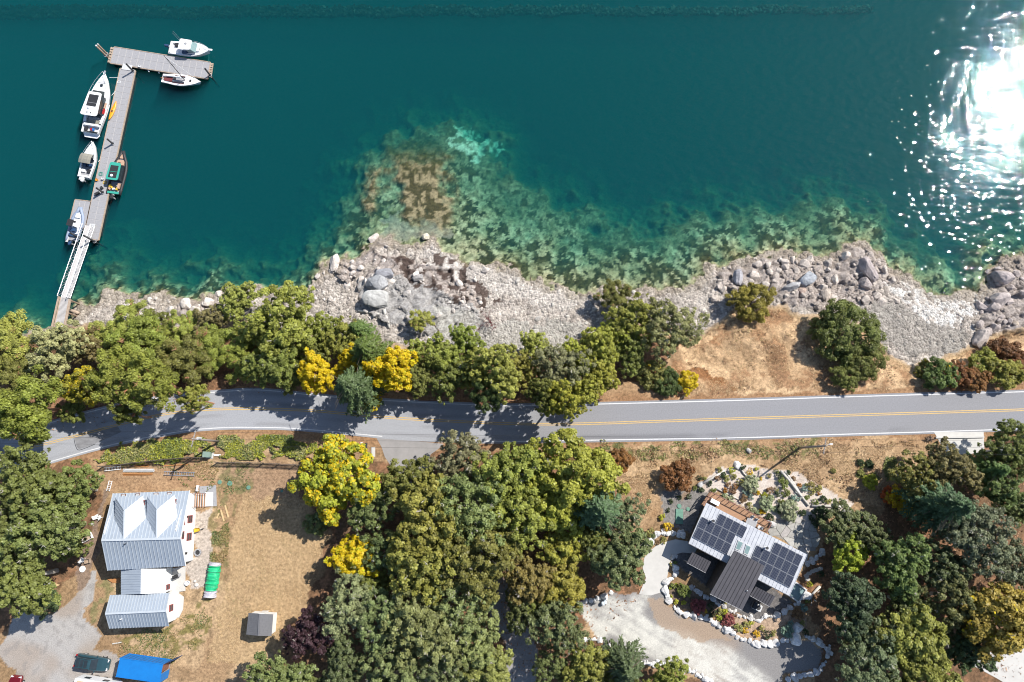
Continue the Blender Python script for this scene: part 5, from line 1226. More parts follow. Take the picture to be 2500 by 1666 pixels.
# 5 green-roofed rigid inflatable
def rib(t, L_, B, tube_mat, r=0.24):
    pts = [(-L_ / 2, -B / 2 + r, 0.5)]
    for i in range(1, 9):
        tt = i / 9; pts.append((-L_ / 2 + L_ * 0.97 * tt, -(float(hb_(tt, B, stern=0.95, p=2.6, m=0.5)) - r), 0.5 + 0.3 * tt ** 3))
    pts += [(L_ / 2 - 0.1, -0.08, 0.84), (L_ / 2 - 0.1, 0.08, 0.84)]
    pts = pts + [(x, -y, z) for x, y, z in reversed(pts[:-2])]
    rr = [r * 0.6] + [r] * (len(pts) - 2) + [r * 0.6]
    MB().tube(pts, rr, 8).build('tube', tube_mat, t, True)
    k = dict(stern=0.9, p=2.4, m=0.5)
    hull(t, L_ * 0.94, B * 0.82, 0.42, 0.3, 'grey', 0.35, **k); deckplate(t, L_ * 0.94, B * 0.82, 0.44, 0.25, 0.0, 1.0, 'grey', 'deck', **k)
t = boat('cabin_inflatable', 'dark inflatable boat with turquoise cabin roof', (592, 318), ZB, 82.5, 0.7)
rib(t, 7.7, 2.75, 'black')
bx(t, 'bow_cushion', 'teak', (2.9, 0.0, 0.78), (0.9, 0.55, 0.12)); bx(t, 'fore_bench', 'teak', (1.75, 0.0, 0.72), (0.9, 1.3, 0.14)); bx(t, 'fore_table', 'black', (1.5, 0.15, 0.8), (0.45, 0.4, 0.12))
tap(t, 'cabin', 'glass', -1.6, 1.25, 0.92, 0.85, 0.5, 1.85, 0.35, 0.1, 0.08); plate(t, 'cabin_roof', 'green', -1.85, 1.2, 1.02, 0.92, 1.86, 0.1, 0, 0.3)
plate(t, 'roof_panel', 'black', -1.5, 0.65, 0.68, 0.66, 1.965, 0.02, 0, 0.06); bx(t, 'roof_bar', 'green', (-0.45, 0, 1.99), (0.06, 1.3, 0.03)); MB().dome((-1.15, 0.12, 1.98), 0.26, 0.26, 0.2, 12, 4).build('radar_dome', 'white', t, True)
bx(t, 'aft_bench', 'teak', (-2.4, -0.7, 0.75), (0.9, 0.35, 0.3)); bx(t, 'stern_deck', 'green', (-3.55, 0.1, 0.6), (0.35, 1.9, 0.12))
for i, (xx, yy, mt) in enumerate(((-2.5, 0.75, 'yellow'), (-2.75, 0.35, 'yellow'), (-2.6, -0.1, 'black'), (-2.9, -0.5, 'yellow'), (-3.0, 0.7, 'teak'), (-2.95, 0.05, 'white'))): bx(t, 'gear_bag', mt, (xx, yy, 0.72), (0.42, 0.3, 0.3), i)
outboard(t, -4.1, 0.0, 0.6, 'black', 1.0)
# 6 grey inflatable
t = boat('inflatable_boat', 'grey-blue inflatable boat with black console lying at the side float', (268, 712), ZB, 80, 0.7)
rib(t, 5.9, 2.35, 'ribtube', 0.25)
deckplate(t, 5.4, 1.8, 0.47, 0.25, 0.1, 0.95, 'white', 'liner', 0, 0.1, stern=0.9, p=2.4, m=0.5)
tap(t, 'console', 'white', -0.6, 0.3, 0.42, 0.36, 0.45, 1.25, 0.2, 0, 0.05); bx(t, 'console_screen', 'black', (0.2, 0, 1.3), (0.15, 0.65, 0.3)); plate(t, 'shade_top', 'black', -0.75, 0.35, 0.5, 0.5, 1.75, 0.06, 0.25, 0.1)
for sg in (-0.2, 0.7): MB().tube([(-0.6, sg, 0.5), (-0.6, sg, 1.75)], 0.025, 4).build('post', 'black', t)
bx(t, 'helm_seat', 'boatblue', (-1.1, 0, 0.75), (0.5, 0.75, 0.55)); bx(t, 'bow_locker', 'white', (1.4, 0, 0.68), (0.7, 0.8, 0.3)); bx(t, 'rear_bench', 'boatblue', (-1.9, 0, 0.65), (0.45, 1.3, 0.3)); outboard(t, -3.1, 0.0, 0.6, 'boatblue', 0.95)
bx(t, 'stern_step', 'ltgrey', (-2.75, 0.75, 0.5), (0.9, 0.35, 0.12))
# 7 kayaks
def kayak(loc, ang, L_, B, mat, name, label):
    t = thing(name, label, 'kayak', loc, R(ang)); rings = []; n = 14
    for i in range(n + 1):
        u = i / n; w = B / 2 * math.sin(math.pi * min(max(u, 0.01), 0.99)) ** 0.6; x = -L_ / 2 + L_ * u; zr = 0.08 * abs(2 * u - 1) ** 3
        rings.append([(x, w * math.cos(a), 0.16 + zr + 0.15 * math.sin(a) * (0.5 + 0.5 * math.sin(math.pi * u))) for a in [6.283 * j / 10 for j in range(10)]])
    MB().loft(rings).build('hull', mat, t, True)
    pts = [(0.45 * math.cos(a * 0.393), 0.2 * math.sin(a * 0.393), 0.315) for a in range(17)]
    MB().tube(pts, 0.025, 5).build('cockpit_rim', 'orange' if mat == 'orange' else 'black', t)
    bx(t, 'seat', 'black', (-0.15, 0, 0.30), (0.3, 0.28, 0.04))
kayak(P(*ZA(812, 975), 0.6) - Vector((0, 0, 0.06)), 76, 3.5, 0.72, 'orange', 'kayak', 'orange kayak lying on the walkway edge beside the cruiser')
M['limegreen'] = pm('limegreen', (0.10, 0.22, 0.02), (0.08, 0.17, 0.02), 2, 0.5)
pk = PG(*ZE(1718, 467)); kayak(pk, 62, 1.5, 0.55, 'limegreen', 'canoe', 'small green canoe drawn up on white shell beach')
def line(pts, label, mat='white', r=0.03, nm='mooring_line'):
    tag(MB().tube(pts, r, 4, False).build(nm, mat), label, 'rope')
line([P(*ZA(770, 600), 1.5), P(*ZA(820, 600), 0.9), P(*ZA(870, 597), 0.55)], 'white mooring line from the cruiser’s bow to the walkway')
line([P(*ZA(795, 800), 1.2), P(*ZA(815, 778), 0.8), P(*ZA(838, 752), 0.55)], 'white mooring line amidships of the cruiser')
line([P(*ZA(1890, 340), 1.3), P(*ZA(1890, 390), 0.8), P(*ZA(1888, 425), 0.55)], 'pale mooring line at the fishing boat’s bow', 'green', 0.02)
line([P(*ZB(438, 235), 0.9), P(*ZB(452, 222), 0.6)], 'short line holding the canvas-topped boat to the walkway')

# ------------------------------------------------------------------ farmhouse lot
def seams(mb, q, n, r=0.035, h=0.05, along='v'):
    """raised ribs over a roof plane q (q0,q1 along the eave; q3,q2 along the ridge)"""
    for i in range(n + 1):
        u = (i + 0.02) / (n + 0.04)
        a, b_ = bil(q, u, 0.0), bil(q, u, 1.0)
        nrm = (q[1] - q[0]).cross(q[3] - q[0]).normalized(); nrm = nrm if nrm.z > 0 else -nrm
        mb.bar(a + nrm * h * 0.5, b_ + nrm * h * 0.5, r * 2, h)
def roofplane(t, base, q, n, mat='metalroof', smat='seam', nm='roof', th=0.12, r=0.04, h=0.05):
    q = [p - base for p in q]
    o = MB().slab(q, th).build(nm, mat, t)
    mb = MB(); seams(mb, q, n, r, h); s = mb.build('standing_seams', smat, o); s['kind'] = 'stuff'
    return o
def gable_walls(t, base, c, ze, zr, mat, nm='wall', z0=-0.1):
    """c: four footprint corners (local xy): c0-c1 along one eave, c2-c3 along the other; ridge between the ends"""
    e0 = (c[0] + c[3]) / 2; e1 = (c[1] + c[2]) / 2
    P3 = lambda p, z: (p.x, p.y, z)
    for a, b_ in ((c[0], c[1]), (c[2], c[3])):
        n = (b_ - a).cross(Vector((0, 0, 1))).normalized() * 0.08
        MB().add([P3(a, z0), P3(b_, z0), P3(b_, ze), P3(a, ze), P3(a - n, z0), P3(b_ - n, z0), P3(b_ - n, ze), P3(a - n, ze)], [(0, 1, 2, 3), (7, 6, 5, 4), (3, 2, 6, 7), (0, 3, 7, 4), (1, 5, 6, 2)]).build(nm, mat, t)
    for a, m_, b_ in ((c[1], e1, c[2]), (c[3], e0, c[0])):
        n = (b_ - a).cross(Vector((0, 0, 1))).normalized() * 0.08
        MB().add([P3(a, z0), P3(b_, z0), P3(b_, ze), P3(m_, zr), P3(a, ze)] + [P3(v - n, z) for v, z in ((a, z0), (b_, z0), (b_, ze), (m_, zr), (a, ze))], [(0, 1, 2, 3, 4), (9, 8, 7, 6, 5), (2, 7, 8, 3), (3, 8, 9, 4)]).build(nm, mat, t)
def window(t, a, b_, u, z, w, h, mat='redframe', out=0.12):
    """a window in the wall that runs from a to b (seen from outside, left to right)"""
    d = (b_ - a).normalized(); n = d.cross(Vector((0, 0, 1))).normalized(); c = a + (b_ - a) * u; rz = math.atan2(d.y, d.x)
    f = MB()
    for dx, dz, sx, sz in ((-w / 2, 0, 0.09, h + 0.09), (w / 2, 0, 0.09, h + 0.09), (0, -h / 2, w, 0.09), (0, h / 2, w, 0.09), (0, 0, w, 0.05)):
        p = c + d * dx + n * out; f.box((p.x, p.y, z + dz), (sx, 0.08, sz), rz)
    o = f.build('window', mat, t)
    g = c + n * (out - 0.01); MB().box((g.x, g.y, z), (w, 0.03, h), rz).build('pane', 'glass', o)
def inset(q, d_eave, d_end):
    """shrink a quad c0..c3 (c0-c1, c2-c3 eaves) in plan"""
    u = (q[1] - q[0]).normalized(); out = []
    c = sum(q, Vector()) / 4
    for p in q:
        r_ = p - c; du = r_.dot(u); v = Vector((-u.y, u.x, 0)); dv = r_.dot(v)
        du -= math.copysign(d_end, du); dv -= math.copysign(d_eave, dv); out.append(Vector((c.x + u.x * du + v.x * dv, c.y + u.y * du + v.y * dv, 0)))
    return out
zE, zR = GZ + 3.3, GZ + 5.9
PH = lambda x, y, z: P(*ZH(x, y), z)
n0, n1_, s1, s0 = PH(205, 447, zE), PH(710, 428, zE), PH(683, 925, zE), PH(170, 955, zE)
r0, r1 = PH(130, 755, zR), PH(650, 742, zR)
cc = (n0 + n1_ + s1 + s0) / 4; base = Vector((cc.x, cc.y, GZ))
H = thing('farmhouse', 'white farmhouse with pale metal roof and two cross-gable dormers', 'house', base)
roofplane(H, base, [n0, n1_, r1, r0], 22); roofplane(H, base, [s1, s0, r0, r1], 22)
MB().bar(r0 - base + Vector((0, 0, 0.05)), r1 - base + Vector((0, 0, 0.05)), 0.3, 0.06).build('ridge_cap', 'seam', H)
fc = MB()
for a, b_ in ((n0, r0), (r0, s0), (n1_, r1), (r1, s1)): fc.bar(a - base + Vector((0, 0, -0.08)), b_ - base + Vector((0, 0, -0.08)), 0.09, 0.2)
fc.build('rake_trim', 'white', H)
foot = inset([n0 - base, n1_ - base, s1 - base, s0 - base], 0.45, 0.55)
gable_walls(H, base, foot, 3.25, 5.72, 'siding')
for u, z in ((0.36, 1.7), (0.62, 1.7), (0.40, 4.0), (0.60, 4.0)): window(H, foot[2], foot[1], u, z, 0.95, 1.3)
for u in (0.2, 0.5, 0.8): window(H, foot[1], foot[0], u, 1.7, 1.1, 1.2)
MB().box((foot[1].x + 0.12, foot[1].y - 3.2, 2.5), (0.25, 0.25, 0.3)).build('wall_lamp', 'black', H); MB().box((foot[2].x + 0.12, foot[2].y + 1.2, 2.5), (0.25, 0.25, 0.3)).build('wall_lamp', 'black', H)
MB().tube([PH(285, 780, zR - 0.2) - base - Vector((0, 0, 0.4)), PH(285, 780, zR - 0.2) - base + Vector((0, 0, 0.3))], 0.06, 8).build('vent_pipe', 'black', H)
zD = GZ + 4.75
def dormer(ra, rb, hl, hr, vl, vr, wx, wy):
    a, b_ = PH(*ra, zR - 0.02), PH(*rb, zR - 0.02)      # ridge: outer end, end at the main ridge
    HL, HR, VL, VR = PH(*hl, zD), PH(*hr, zD), PH(*vl, zD), PH(*vr, zD)
    d = MB().slab([p - base for p in (HL, a, b_, VL)], 0.10).build('dormer_roof', 'metalroof', H)
    s = MB(); seams(s, [p - base for p in (HL, VL, b_, a)], 7, 0.025, 0.035); s.build('standing_seams', 'metalroof', d)['kind'] = 'stuff'
    MB().slab([p - base for p in (a, HR, VR, b_)], 0.10).build('dormer_roof', 'white', H)  # sunward plane of the same metal roof: sunlight put into its colour as white
    d = MB().slab([p - base for p in (HL, HR, a)], 0.10).build('dormer_roof', 'metalroof', H)
    s = MB()
    for i in range(1, 8):
        u = i / 8; p0 = HL.lerp(HR, u); top = HL.lerp(a, u / 0.4) if u < 0.4 else HR.lerp(a, (1 - u) / 0.6); s.bar(p0 - base + Vector((0, 0, 0.03)), top - base + Vector((0, 0, 0.03)), 0.07, 0.05)
    s.build('standing_seams', 'seam', d)['kind'] = 'stuff'
    q = inset([HL - base, HR - base, VR - base, VL - base], 0.3, 0.3)
    MB().prism([(p.x, p.y) for p in reversed(q)], 2.9, zD - GZ - 0.03).build('dormer_wall', 'siding', H)
    window(H, q[2], q[1], 0.8, zD - GZ - 0.65, 0.55, 0.85)
    cap = MB(); cap.bar(a - base + Vector((0, 0, 0.03)), b_ - base + Vector((0, 0, 0.03)), 0.2, 0.05); cap.build('ridge_cap', 'seam', H)
dormer((280, 560), (277, 748), (220, 472), (398, 466), (213, 672), (422, 640), 402, 500)
dormer((495, 553), (492, 742), (430, 466), (608, 460), (425, 662), (632, 628), 615, 495)
for x, y in ((275, 458), (370, 455), (490, 450), (578, 447)):
    p = PH(x, y, zE + 0.16) - base; o = MB().box((p.x, p.y, p.z), (0.62, 0.36, 0.10), 0.06, 0.3).build('skylight', 'trimbrown', H); MB().box((p.x, p.y, p.z + 0.05), (0.46, 0.22, 0.04), 0.06, 0.3).build('pane', 'ltgrey', o)
# link
zE2, zR2 = GZ + 2.7, GZ + 3.35
a0, a1, b0, b1, m0, m1 = PH(258, 945, zE2), PH(258, 1112, zE2), PH(553, 945, zE2), PH(553, 1102, zE2), PH(390, 945, zR2), PH(388, 1107, zR2)
roofplane(H, base, [a1, a0, m0, m1], 10, 'metalroof', 'metalroof'); roofplane(H, base, [b0, b1, m1, m0], 10, 'white', 'white')  # one metal roof: sunlit slope painted white, shaded slope kept grey
lf = inset([a0 - base, a1 - base, b1 - base, b0 - base], 0.35, 0.0)
MB().prism([(p.x, p.y) for p in lf], -0.1, 2.6).build('link_wall', 'siding', H)
window(H, lf[2], lf[3], 0.2, 1.6, 0.6, 0.9)
# south wing
zE3, zR3 = GZ + 2.8, GZ + 4.6
w_ = [PH(187, 1118, zE3), PH(577, 1103, zE3), PH(573, 1322, zE3), PH(183, 1338, zE3)]; wr0, wr1 = PH(155, 1240, zR3), PH(553, 1222, zR3)
roofplane(H, base, [w_[0], w_[1], wr1, wr0], 20); roofplane(H, base, [w_[2], w_[3], wr0, wr1], 20)
MB().bar(wr0 - base + Vector((0, 0, 0.05)), wr1 - base + Vector((0, 0, 0.05)), 0.25, 0.06).build('ridge_cap', 'seam', H)
wf = inset([p - base for p in w_], 0.4, 0.4); gable_walls(H, base, wf, 2.75, 4.45, 'siding')
window(H, wf[2], wf[1], 0.5, 1.6, 0.8, 1.0)
p = PH(262, 1275, zR3 - 0.6) - base; MB().tube([(p.x, p.y, p.z - 0.3), (p.x, p.y, p.z + 0.35)], 0.07, 8).build('vent_pipe', 'white', H)
# terrace, steps, pads
sheet('terrace', [(555, 945), (680, 930), (680, 1090), (640, 1095), (640, 1110), (555, 1105)], ZH, GZ + 0.16, 'concrete', 'pale concrete terrace between farmhouse and its wing', 'terrace', 0.2)
sheet('side_terrace', [(600, 1110), (645, 1110), (672, 1130), (665, 1215), (640, 1265), (600, 1270)], ZH, GZ + 0.10, 'concrete', 'small concrete landing at the wing’s end wall', 'terrace', 0.14)
sheet('paved_pad', [(775, 400), (885, 392), (890, 530), (780, 535)], ZH, GZ + 0.012, 'grey', 'grey pad under the farmhouse steps', 'pad', 0.06)
q = [PH(x, y, GZ + 0.35) for x, y in ((708, 442), (815, 447), (812, 535), (705, 532))]; c0 = sum(q, Vector()) / 4; t = thing('porch_steps', 'brown and white slatted porch steps at the farmhouse corner', 'steps', (c0.x, c0.y, GZ))
for k in range(8):
    z = 1.1 - k * 0.13; u0, u1 = k / 8 + 0.05, (k + 1) / 8 - 0.02
    q_ = [p - Vector((c0.x, c0.y, c0.z)) for p in q]
    MB().slab([Vector((p.x, p.y, z)) for p in (bil(q_, u0, 0), bil(q_, u1, 0), bil(q_, u1, 1), bil(q_, u0, 1))], 0.05).build('tread', 'wood', t)
    MB().slab([Vector((p.x, p.y, z - 0.051)) for p in (bil(q_, u1 - 0.01, 0.02), bil(q_, u1 + 0.01, 0.02), bil(q_, u1 + 0.01, 0.98), bil(q_, u1 - 0.01, 0.98))], 0.13).build('riser', 'white', t)
for v in (0.0, 1.0): MB().tube([bil(q_, 0, v) + Vector((0, 0, 1.7)), bil(q_, 1, v) + Vector((0, 0, 0.8))], 0.035, 5).build('handrail', 'trimbrown', t); [MB().tube([bil(q_, u, v) + Vector((0, 0, -0.3)), bil(q_, u, v) + Vector((0, 0, 1.7 - 0.9 * u))], 0.03, 5).build('post', 'trimbrown', t) for u in (0, 0.5, 1)]
sheet('step_landing', [(815, 438), (865, 438), (863, 530), (814, 530)], ZH, GZ + 0.06, 'white', 'white slab at the foot of the porch steps', 'slab', 0.1)
def simple(name, label, cat, loc, rz=0.0): return thing(name, label, cat, loc, rz)
# bench beside the pad
p = PH(769, 412, GZ); t = simple('garden_bench', 'small white bench on the grey pad', 'bench', p, 1.5)
for y in (-0.12, 0, 0.12): MB().box((0, y, 0.42), (0.85, 0.09, 0.04)).build('slat', 'white', t)
for x in (-0.36, 0.36): MB().box((x, 0, 0.2), (0.06, 0.34, 0.4)).build('leg', 'white', t)
# shed
zs, zt = GZ + 2.1, GZ + 2.95
q = [PH(1100, 1235, zs), PH(1085, 1378, zs), PH(1250, 1388, zs), PH(1262, 1245, zs)]; ra, rb = PH(1173, 1240, zt), PH(1165, 1386, zt)
c0 = sum(q, Vector()) / 4; bs = Vector((c0.x, c0.y, GZ)); t = thing('shed', 'small shed with grey shingle roof on the lawn', 'shed', bs)
for qq in ([q[0], q[1], rb, ra], [q[2], q[3], ra, rb]):
    ql = [p - bs for p in qq]; rf_ = MB().slab(ql, 0.07).build('roof', 'shingle', t)
    nrm = (ql[1] - ql[0]).cross(ql[3] - ql[0]).normalized(); nrm = nrm if nrm.z > 0 else -nrm
    mb = MB(); rg = random.Random(4)
    for i in range(9):
        for j in range(12):
            u0, u1 = (j + 0.02) / 12.1, (j + 0.95) / 12.1; v0, v1 = i / 9, (i + 1) / 9 - 0.004; lift = nrm * (0.012 + 0.012 * rg.random())
            mb.slab([bil(ql, u0, v0) + lift, bil(ql, u1, v0) + lift, bil(ql, u1, v1) + lift * 0.7, bil(ql, u0, v1) + lift * 0.7], 0.01)
    mb.build('shingles', 'shingle', rf_)['kind'] = 'stuff'
MB().bar(ra - bs + Vector((0, 0, 0.03)), rb - bs + Vector((0, 0, 0.03)), 0.22, 0.05).build('ridge_cap', 'shingle', t)
sf = inset([p - bs for p in q], 0.15, 0.15); gable_walls(t, bs, sf, 2.05, 2.85, 'siding')
MB().box(((sf[0].x + sf[3].x) / 2, sf[0].y + 0.05, 0.95), (0.9, 0.06, 1.85)).build('door', 'white', t)
# tarp-covered boat
pa, pb = PH(885, 905, GZ), PH(848, 1125, GZ); ax_ = pb - pa; Lt = ax_.length; t = thing('covered_boat', 'long load under a green tarpaulin with grey ends', 'tarpaulin', (pa + pb) / 2, math.atan2(ax_.y, ax_.x))
rgt = np.random.default_rng(8)
def tarp(x0, x1, w, h, n, mat, nm):
    rings = []
    for i in range(n + 1):
        x = x0 + (x1 - x0) * i / n; hh = h * (1 + 0.12 * rgt.normal()); ww = w * (1 + 0.07 * rgt.normal())
        rings.append([(x, ww * math.cos(a) * (1 + 0.05 * rgt.normal()), max(0.02, hh * max(math.sin(a), 0) ** 0.6)) for a in [math.pi * j / 12 for j in range(13)]])
    MB().loft(rings, True, True, False).build(nm, mat, t)
tarp(-Lt / 2 + 0.3, Lt / 2 - 0.85, 0.82, 0.95, 22, 'tarp', 'green_sheet'); tarp(Lt / 2 - 0.86, Lt / 2 + 0.05, 0.84, 0.85, 6, 'tarpgrey', 'grey_sheet'); tarp(-Lt / 2 - 0.1, -Lt / 2 + 0.32, 0.84, 0.88, 4, 'tarpgrey', 'grey_sheet')
for k in range(2): x = -Lt / 2 + 1.2 + k * 1.9; MB().tube([(x, 0.86 * math.cos(a), 0.02 + 1.03 * max(math.sin(a), 0) ** 0.6) for a in [math.pi * j / 10 for j in range(11)]], 0.012, 4).build('rope', 'lid', t)
# septic lids
for x, y, r, lb in ((910, 372, 0.30, 'green septic lid nearest the porch steps'), (977, 380, 0.38, 'largest green septic lid on the farmhouse lawn'), (1100, 407, 0.30, 'green septic lid right of the largest'), (1320, 430, 0.2, 'small green lid far out on the lawn')):
    t = thing('septic_lid', lb, 'lid', PH(x, y, GZ - 0.02)); MB().disc((0, 0, 0), r, 0.09, 18).build('riser_ring', 'lid', t); MB().disc((0, 0, 0.091), r * 0.82, 0.03, 18).build('cover', 'lid', t)
    MB().box((0, 0, 0.13), (r * 0.5, 0.04, 0.03)).build('handle', 'lid', t)
def boards(name, label, items, mat, cat='boards', w=0.22, h=0.07):
    p0 = PH(*items[0][0], GZ); t = thing(name, label, cat, p0)
    for i, (a, b_, *z) in enumerate(items):
        zz = (z[0] if z else 0) + h / 2; pa, pb = PH(*a, GZ) - p0 + Vector((0, 0, zz)), PH(*b_, GZ) - p0 + Vector((0, 0, zz)); MB().bar(pa, pb, w, h).build('board', z[1] if len(z) > 1 else mat, t)
boards('plank_pile', 'three raw yellow planks lying on the grass by the steps', [((945, 525), (968, 605)), ((918, 558), (938, 628)), ((905, 575), (890, 612))], 'woodnew')
MB  # stack of lumber by the fence
boards('lumber_stack', 'stack of pale and orange boards below the picket fence', [((272, 288), (475, 288), 0.0), ((275, 294), (480, 294), 0.0), ((272, 300), (478, 299), 0.0), ((285, 290), (470, 290), 0.075), ((280, 297), (474, 297), 0.075), ((270, 318), (468, 316), 0, 'woodorange'), ((275, 324), (462, 321), 0, 'woodorange')], 'ltgrey', 'lumber', 0.2)
boards('orange_boards', 'two loose orange boards against the fence foot', [((348, 262), (445, 260)), ((350, 268), (440, 266))], 'woodorange')
boards('orange_batten', 'long orange batten in the grass along the fence', [((545, 263), (700, 255))], 'woodorange', 'board', 0.14)
def ladder(a, b_, w, n, label, mat='alu', z=0.12):
    pa, pb = PH(*a, GZ + z), PH(*b_, GZ + z); t = thing('ladder', label, 'ladder', pa); d = pb - pa; s = d.cross(Vector((0, 0, 1))).normalized() * w / 2
    for sg in (-1, 1): MB().bar(s * sg, d + s * sg, 0.07, 0.06).build('rail', mat, t)
    for i in range(n): k = (i + 0.5) / n; MB().bar(d * k - s, d * k + s, 0.045, 0.045).build('rung', mat, t)
ladder((540, 312), (745, 320), 0.5, 13, 'long aluminium ladder lying on the grass beside the lumber')
ladder((190, 362), (172, 430), 0.45, 6, 'short white ladder lying left of the farmhouse', 'white')
ladder((148, 288), (258, 276), 0.45, 11, 'white lattice strip lying at the fence’s left end', 'white')
# picket fences
def fence(pts, label, h=1.35, sp=0.19):
    w = [PH(x, y, GZ) for x, y in pts]; t = thing('picket_fence', label, 'fence', w[0]); o = w[0]
    tot = sum((b_ - a).length for a, b_ in zip(w[:-1], w[1:])); n = int(tot / sp)
    me = None; mp2 = None; acc = 0
    pk = MB().add([(-0.045, -0.012, 0.05), (0.045, -0.012, 0.05), (0.045, -0.012, h - 0.06), (0, -0.012, h), (-0.045, -0.012, h - 0.06), (-0.045, 0.012, 0.05), (0.045, 0.012, 0.05), (0.045, 0.012, h - 0.06), (0, 0.012, h), (-0.045, 0.012, h - 0.06)], [(0, 1, 2, 3, 4), (9, 8, 7, 6, 5), (0, 5, 6, 1), (1, 6, 7, 2), (2, 7, 8, 3), (3, 8, 9, 4), (4, 9, 5, 0)]).build('picket', 'fencewood', t)
    first = True
    for a, b_ in zip(w[:-1], w[1:]):
        d = b_ - a; L0 = d.length; rz = math.atan2(d.y, d.x)
        for z in (0.35, 1.05): MB().bar(a - o + Vector((0, 0, z)), b_ - o + Vector((0, 0, z)), 0.05, 0.09).build('rail', 'fencewood', t)
        for i in range(int(L0 / 2.4) + 1): p = a - o + d * (i * 2.4 / L0); MB().box((p.x, p.y, 0.7), (0.11, 0.11, 1.5), rz).build('post', 'fencewood', t)
        for i in range(int(L0 / sp)):
            p = a - o + d * ((i + 0.5) * sp / L0)
            e = pk if first else link('picket', pk.data, t); first = False
            nn = d.normalized().cross(Vector((0, 0, 1))) * 0.06
            e.location = (p.x + nn.x, p.y + nn.y, 0); e.rotation_euler = (0, 0, rz)
fence([(140, 270), (360, 245), (560, 222), (720, 210), (825, 210)], 'weathered picket fence left of the green utility box')
fence([(900, 240), (1200, 245), (1500, 262), (1640, 268)], 'weathered picket fence right of the green utility box')
# utility pole, box
def upole(base_px, top_px, label, arm_rz, lamp=False):
    b_ = P(*base_px, GZ); h = 9.0
    t = thing('utility_pole', label, 'pole', (b_.x, b_.y, GZ - 0.05))
    MB().tube([(0, 0, -0.5), (0, 0, h * 0.5), (0, 0, h)], [0.17, 0.145, 0.11], 9).build('shaft', 'woodgrey', t, True)
    ar = MB(); ar.box((0, 0, h - 0.5), (2.3, 0.11, 0.13), arm_rz); a_ = ar.build('crossarm', 'woodgrey', t)
    for k in (-1.0, -0.35, 0.35, 1.0):
        x, y = k * math.cos(arm_rz), k * math.sin(arm_rz); MB().tube([(x, y, h - 0.44), (x, y, h - 0.22)], [0.055, 0.035], 7).build('insulator', 'ltgrey', a_)
    if lamp:
        MB().tube([(0, 0, h - 1.4), (0.5, 0.1, h - 1.1), (1.1, 0.25, h - 1.15)], 0.03, 5).build('bracket', 'alu', t)
        MB().box((1.2, 0.27, h - 1.18), (0.45, 0.2, 0.1)).build('lamp_head', 'ltgrey', t)
    else:
        MB().tube([(0.28, 0.1, h - 2.0), (0.28, 0.1, h - 1.1)], 0.2, 10).build('transformer_can', 'ltgrey', t)
    return Vector((b_.x, b_.y, GZ + h))
tp1 = upole((536, 1078), None, 'wooden utility pole with transformer beside the picket fence', R(80))
tp2 = upole(ZM(1240, 42), None, 'wooden utility pole with lamp arm above the modern house', R(75), True)
for dy, lb in ((-0.9, 'power wire strung below'), (0.0, 'power wire strung in the middle'), (0.9, 'power wire strung above')):
    pts = []
    for i in range(25):
        u = -0.9 + i / 24 * 2.7; p = tp1.lerp(tp2, u); s_ = (u - math.floor(u)); pts.append(p + Vector((0, dy, -0.25 - 1.2 * 4 * s_ * (1 - s_) * 0.25)))
    tag(MB().tube(pts, 0.012, 4, False).build('power_wire', 'black'), lb + ', running from pole to pole beside the road', 'wire')
t = thing('utility_box', 'green metal utility box on a pad by the fence gap', 'utility box', PH(838, 190, GZ), R(-3))
MB().box((0, 0, 0.04), (1.4, 1.1, 0.12)).build('pad', 'concrete', t); M['boxgreen'] = pm('boxgreen', (0.23, 0.31, 0.26), (0.18, 0.25, 0.21), 3, 0.5); MB().box((0, 0, 0.5), (1.0, 0.75, 0.8)).build('cabinet', 'boxgreen', t); MB().box((0, 0, 0.92), (1.08, 0.82, 0.05)).build('lid', 'boxgreen', t)
boards('white_pipes', 'white pipes lying beside the green utility box', [((770, 188), (812, 196)), ((868, 188), (918, 192)), ((872, 196), (905, 197))], 'white', 'pipes', 0.12, 0.1)
# mailboxes
for x, y, mt, lb in ((465, 118, 'white', 'white mailbox at the lane mouth'), (494, 122, 'black', 'dark mailbox beside the white one at the lane mouth')):
    p = P(*ZC(x, y), GZ); t = thing('mailbox', lb, 'mailbox', (p.x, p.y, GZ), R(85)); MB().box((0, 0, 0.55), (0.09, 0.09, 1.1)).build('post', 'woodgrey', t)
    MB().loft([[(xx, 0.2 * math.cos(a), 1.1 + (0.28 * math.sin(a) if a > 0 else 0)) for a in [0, 0.6, 1.2, 1.94, 2.54, 3.14]] for xx in (-0.35, 0.35)]).build('box', mt, t); MB().box((0.3, 0.22, 1.35), (0.08, 0.02, 0.2)).build('flag', 'red', t)
boards('stone_slab', 'pale slab lying in leaves below the mailboxes', [(( (ZC(530, 130)[0] - 200) * 2.703, (ZC(530, 130)[1] - 1040) * 2.703), ((ZC(530, 190)[0] - 200) * 2.703, (ZC(530, 190)[1] - 1040) * 2.703))], 'concrete', 'slab', 0.55, 0.08)
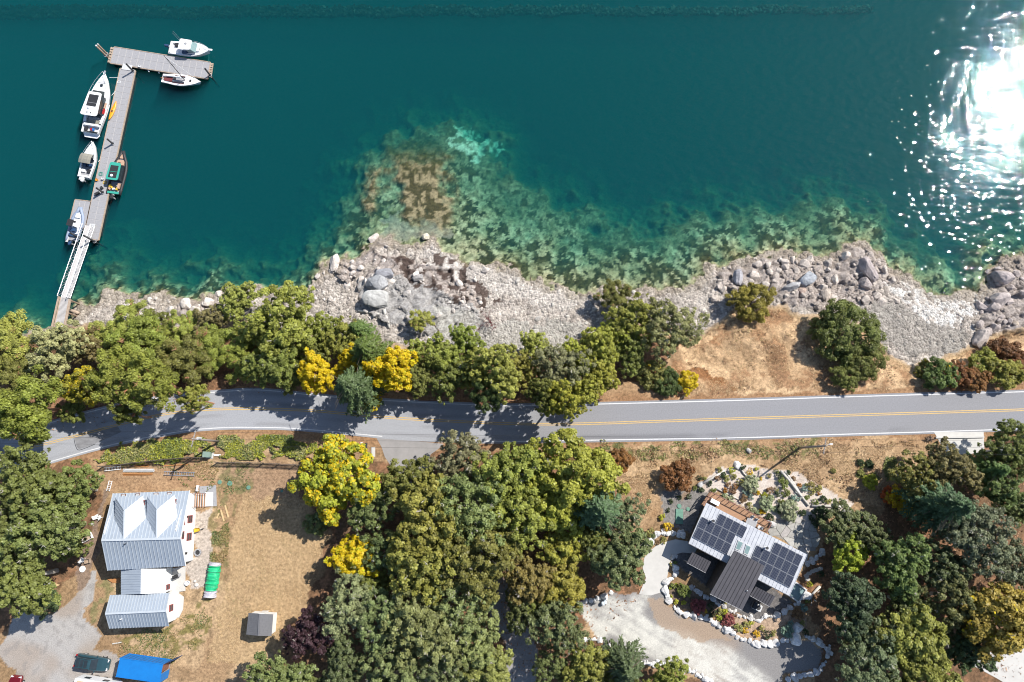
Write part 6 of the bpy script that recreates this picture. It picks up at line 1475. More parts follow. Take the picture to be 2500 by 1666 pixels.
# clutter around the farmhouse
def crate(x, y, d, mat, name, label, cat, rz=0, lid=None):
    t = thing(name, label, cat, PH(x, y, GZ), rz); b_ = 0.03
    for sx, sy, w, l in ((0, 1, d[0], b_), (0, -1, d[0], b_), (1, 0, b_, d[1] - 2 * b_), (-1, 0, b_, d[1] - 2 * b_)): MB().box((sx * (d[0] - b_) / 2, sy * (d[1] - b_) / 2, d[2] / 2), (w, l, d[2])).build('side', mat, t)
    MB().box((0, 0, 0.03), (d[0] - 0.08, d[1] - 0.08, 0.05)).build('bottom', lid or mat, t)
crate(38, 735, (1.5, 1.0, 0.5), 'white', 'garden_trailer', 'white box trailer under the trees left of the farmhouse', 'trailer', 0.5, 'timber')
crate(42, 892, (0.7, 0.6, 0.4), 'timber', 'wooden_crate', 'small wooden crate at the path left of the farmhouse', 'crate', 0.2)
def chair(x, y, rz, label):
    t = thing('garden_chair', label, 'chair', PH(x, y, GZ), rz)
    for k in range(4): MB().box((0, -0.21 + k * 0.14, 0.38), (0.5, 0.11, 0.03)).build('seat_slat', 'white', t)
    for k in range(4): MB().box((-0.3, -0.21 + k * 0.14, 0.65), (0.03, 0.11, 0.6), 0, 0, -0.3).build('back_slat', 'white', t)
    for sx in (-0.2, 0.2):
        for sy in (-0.24, 0.24): MB().box((sx, sy, 0.18), (0.05, 0.05, 0.37)).build('leg', 'white', t)
chair(108, 598, 0.6, 'white garden chair in the shade left of the farmhouse'); chair(125, 606, 2.4, 'white garden chair beside its twin, nearer the farmhouse'); chair(12, 882, 1.2, 'white slatted chair beside the small wooden crate')
t = thing('oval_sign', 'white rounded board leaning near the path', 'board', PH(5, 945, GZ), 0.3); MB().disc((0, 0, 0.02), 0.45, 0.05, 14).build('face', 'white', t)
t = thing('fire_pit', 'dark round fire pit on the pale ground beside the farmhouse', 'fire pit', PH(766, 835, GZ))
for k in range(9): MB().box((0.42 * math.cos(k * 0.698), 0.42 * math.sin(k * 0.698), 0.1), (0.26, 0.17, 0.2), k * 0.698 + 1.57).build('stone', 'grey', t)
MB().disc((0, 0, 0.0), 0.33, 0.06, 12).build('ash_bed', 'black', t)
t = thing('wheelbarrow', 'white wheelbarrow with yellow tray at the farmhouse wall', 'wheelbarrow', PH(770, 685, GZ), 0.2)
MB().loft([[(x * s_, y * s_, z) for x, y in ((-0.4, -0.3), (0.45, -0.22), (0.45, 0.22), (-0.4, 0.3))] for s_, z in ((0.65, 0.3), (1, 0.6), (0.92, 0.6), (0.6, 0.34))]).build('tray', 'yellow', t)
for sg in (-1, 1): MB().tube([(0.55, sg * 0.06, 0.22), (-0.3, sg * 0.24, 0.33), (-0.95, sg * 0.28, 0.55)], 0.025, 5).build('handle', 'white', t)
MB().tube([(0.6, -0.05, 0.2), (0.6, 0.05, 0.2)], 0.2, 12).build('wheel', 'tyre', t)
t = thing('round_planter', 'round white stone planter beside the terrace', 'planter', PH(702, 1035, GZ)); MB().loft([[(0.36 * s_ * math.cos(k * 0.449), 0.36 * s_ * math.sin(k * 0.449), z) for k in range(14)] for s_, z in ((0.8, 0), (1, 0.45), (0.86, 0.45), (0.8, 0.25))]).build('bowl', 'white', t)
for x, y, r_, lb in ((755, 1050, 0.35, 'pale flat stone right of the round planter'), (745, 1025, 0.25, 'small pale stone at the terrace corner')):
    o = MB().dome((0, 0, -0.05), r_, r_ * 0.8, 0.25, 9, 3).build('garden_stone', 'rock', None, False, (0.55, 0.52, 0.48)); o.location = PH(x, y, GZ); tag(o, lb, 'stone')
t = thing('patio_grill', 'dark barbecue grill on the farmhouse terrace', 'grill', PH(635, 990, GZ + 0.16), 0.4); MB().loft([[(x, 0.25 * math.cos(a), 0.85 + 0.25 * math.sin(a)) for a in [6.283 * j / 10 for j in range(10)]] for x in (-0.35, 0.35)]).build('lid', 'black', t)
for sx in (-0.28, 0.28):
    for sy in (-0.18, 0.18): MB().box((sx, sy, 0.35), (0.04, 0.04, 0.7)).build('leg', 'grey', t)
MB().box((0.6, 0, 0.8), (0.4, 0.4, 0.03)).build('side_shelf', 'grey', t)
def sheetboard(f, pts, z, mat, name, label):
    q = [P(*f(*p), GZ + z) for p in pts]; c0 = sum(q, Vector()) / 4; t = thing(name, label, 'board', (c0.x, c0.y, GZ)); MB().slab([p - Vector((c0.x, c0.y, GZ)) for p in q], 0.03).build('panel', mat, t)
    for p in q[:2]: MB().box((p.x * 0.5 + c0.x * 0.5 - c0.x, p.y * 0.5 + c0.y * 0.5 - c0.y, z / 2 - 0.02), (0.1, 0.5, z - 0.04)).build('block', 'wood', t)
sheetboard(ZV, [(545, 132), (625, 90), (665, 165), (580, 212)], 0.3, 'ltgrey', 'plywood_sheet', 'white-faced sheet lying in the yard under the trees'); sheetboard(ZV, [(640, 165), (690, 125), (750, 145), (690, 175)], 0.2, 'woodnew', 'plywood_sheet', 'tan sheet beside the white-faced one in the yard')
sheetboard(ZV, [(1330, 68), (1495, 62), (1495, 120), (1400, 118)], 0.15, 'woodorange', 'plywood_sheet', 'orange sheet in the shadow behind the farmhouse link')
boards('pallet_boards', 'pale board lying on the grass below the wing', [(((ZV(1405, 880)[0] - 200) * 2.703, (ZV(1405, 880)[1] - 1040) * 2.703), ((ZV(1525, 860)[0] - 200) * 2.703, (ZV(1525, 860)[1] - 1040) * 2.703))], 'driftwood', 'board', 0.15)
# vehicles
def car(name, label, loc, ang, L_=4.7, W_=1.85, Hh=1.65, color=(0.02, 0.05, 0.06), suv=True, roofrack=True):
    t = thing(name, label, 'car', loc, R(ang)); h2 = W_ / 2
    prof = [(-L_ / 2, 0.45, 0.86), (-L_ / 2 + 0.06, 0.72, 0.94), (-L_ / 2 + 0.35, 0.95, 1.0), (-L_ * 0.1, 0.98, 1.0), (L_ * 0.16, 0.97, 1.0), (L_ * 0.32, 0.92, 0.97), (L_ / 2 - 0.22, 0.80, 0.88), (L_ / 2 - 0.02, 0.52, 0.72)]
    rings = []
    for x, z, w in prof:
        hw = h2 * w; rings.append([(x, -hw * 0.92, 0.28), (x, -hw, 0.5 if z > 0.55 else 0.4), (x, -hw * 0.97, z - 0.06), (x, -hw * 0.86, z), (x, 0, z + 0.03), (x, hw * 0.86, z), (x, hw * 0.97, z - 0.06), (x, hw, 0.5 if z > 0.55 else 0.4), (x, hw * 0.92, 0.28)])
    MB().loft(rings).build('body', 'carpaint', t, False, color)
    xr0 = -L_ / 2 + (0.28 if suv else 0.85); xr1 = L_ * 0.20
    g = [(xr0, 0.95, 0.86), (xr0 + 0.28, Hh - 0.08, 0.74), (xr0 + 0.5, Hh - 0.04, 0.72), (L_ * 0.02, Hh - 0.02, 0.72), (xr1 - 0.05, 0.97, 0.84)]
    MB().loft([[(x, -h2 * w, z), (x, h2 * w, z), (x, h2 * w * 1.02, 0.9), (x, -h2 * w * 1.02, 0.9)] for x, z, w in g]).build('glasshouse', 'glass', t)
    rf_ = MB().loft([[(x, -h2 * 0.74, z - 0.02), (x, 0, z + 0.03), (x, h2 * 0.74, z - 0.02), (x, h2 * 0.74, z - 0.06), (x, -h2 * 0.74, z - 0.06)] for x, z in ((xr0 + 0.25, Hh - 0.07), (xr0 + 0.6, Hh), (0.0, Hh), (L_ * 0.05, Hh - 0.04))]).build('roof', 'carpaint', t, False, color)
    if roofrack:
        for k in range(3): MB().box((xr0 + 0.6 + k * 0.55, 0, Hh + 0.045), (0.45, h2 * 1.05, 0.02)).build('sunroof_panel', 'glass', rf_)
        for sg in (-1, 1): MB().bar((xr0 + 0.4, sg * h2 * 0.68, Hh + 0.06), (L_ * 0.02, sg * h2 * 0.68, Hh + 0.06), 0.04, 0.04).build('roof_rail', 'black', rf_)
    for sg in (-1, 1):
        MB().bar((L_ * 0.05, sg * h2 * 0.72, Hh - 0.05), (xr1, sg * h2 * 0.84, 0.98), 0.07, 0.06).build('windscreen_pillar', 'carpaint', t, False, color)
        MB().box((xr1 - 0.25, sg * (h2 + 0.1), 1.02), (0.14, 0.2, 0.14)).build('wing_mirror', 'carpaint', t, False, color)
        MB().box((L_ / 2 - 0.2, sg * h2 * 0.62, 0.74), (0.26, 0.34, 0.12), -sg * 0.35).build('headlight', 'lamp', t); MB().box((-L_ / 2 + 0.05, sg * h2 * 0.78, 0.8), (0.1, 0.22, 0.3)).build('tail_light', 'red', t)
        for x in (-L_ * 0.29, L_ * 0.30):
            w = MB().tube([(x, sg * (h2 - 0.22), 0.33), (x, sg * (h2 - 0.01), 0.33)], 0.33, 14).build('wheel', 'tyre', t); MB().tube([(x, sg * (h2 - 0.02), 0.33), (x, sg * h2, 0.33)], 0.2, 10).build('rim', 'alu', w)
        MB().bar((L_ * 0.2, sg * h2 * 0.35, 0.985), (L_ / 2 - 0.3, sg * h2 * 0.3, 0.845), 0.05, 0.02).build('bonnet_crease', 'carpaint', t, False, color)
    return t
car('parked_car', 'dark teal estate car parked on the gravel yard', P(*ZV(1190, 1100), GZ - 0.03), -8.5, 4.75, 1.85, 1.62, (0.035, 0.085, 0.105))
car('parked_car', 'dark red car cut by the bottom edge of the yard', P(*ZV(207, 1470), GZ - 0.03), 84, 4.4, 1.8, 1.5, (0.16, 0.008, 0.014), False, False)
car('passing_car', 'dark red car entering on the road at the left edge', P(-36, 1112, GZ), 198, 4.5, 1.8, 1.5, (0.15, 0.02, 0.03), False, False)
# blue container
zc_ = GZ + 2.45; q = [P(*ZV(*p), zc_) for p in ((1512, 1072), (2006, 1142), (1982, 1350), (1466, 1287))]
c0 = sum(q, Vector()) / 4; d = (q[1] - q[0]).normalized(); t = thing('shipping_container', 'bright blue shipping container with its far door open', 'container', (c0.x, c0.y, GZ), math.atan2(d.y, d.x))
Lc, Wc = 6.06, 2.44
MB().box((0, 0, 2.40), (Lc, Wc, 0.06)).build('roof', 'blue', t); MB().box((0, 0, 0.16), (Lc, Wc, 0.12)).build('floor', 'woodgrey', t)
for sg in (-1, 1):
    mb = MB(); n = 44; vs = []
    for i in range(n + 1):
        x = -Lc / 2 + 0.1 + (Lc - 0.2) * i / n; y = sg * (Wc / 2 - 0.02 - (0.05 if (i // 2) % 2 else 0)); vs += [(x, y, 0.2), (x, y, 2.36)]
    mb.add(vs, [(2 * i, 2 * i + 2, 2 * i + 3, 2 * i + 1) for i in range(n)]); mb.build('side_wall', 'blue', t)
    for z in (0.14, 2.38): MB().box((0, sg * (Wc / 2 - 0.03), z + 0.03), (Lc + 0.004, 0.10, 0.14)).build('rail', 'blue', t)
    for x in (-1, 1): MB().box((x * (Lc / 2 - 0.05), sg * (Wc / 2 - 0.05), 1.25), (0.13, 0.13, 2.5)).build('corner_post', 'blue', t)
MB().box((-Lc / 2 + 0.04, 0, 1.25), (0.06, Wc - 0.2, 2.3)).build('end_wall', 'blue', t)
MB().box((Lc / 2 + 0.02, -Wc / 4 - 0.02, 1.25), (0.06, Wc / 2 - 0.1, 2.3)).build('door', 'blue', t)
dr = MB().box((Lc / 2 + 0.85, Wc / 2 + 0.42, 1.25), (1.3, 0.06, 2.3), 0.5).build('door', 'bluedark', t); dr['label'] = 'open container door swung out'
MB().box((Lc / 2 - 0.15, 0.55, 1.3), (0.1, 1.0, 2.1)).build('inner_load', 'trimbrown', t)
# white camper / flatbed, half out of the picture
q0 = P(*ZV(950, 1300), GZ + 2.3); t = thing('camper_trailer', 'white camper with tan roof panel cut by the bottom edge', 'camper', (q0.x + 2.6, q0.y - 1.6, GZ), R(-8))
MB().loft([[(x, -1.1, z0_), (x, 1.1, z0_), (x, 1.1, 2.2), (x, 0.95, 2.3), (x, -0.95, 2.3), (x, -1.1, 2.2)] for x, z0_ in ((-2.9, 0.55), (-2.7, 0.4), (2.4, 0.4), (2.9, 0.8))]).build('body', 'white', t)
MB().box((-1.75, 0.1, 2.33), (1.6, 1.5, 0.05)).build('roof_panel', 'woodnew', t); MB().box((0.0, 0.35, 2.35), (0.75, 0.6, 0.10)).build('roof_hatch', 'grey', t); MB().box((0.75, 0.5, 2.36), (0.5, 0.4, 0.12)).build('roof_vent', 'black', t)
MB().box((1.0, 1.12, 1.5), (0.8, 0.04, 0.6)).build('window', 'glass', t); MB().box((-1.6, 1.12, 1.5), (0.8, 0.04, 0.6)).build('window', 'glass', t)
for sg in (-1, 1):
    for x in (-1.0, 0.2): MB().tube([(x, sg * 0.85, 0.36), (x, sg * 1.08, 0.36)], 0.36, 12).build('wheel', 'tyre', t)
MB().bar((2.9, 0, 0.5), (4.0, 0, 0.45), 0.12, 0.1).build('tow_bar', 'black', t)
# guard rail along the shore side of the road
def grail(pts, label, mat='rust'):
    w = [P(*p, GZ) for p in pts]; t = thing('guard_rail', label, 'guard rail', w[0]); o = w[0]
    for a, b_ in zip(w[:-1], w[1:]):
        n = max(1, int((b_ - a).length / 2.0))
        MB().bar(a - o + Vector((0, 0, 0.6)), b_ - o + Vector((0, 0, 0.6)), 0.09, 0.3).build('beam', mat, t)
        for i in range(n + 1): p = a.lerp(b_, i / n) - o; MB().box((p.x, p.y + 0.12, 0.35), (0.15, 0.15, 0.75)).build('post', 'woodgrey', t)
grail([ZN(1250, 1268), ZN(1834, 1278), ZO(300, 1272), ZO(790, 1268)], 'rusty guard rail on the road’s shore side beneath the trees')
t = thing('guard_rail_end', 'pale timber end piece of the guard rail', 'guard rail', P(*ZO(740, 1268), GZ)); MB().box((0, 0, 0.25), (1.6, 0.3, 0.3)).build('beam', 'timber', t); MB().box((-0.5, 0, 0.05), (0.2, 0.3, 0.2)).build('post', 'timber', t)
# pad and rail at the right edge of the road
sheet('concrete_pad', [(660, 130), (945, 128), (950, 240), (850, 260), (740, 255), (700, 200)], ZR, GZ + 0.008, 'concrete', 'pale concrete parking pad below the road at the right', 'pad', 0.1)
t = thing('parking_curb', 'long white concrete beam between road and parking pad', 'curb', P(*ZR(805, 160), GZ + 0.01), R(1)); MB().box((0, 0, 0.12), (7.2, 0.25, 0.22)).build('beam', 'concrete', t); [MB().box((x, 0, -0.03), (0.5, 0.3, 0.1)).build('foot', 'concrete', t) for x in (-3, 0, 3)]
sheet('lower_driveway', [(860, 1450), (960, 1400), (1060, 1380), (1190, 1340), (1260, 1340), (1260, 1600), (1110, 1600), (1020, 1545), (900, 1480)], ZR, GZ + 0.006, 'concrete', 'pale concrete drive at the lower right corner', 'driveway', 0.1)
p = P(*ZR(630, 170), GZ); t = thing('brush_pile', 'dark pile of cut branches beside the parking pad', 'brush', p); M
for i in range(14): rg = random.Random(i); a = rg.uniform(0, 6.28); MB().tube([(-0.6 * math.cos(a), -0.4 * math.sin(a), 0.1 + 0.03 * i), (0.7 * math.cos(a), 0.5 * math.sin(a), 0.15 + 0.03 * i)], 0.05, 4).build('branch', 'bark', t)

# ------------------------------------------------------------------ modern house
PM = lambda x, y, z: P(*ZM(x, y), z)
zn, zs_ = GZ + 4.3, GZ + 3.9
RQ = [PM(425, 745, zs_), PM(1167, 1132, zs_), PM(1297, 826, zn), PM(556, 446, zn)]     # SW, SE, NE, NW
c0 = sum(RQ, Vector()) / 4; base = Vector((c0.x, c0.y, GZ)); MH = thing('modern_house', 'modern house with grey metal roof, solar panels and a dark raised centre', 'house', base)
rql = [p - base for p in RQ]
mr_ = MB().slab(rql, 0.22).build('main_roof', 'galv', MH)
def ruv(x, y):
    """roof coordinates of a point given in the close-up's pixels"""
    dx, dy = x - 425, y - 745; a, b_, c, d_ = 742.0, 131.0, 387.0, -299.0
    det = a * d_ - b_ * c; return (dx * d_ - b_ * dy) / det, (a * dy - c * dx) / det
def rp(u, v, up=0.0): return bil(rql, u, v) + Vector((0, 0, up))
NP = 29
for i in range(NP):
    mb = MB(); mb.slab([rp((i + 0.03) / NP, 0.003, 0.02), rp((i + 0.97) / NP, 0.003, 0.02), rp((i + 0.97) / NP, 0.997, 0.02), rp((i + 0.03) / NP, 0.997, 0.02)], 0.019); mb.build('roof_panel', 'galv', mr_)
    mb = MB(); mb.bar(rp((i + 1) / NP, 0.002, 0.045), rp((i + 1) / NP, 0.998, 0.045), 0.05, 0.055); mb.build('seam', 'galv', mr_)
MB().bar(rp(0, 0, -0.05), rp(1, 0, -0.05), 0.14, 0.14).build('gutter', 'darkroof', mr_)
# solar panels
m, nt, b, N, L = _base('pv_cell'); tc = N('ShaderNodeTexCoord'); br_ = N('ShaderNodeTexBrick'); br_.offset = 0
br_.inputs['Scale'].default_value = 1; br_.inputs['Brick Width'].default_value = 0.166; br_.inputs['Row Height'].default_value = 0.166; br_.inputs['Mortar Size'].default_value = 0.010
br_.inputs['Color1'].default_value = (0.012, 0.017, 0.035, 1); br_.inputs['Color2'].default_value = (0.015, 0.02, 0.04, 1); br_.inputs['Mortar'].default_value = (0.16, 0.17, 0.20, 1)
L(tc.outputs['Object'], br_.inputs['Vector']); L(br_.outputs['Color'], b.inputs['Base Color']); b.inputs['Roughness'].default_value = 0.18; M['pv_cell'] = m
ux = (rql[1] - rql[0]).normalized(); uy = (rql[3] - rql[0]).normalized(); un = ux.cross(uy).normalized(); uy = un.cross(ux)
rotm = Matrix((ux, uy, un)).transposed().to_4x4()
pw, ph_ = 0.99, 1.56
pvg = MB().box((0, 0, 0), (pw - 0.06, ph_ - 0.06, 0.03)); pvf = MB()
for sx, sy, a, b_ in ((0, 1, pw, 0.035), (0, -1, pw, 0.035), (1, 0, 0.035, ph_ - 0.07), (-1, 0, 0.035, ph_ - 0.07)): pvf.box((sx * (pw - 0.035) / 2, sy * (ph_ - 0.035) / 2, 0.004), (a, b_, 0.045))
og = pvg.build('cells', 'pv_cell'); of = pvf.build('solar_panel', 'pv_frame'); mg, mf = og.data, of.data; bpy.data.objects.remove(og); bpy.data.objects.remove(of)
def pv(x, y):
    u, v = ruv(x, y); p = rp(u, v, 0.16); o = link('solar_panel', mf, MH); o.matrix_local = Matrix.Translation(p) @ rotm; link('cells', mg, o)
du = Vector((50.6, 26.4)); dv = Vector((-33, 75.5))
for r_, cols_, org in ((0, range(2, 6), (563, 524)), (1, range(0, 5), (530, 599)), (2, range(0, 5), (497, 675))):
    for c_ in cols_: pv(org[0] + du.x * c_, org[1] + du.y * c_)
for r_, cols_, org in ((0, range(2, 6), (971, 738)), (1, range(0, 6), (938, 813)), (2, range(0, 6), (905, 889))):
    for c_ in cols_: pv(org[0] + du.x * c_, org[1] + du.y * c_)
for pts in (((792, 722), (832, 740), (800, 803), (768, 790)), ((850, 752), (888, 770), (862, 836), (830, 820))):
    q = [rp(*ruv(*p), 0.14) for p in pts]; o = MB().slab(q, 0.12).build('skylight', 'ltgrey', MH); cq = sum(q, Vector()) / 4
    MB().slab([cq + (p - cq) * 0.82 + Vector((0, 0, 0.012)) for p in q], 0.01).build('pane', 'skyglass', o)
for x, y in ((597, 578), (992, 780)):
    p = rp(*ruv(x, y), 0.0); v_ = MB().tube([p, p + Vector((0, 0, 0.75))], 0.11, 10).build('chimney', 'alu', MH); MB().tube([p + Vector((0, 0, 0.75)), p + Vector((0, 0, 0.85))], 0.19, 10).build('cowl', 'black', v_); MB().box((p.x, p.y, p.z + 0.06), (0.45, 0.45, 0.14), 0.5).build('flashing', 'galv', v_)
def inq(q, d):
    c = sum(q, Vector()) / len(q); out = []
    for p in q: r_ = (p - c); r_.z = 0; k = 1 - d / r_.length; out.append((c.x + r_.x * k, c.y + r_.y * k))
    return out
M['cladding'] = pm('cladding', (0.10, 0.085, 0.075), (0.075, 0.062, 0.055), 2, 0.7)
MB().prism(inq(rql, 0.9), -0.1, 3.62).build('wall', 'cladding', MH)
wl_ = [Vector((x, y, 0)) for x, y in inq(rql, 0.9)]
for u in (0.12, 0.3, 0.5, 0.7, 0.88): window(MH, wl_[2], wl_[3], u, 1.9, 1.9, 2.1, 'black')
for u in (0.15, 0.85): window(MH, wl_[0], wl_[1], u, 1.7, 1.4, 1.2, 'black')
window(MH, wl_[1], wl_[2], 0.5, 1.7, 1.6, 1.4, 'black'); window(MH, wl_[3], wl_[0], 0.5, 1.7, 1.6, 1.4, 'black')
def darkroof(pts, zs, n, wall=True, nm='dark_roof'):
    q = [PM(x, y, z) - base for (x, y), z in zip(pts, zs)]
    o = MB().slab(q, 0.2).build(nm, 'darkroof', MH)
    for i in range(1, n): MB().bar(bil(q, i / n, 0.0) + Vector((0, 0, 0.02)), bil(q, i / n, 1.0) + Vector((0, 0, 0.02)), 0.05, 0.045).build('seam', 'darkseam', o)
    MB().bar(q[0] + Vector((0, 0, -0.07)), q[1] + Vector((0, 0, -0.07)), 0.06, 0.2).build('fascia', 'grey', o)
    if wall: MB().prism(inq(q, 0.8), -0.1, min(p.z for p in q) - 0.22).build('wall', 'cladding', MH)
    return q
darkroof([(583, 1118), (820, 1238), (985, 910), (765, 797)], (GZ + 4.75, GZ + 4.75, GZ + 5.35, GZ + 5.35), 9)
darkroof([(412, 888), (550, 962), (592, 880), (455, 810)], (GZ + 2.8, GZ + 2.8, GZ + 3.05, GZ + 3.05), 8, False, 'porch_roof')
darkroof([(877, 1130), (1020, 1210), (1063, 1135), (920, 1062)], (GZ + 2.7, GZ + 2.7, GZ + 3.0, GZ + 3.0), 8, False, 'porch_roof')
for pts, z in ((((425, 885), (545, 950)), 2.7), (((890, 1130), (1012, 1198)), 2.6)):
    for x, y in pts: p = PM(x, y, GZ + z) - base; MB().box((p.x, p.y, z / 2), (0.14, 0.14, z)).build('porch_post', 'grey', MH)
p = PM(853, 1090, GZ + 4.95) - base; MB().tube([p - Vector((0, 0, 0.15)), p + Vector((0, 0, 0.3))], 0.08, 8).build('vent_pipe', 'alu', MH)
# deck on the sea side
zd = GZ + 1.1; dq = [PM(x, y, zd) - base for x, y in ((520, 460), (965, 690), (1018, 592), (580, 366))]
dkk = MB().slab([p - Vector((0, 0, 0.06)) for p in dq], 0.18).build('deck', 'wood', MH)
nb = 17
for i in range(nb): MB().slab([bil(dq, 0, (i + 0.04) / nb), bil(dq, 1, (i + 0.04) / nb), bil(dq, 1, (i + 0.96) / nb), bil(dq, 0, (i + 0.96) / nb)], 0.05).build('deck_board', 'wood', dkk)
for a, b_, n in ((dq[3], dq[2], 12), (dq[2], dq[1], 3), (dq[0], dq[3], 3)):
    for z in (0.95,): MB().bar(a + Vector((0, 0, z)), b_ + Vector((0, 0, z)), 0.12, 0.05).build('handrail', 'trimbrown', dkk)
    for z in (0.2, 0.45, 0.7): MB().tube([a + Vector((0, 0, z)), b_ + Vector((0, 0, z))], 0.012, 4).build('rail_wire', 'black', dkk)
    for i in range(n + 1): p = a.lerp(b_, i / n); MB().box((p.x, p.y, p.z + 0.42), (0.08, 0.08, 1.0), math.atan2(ux.y, ux.x)).build('rail_post', 'trimbrown', dkk)
for u in (0.05, 0.35, 0.65, 0.95):
    p = bil(dq, u, 0.95); MB().box((p.x, p.y, 0.4), (0.15, 0.15, 0.9)).build('deck_leg', 'woodgrey', dkk)
rzm = math.atan2(ux.y, ux.x)
def ond(x, y): return PM(x, y, zd)
t = thing('covered_grill', 'white covered table at the deck’s far corner', 'table', ond(612, 440), rzm); MB().box((0, 0, 0.62), (1.3, 0.6, 0.06)).build('top', 'white', t); MB().loft([[(x * s_, y * s_, z) for x, y in ((-0.62, -0.27), (0.62, -0.27), (0.62, 0.27), (-0.62, 0.27))] for s_, z in ((1.0, 0.59), (1.05, 0.05))]).build('cover', 'white', t)
t = thing('deck_table', 'dark dining table on the deck', 'table', ond(875, 590), rzm); MB().box((0, 0, 0.72), (1.5, 0.85, 0.05)).build('top', 'grey', t)
for sx in (-0.65, 0.65):
    for sy in (-0.35, 0.35): MB().box((sx, sy, 0.35), (0.06, 0.06, 0.7)).build('leg', 'black', t)
def dchair(x, y, rz, lb):
    t = thing('deck_chair', lb, 'chair', ond(x, y), rz); MB().box((0, 0, 0.44), (0.5, 0.5, 0.05)).build('seat', 'ltgrey', t); MB().box((-0.24, 0, 0.72), (0.05, 0.5, 0.5), 0, 0, -0.15).build('backrest', 'ltgrey', t)
    for sx in (-0.2, 0.2):
        for sy in (-0.2, 0.2): MB().box((sx, sy, 0.21), (0.04, 0.04, 0.42)).build('leg', 'black', t)
dchair(883, 555, rzm - 1.57, 'deck chair at the rail side of the table, nearer the covered table'); dchair(912, 575, rzm - 1.57, 'deck chair at the rail side of the table, nearer the patio'); dchair(940, 625, rzm + 3.1, 'deck chair at the table’s patio end')
t = thing('hot_tub', 'sunken green-grey hot tub at the house’s right corner', 'hot tub', PM(1212, 1098, GZ), rzm - 0.15)
for sx, sy, a, b_ in ((0, 1, 2.0, 0.18), (0, -1, 2.0, 0.18), (1, 0, 0.18, 1.9), (-1, 0, 0.18, 1.9)): MB().box((sx * 0.91, sy * 1.04, 0.3), (a, b_, 0.7)).build('rim', 'ltgrey', t)
MB().box((0, 0, 0.2), (1.6, 1.85, 0.5)).build('cover', 'skyglass', t)
t = thing('heat_pump', 'grey heat pump unit behind the dark centre roof', 'heat pump', PM(925, 1210, GZ), rzm); MB().box((0, 0, 0.42), (1.0, 0.85, 0.75)).build('casing', 'ltgrey', t); MB().tube([(0, 0, 0.796), (0, 0, 0.83)], 0.33, 16).build('fan_grille', 'black', t); MB().box((0, 0, 0.02), (1.2, 1.0, 0.06)).build('base', 'concrete', t)
t = thing('gas_grill', 'black barbecue beside the heat pump', 'grill', PM(900, 1195, GZ), rzm); MB().box((0, 0, 0.75), (0.5, 0.9, 0.35)).build('hood', 'black', t); MB().box((0, 0, 0.3), (0.45, 0.8, 0.55)).build('cabinet', 'grey', t)
# concrete walk
sheet('concrete_walk', [(330, 715), (210, 745), (140, 800), (100, 850), (88, 930), (112, 1000), (60, 1120), (150, 1128), (240, 1100), (265, 1010), (290, 880), (312, 830), (380, 812), (470, 820), (500, 760), (420, 730)], ZM, GZ + 0.03, 'concrete', 'curved white concrete walk leading to the modern house', 'path', 0.12)
for x, y, r_, lb in ((356, 470, 0.33, 'round green lid beside the green hatch'), (420, 492, 0.28, 'round green lid nearer the deck')):
    t = thing('septic_lid', lb, 'lid', PM(x, y, GZ - 0.02)); MB().disc((0, 0, 0), r_, 0.08, 16).build('riser_ring', 'lid', t); MB().disc((0, 0, 0.081), r_ * 0.8, 0.03, 16).build('cover', 'lid', t)
q = [PM(x, y, GZ + 0.1) for x, y in ((332, 490), (385, 490), (385, 602), (330, 602))]; c0 = sum(q, Vector()) / 4; t = thing('tank_hatch', 'long green rectangular tank hatch beside the house', 'hatch', (c0.x, c0.y, GZ))
MB().slab([p - Vector((c0.x, c0.y, GZ)) for p in q], 0.15).build('cover', 'lid', t); [MB().bar(bil([p - Vector((c0.x, c0.y, GZ)) for p in q], 0.05, v) + Vector((0, 0, 0.015)), bil([p - Vector((c0.x, c0.y, GZ)) for p in q], 0.95, v) + Vector((0, 0, 0.015)), 0.04, 0.02).build('rib', 'lid', t) for v in (0.25, 0.5, 0.75)]
for x, y, lb in ((503, 214, 'blue-white glass globe beside the gravel drive'), (517, 206, 'blue-white glass globe behind its twin')):
    p = P(*ZG(x, y), GZ); t = thing('garden_globe', lb, 'globe', (p.x, p.y, GZ)); M['globe'] = pm('globe', (0.45, 0.55, 0.62), (0.7, 0.75, 0.78), 2, 0.15)
    MB().loft([[(0.3 * math.sin(a) * math.cos(k * 0.524), 0.3 * math.sin(a) * math.sin(k * 0.524), 0.35 - 0.3 * math.cos(a)) for k in range(12)] for a in (0.05, 0.5, 1.0, 1.57, 2.1, 2.6, 3.09)]).build('ball', 'globe', t, True); MB().disc((0, 0, -0.02), 0.16, 0.09, 10).build('foot', 'concrete', t)

# ------------------------------------------------------------------ flagstones by Voronoi cells
def clip(poly, a, n):
    out = []
    for i in range(len(poly)):
        p, q = poly[i], poly[(i + 1) % len(poly)]; dp = (p[0] - a[0]) * n[0] + (p[1] - a[1]) * n[1]; dq_ = (q[0] - a[0]) * n[0] + (q[1] - a[1]) * n[1]
        if dp <= 0: out.append(p)
        if (dp < 0) != (dq_ < 0) and abs(dp - dq_) > 1e-9: k = dp / (dp - dq_); out.append((p[0] + (q[0] - p[0]) * k, p[1] + (q[1] - p[1]) * k))
    return out
patio_w = [V2(PM(x, y, GZ)) for x, y in ((1045, 565), (1120, 575), (1240, 555), (1330, 600), (1370, 650), (1360, 800), (1290, 800), (1170, 740), (1010, 665))]
bed = MB(); bed.add([(x, y, GZ - 0.018) for x, y in patio_w], [tuple(range(len(patio_w)))]); M['grout'] = pm('grout', (0.30, 0.28, 0.25), (0.22, 0.20, 0.18), 5, 0.9, 0.3)
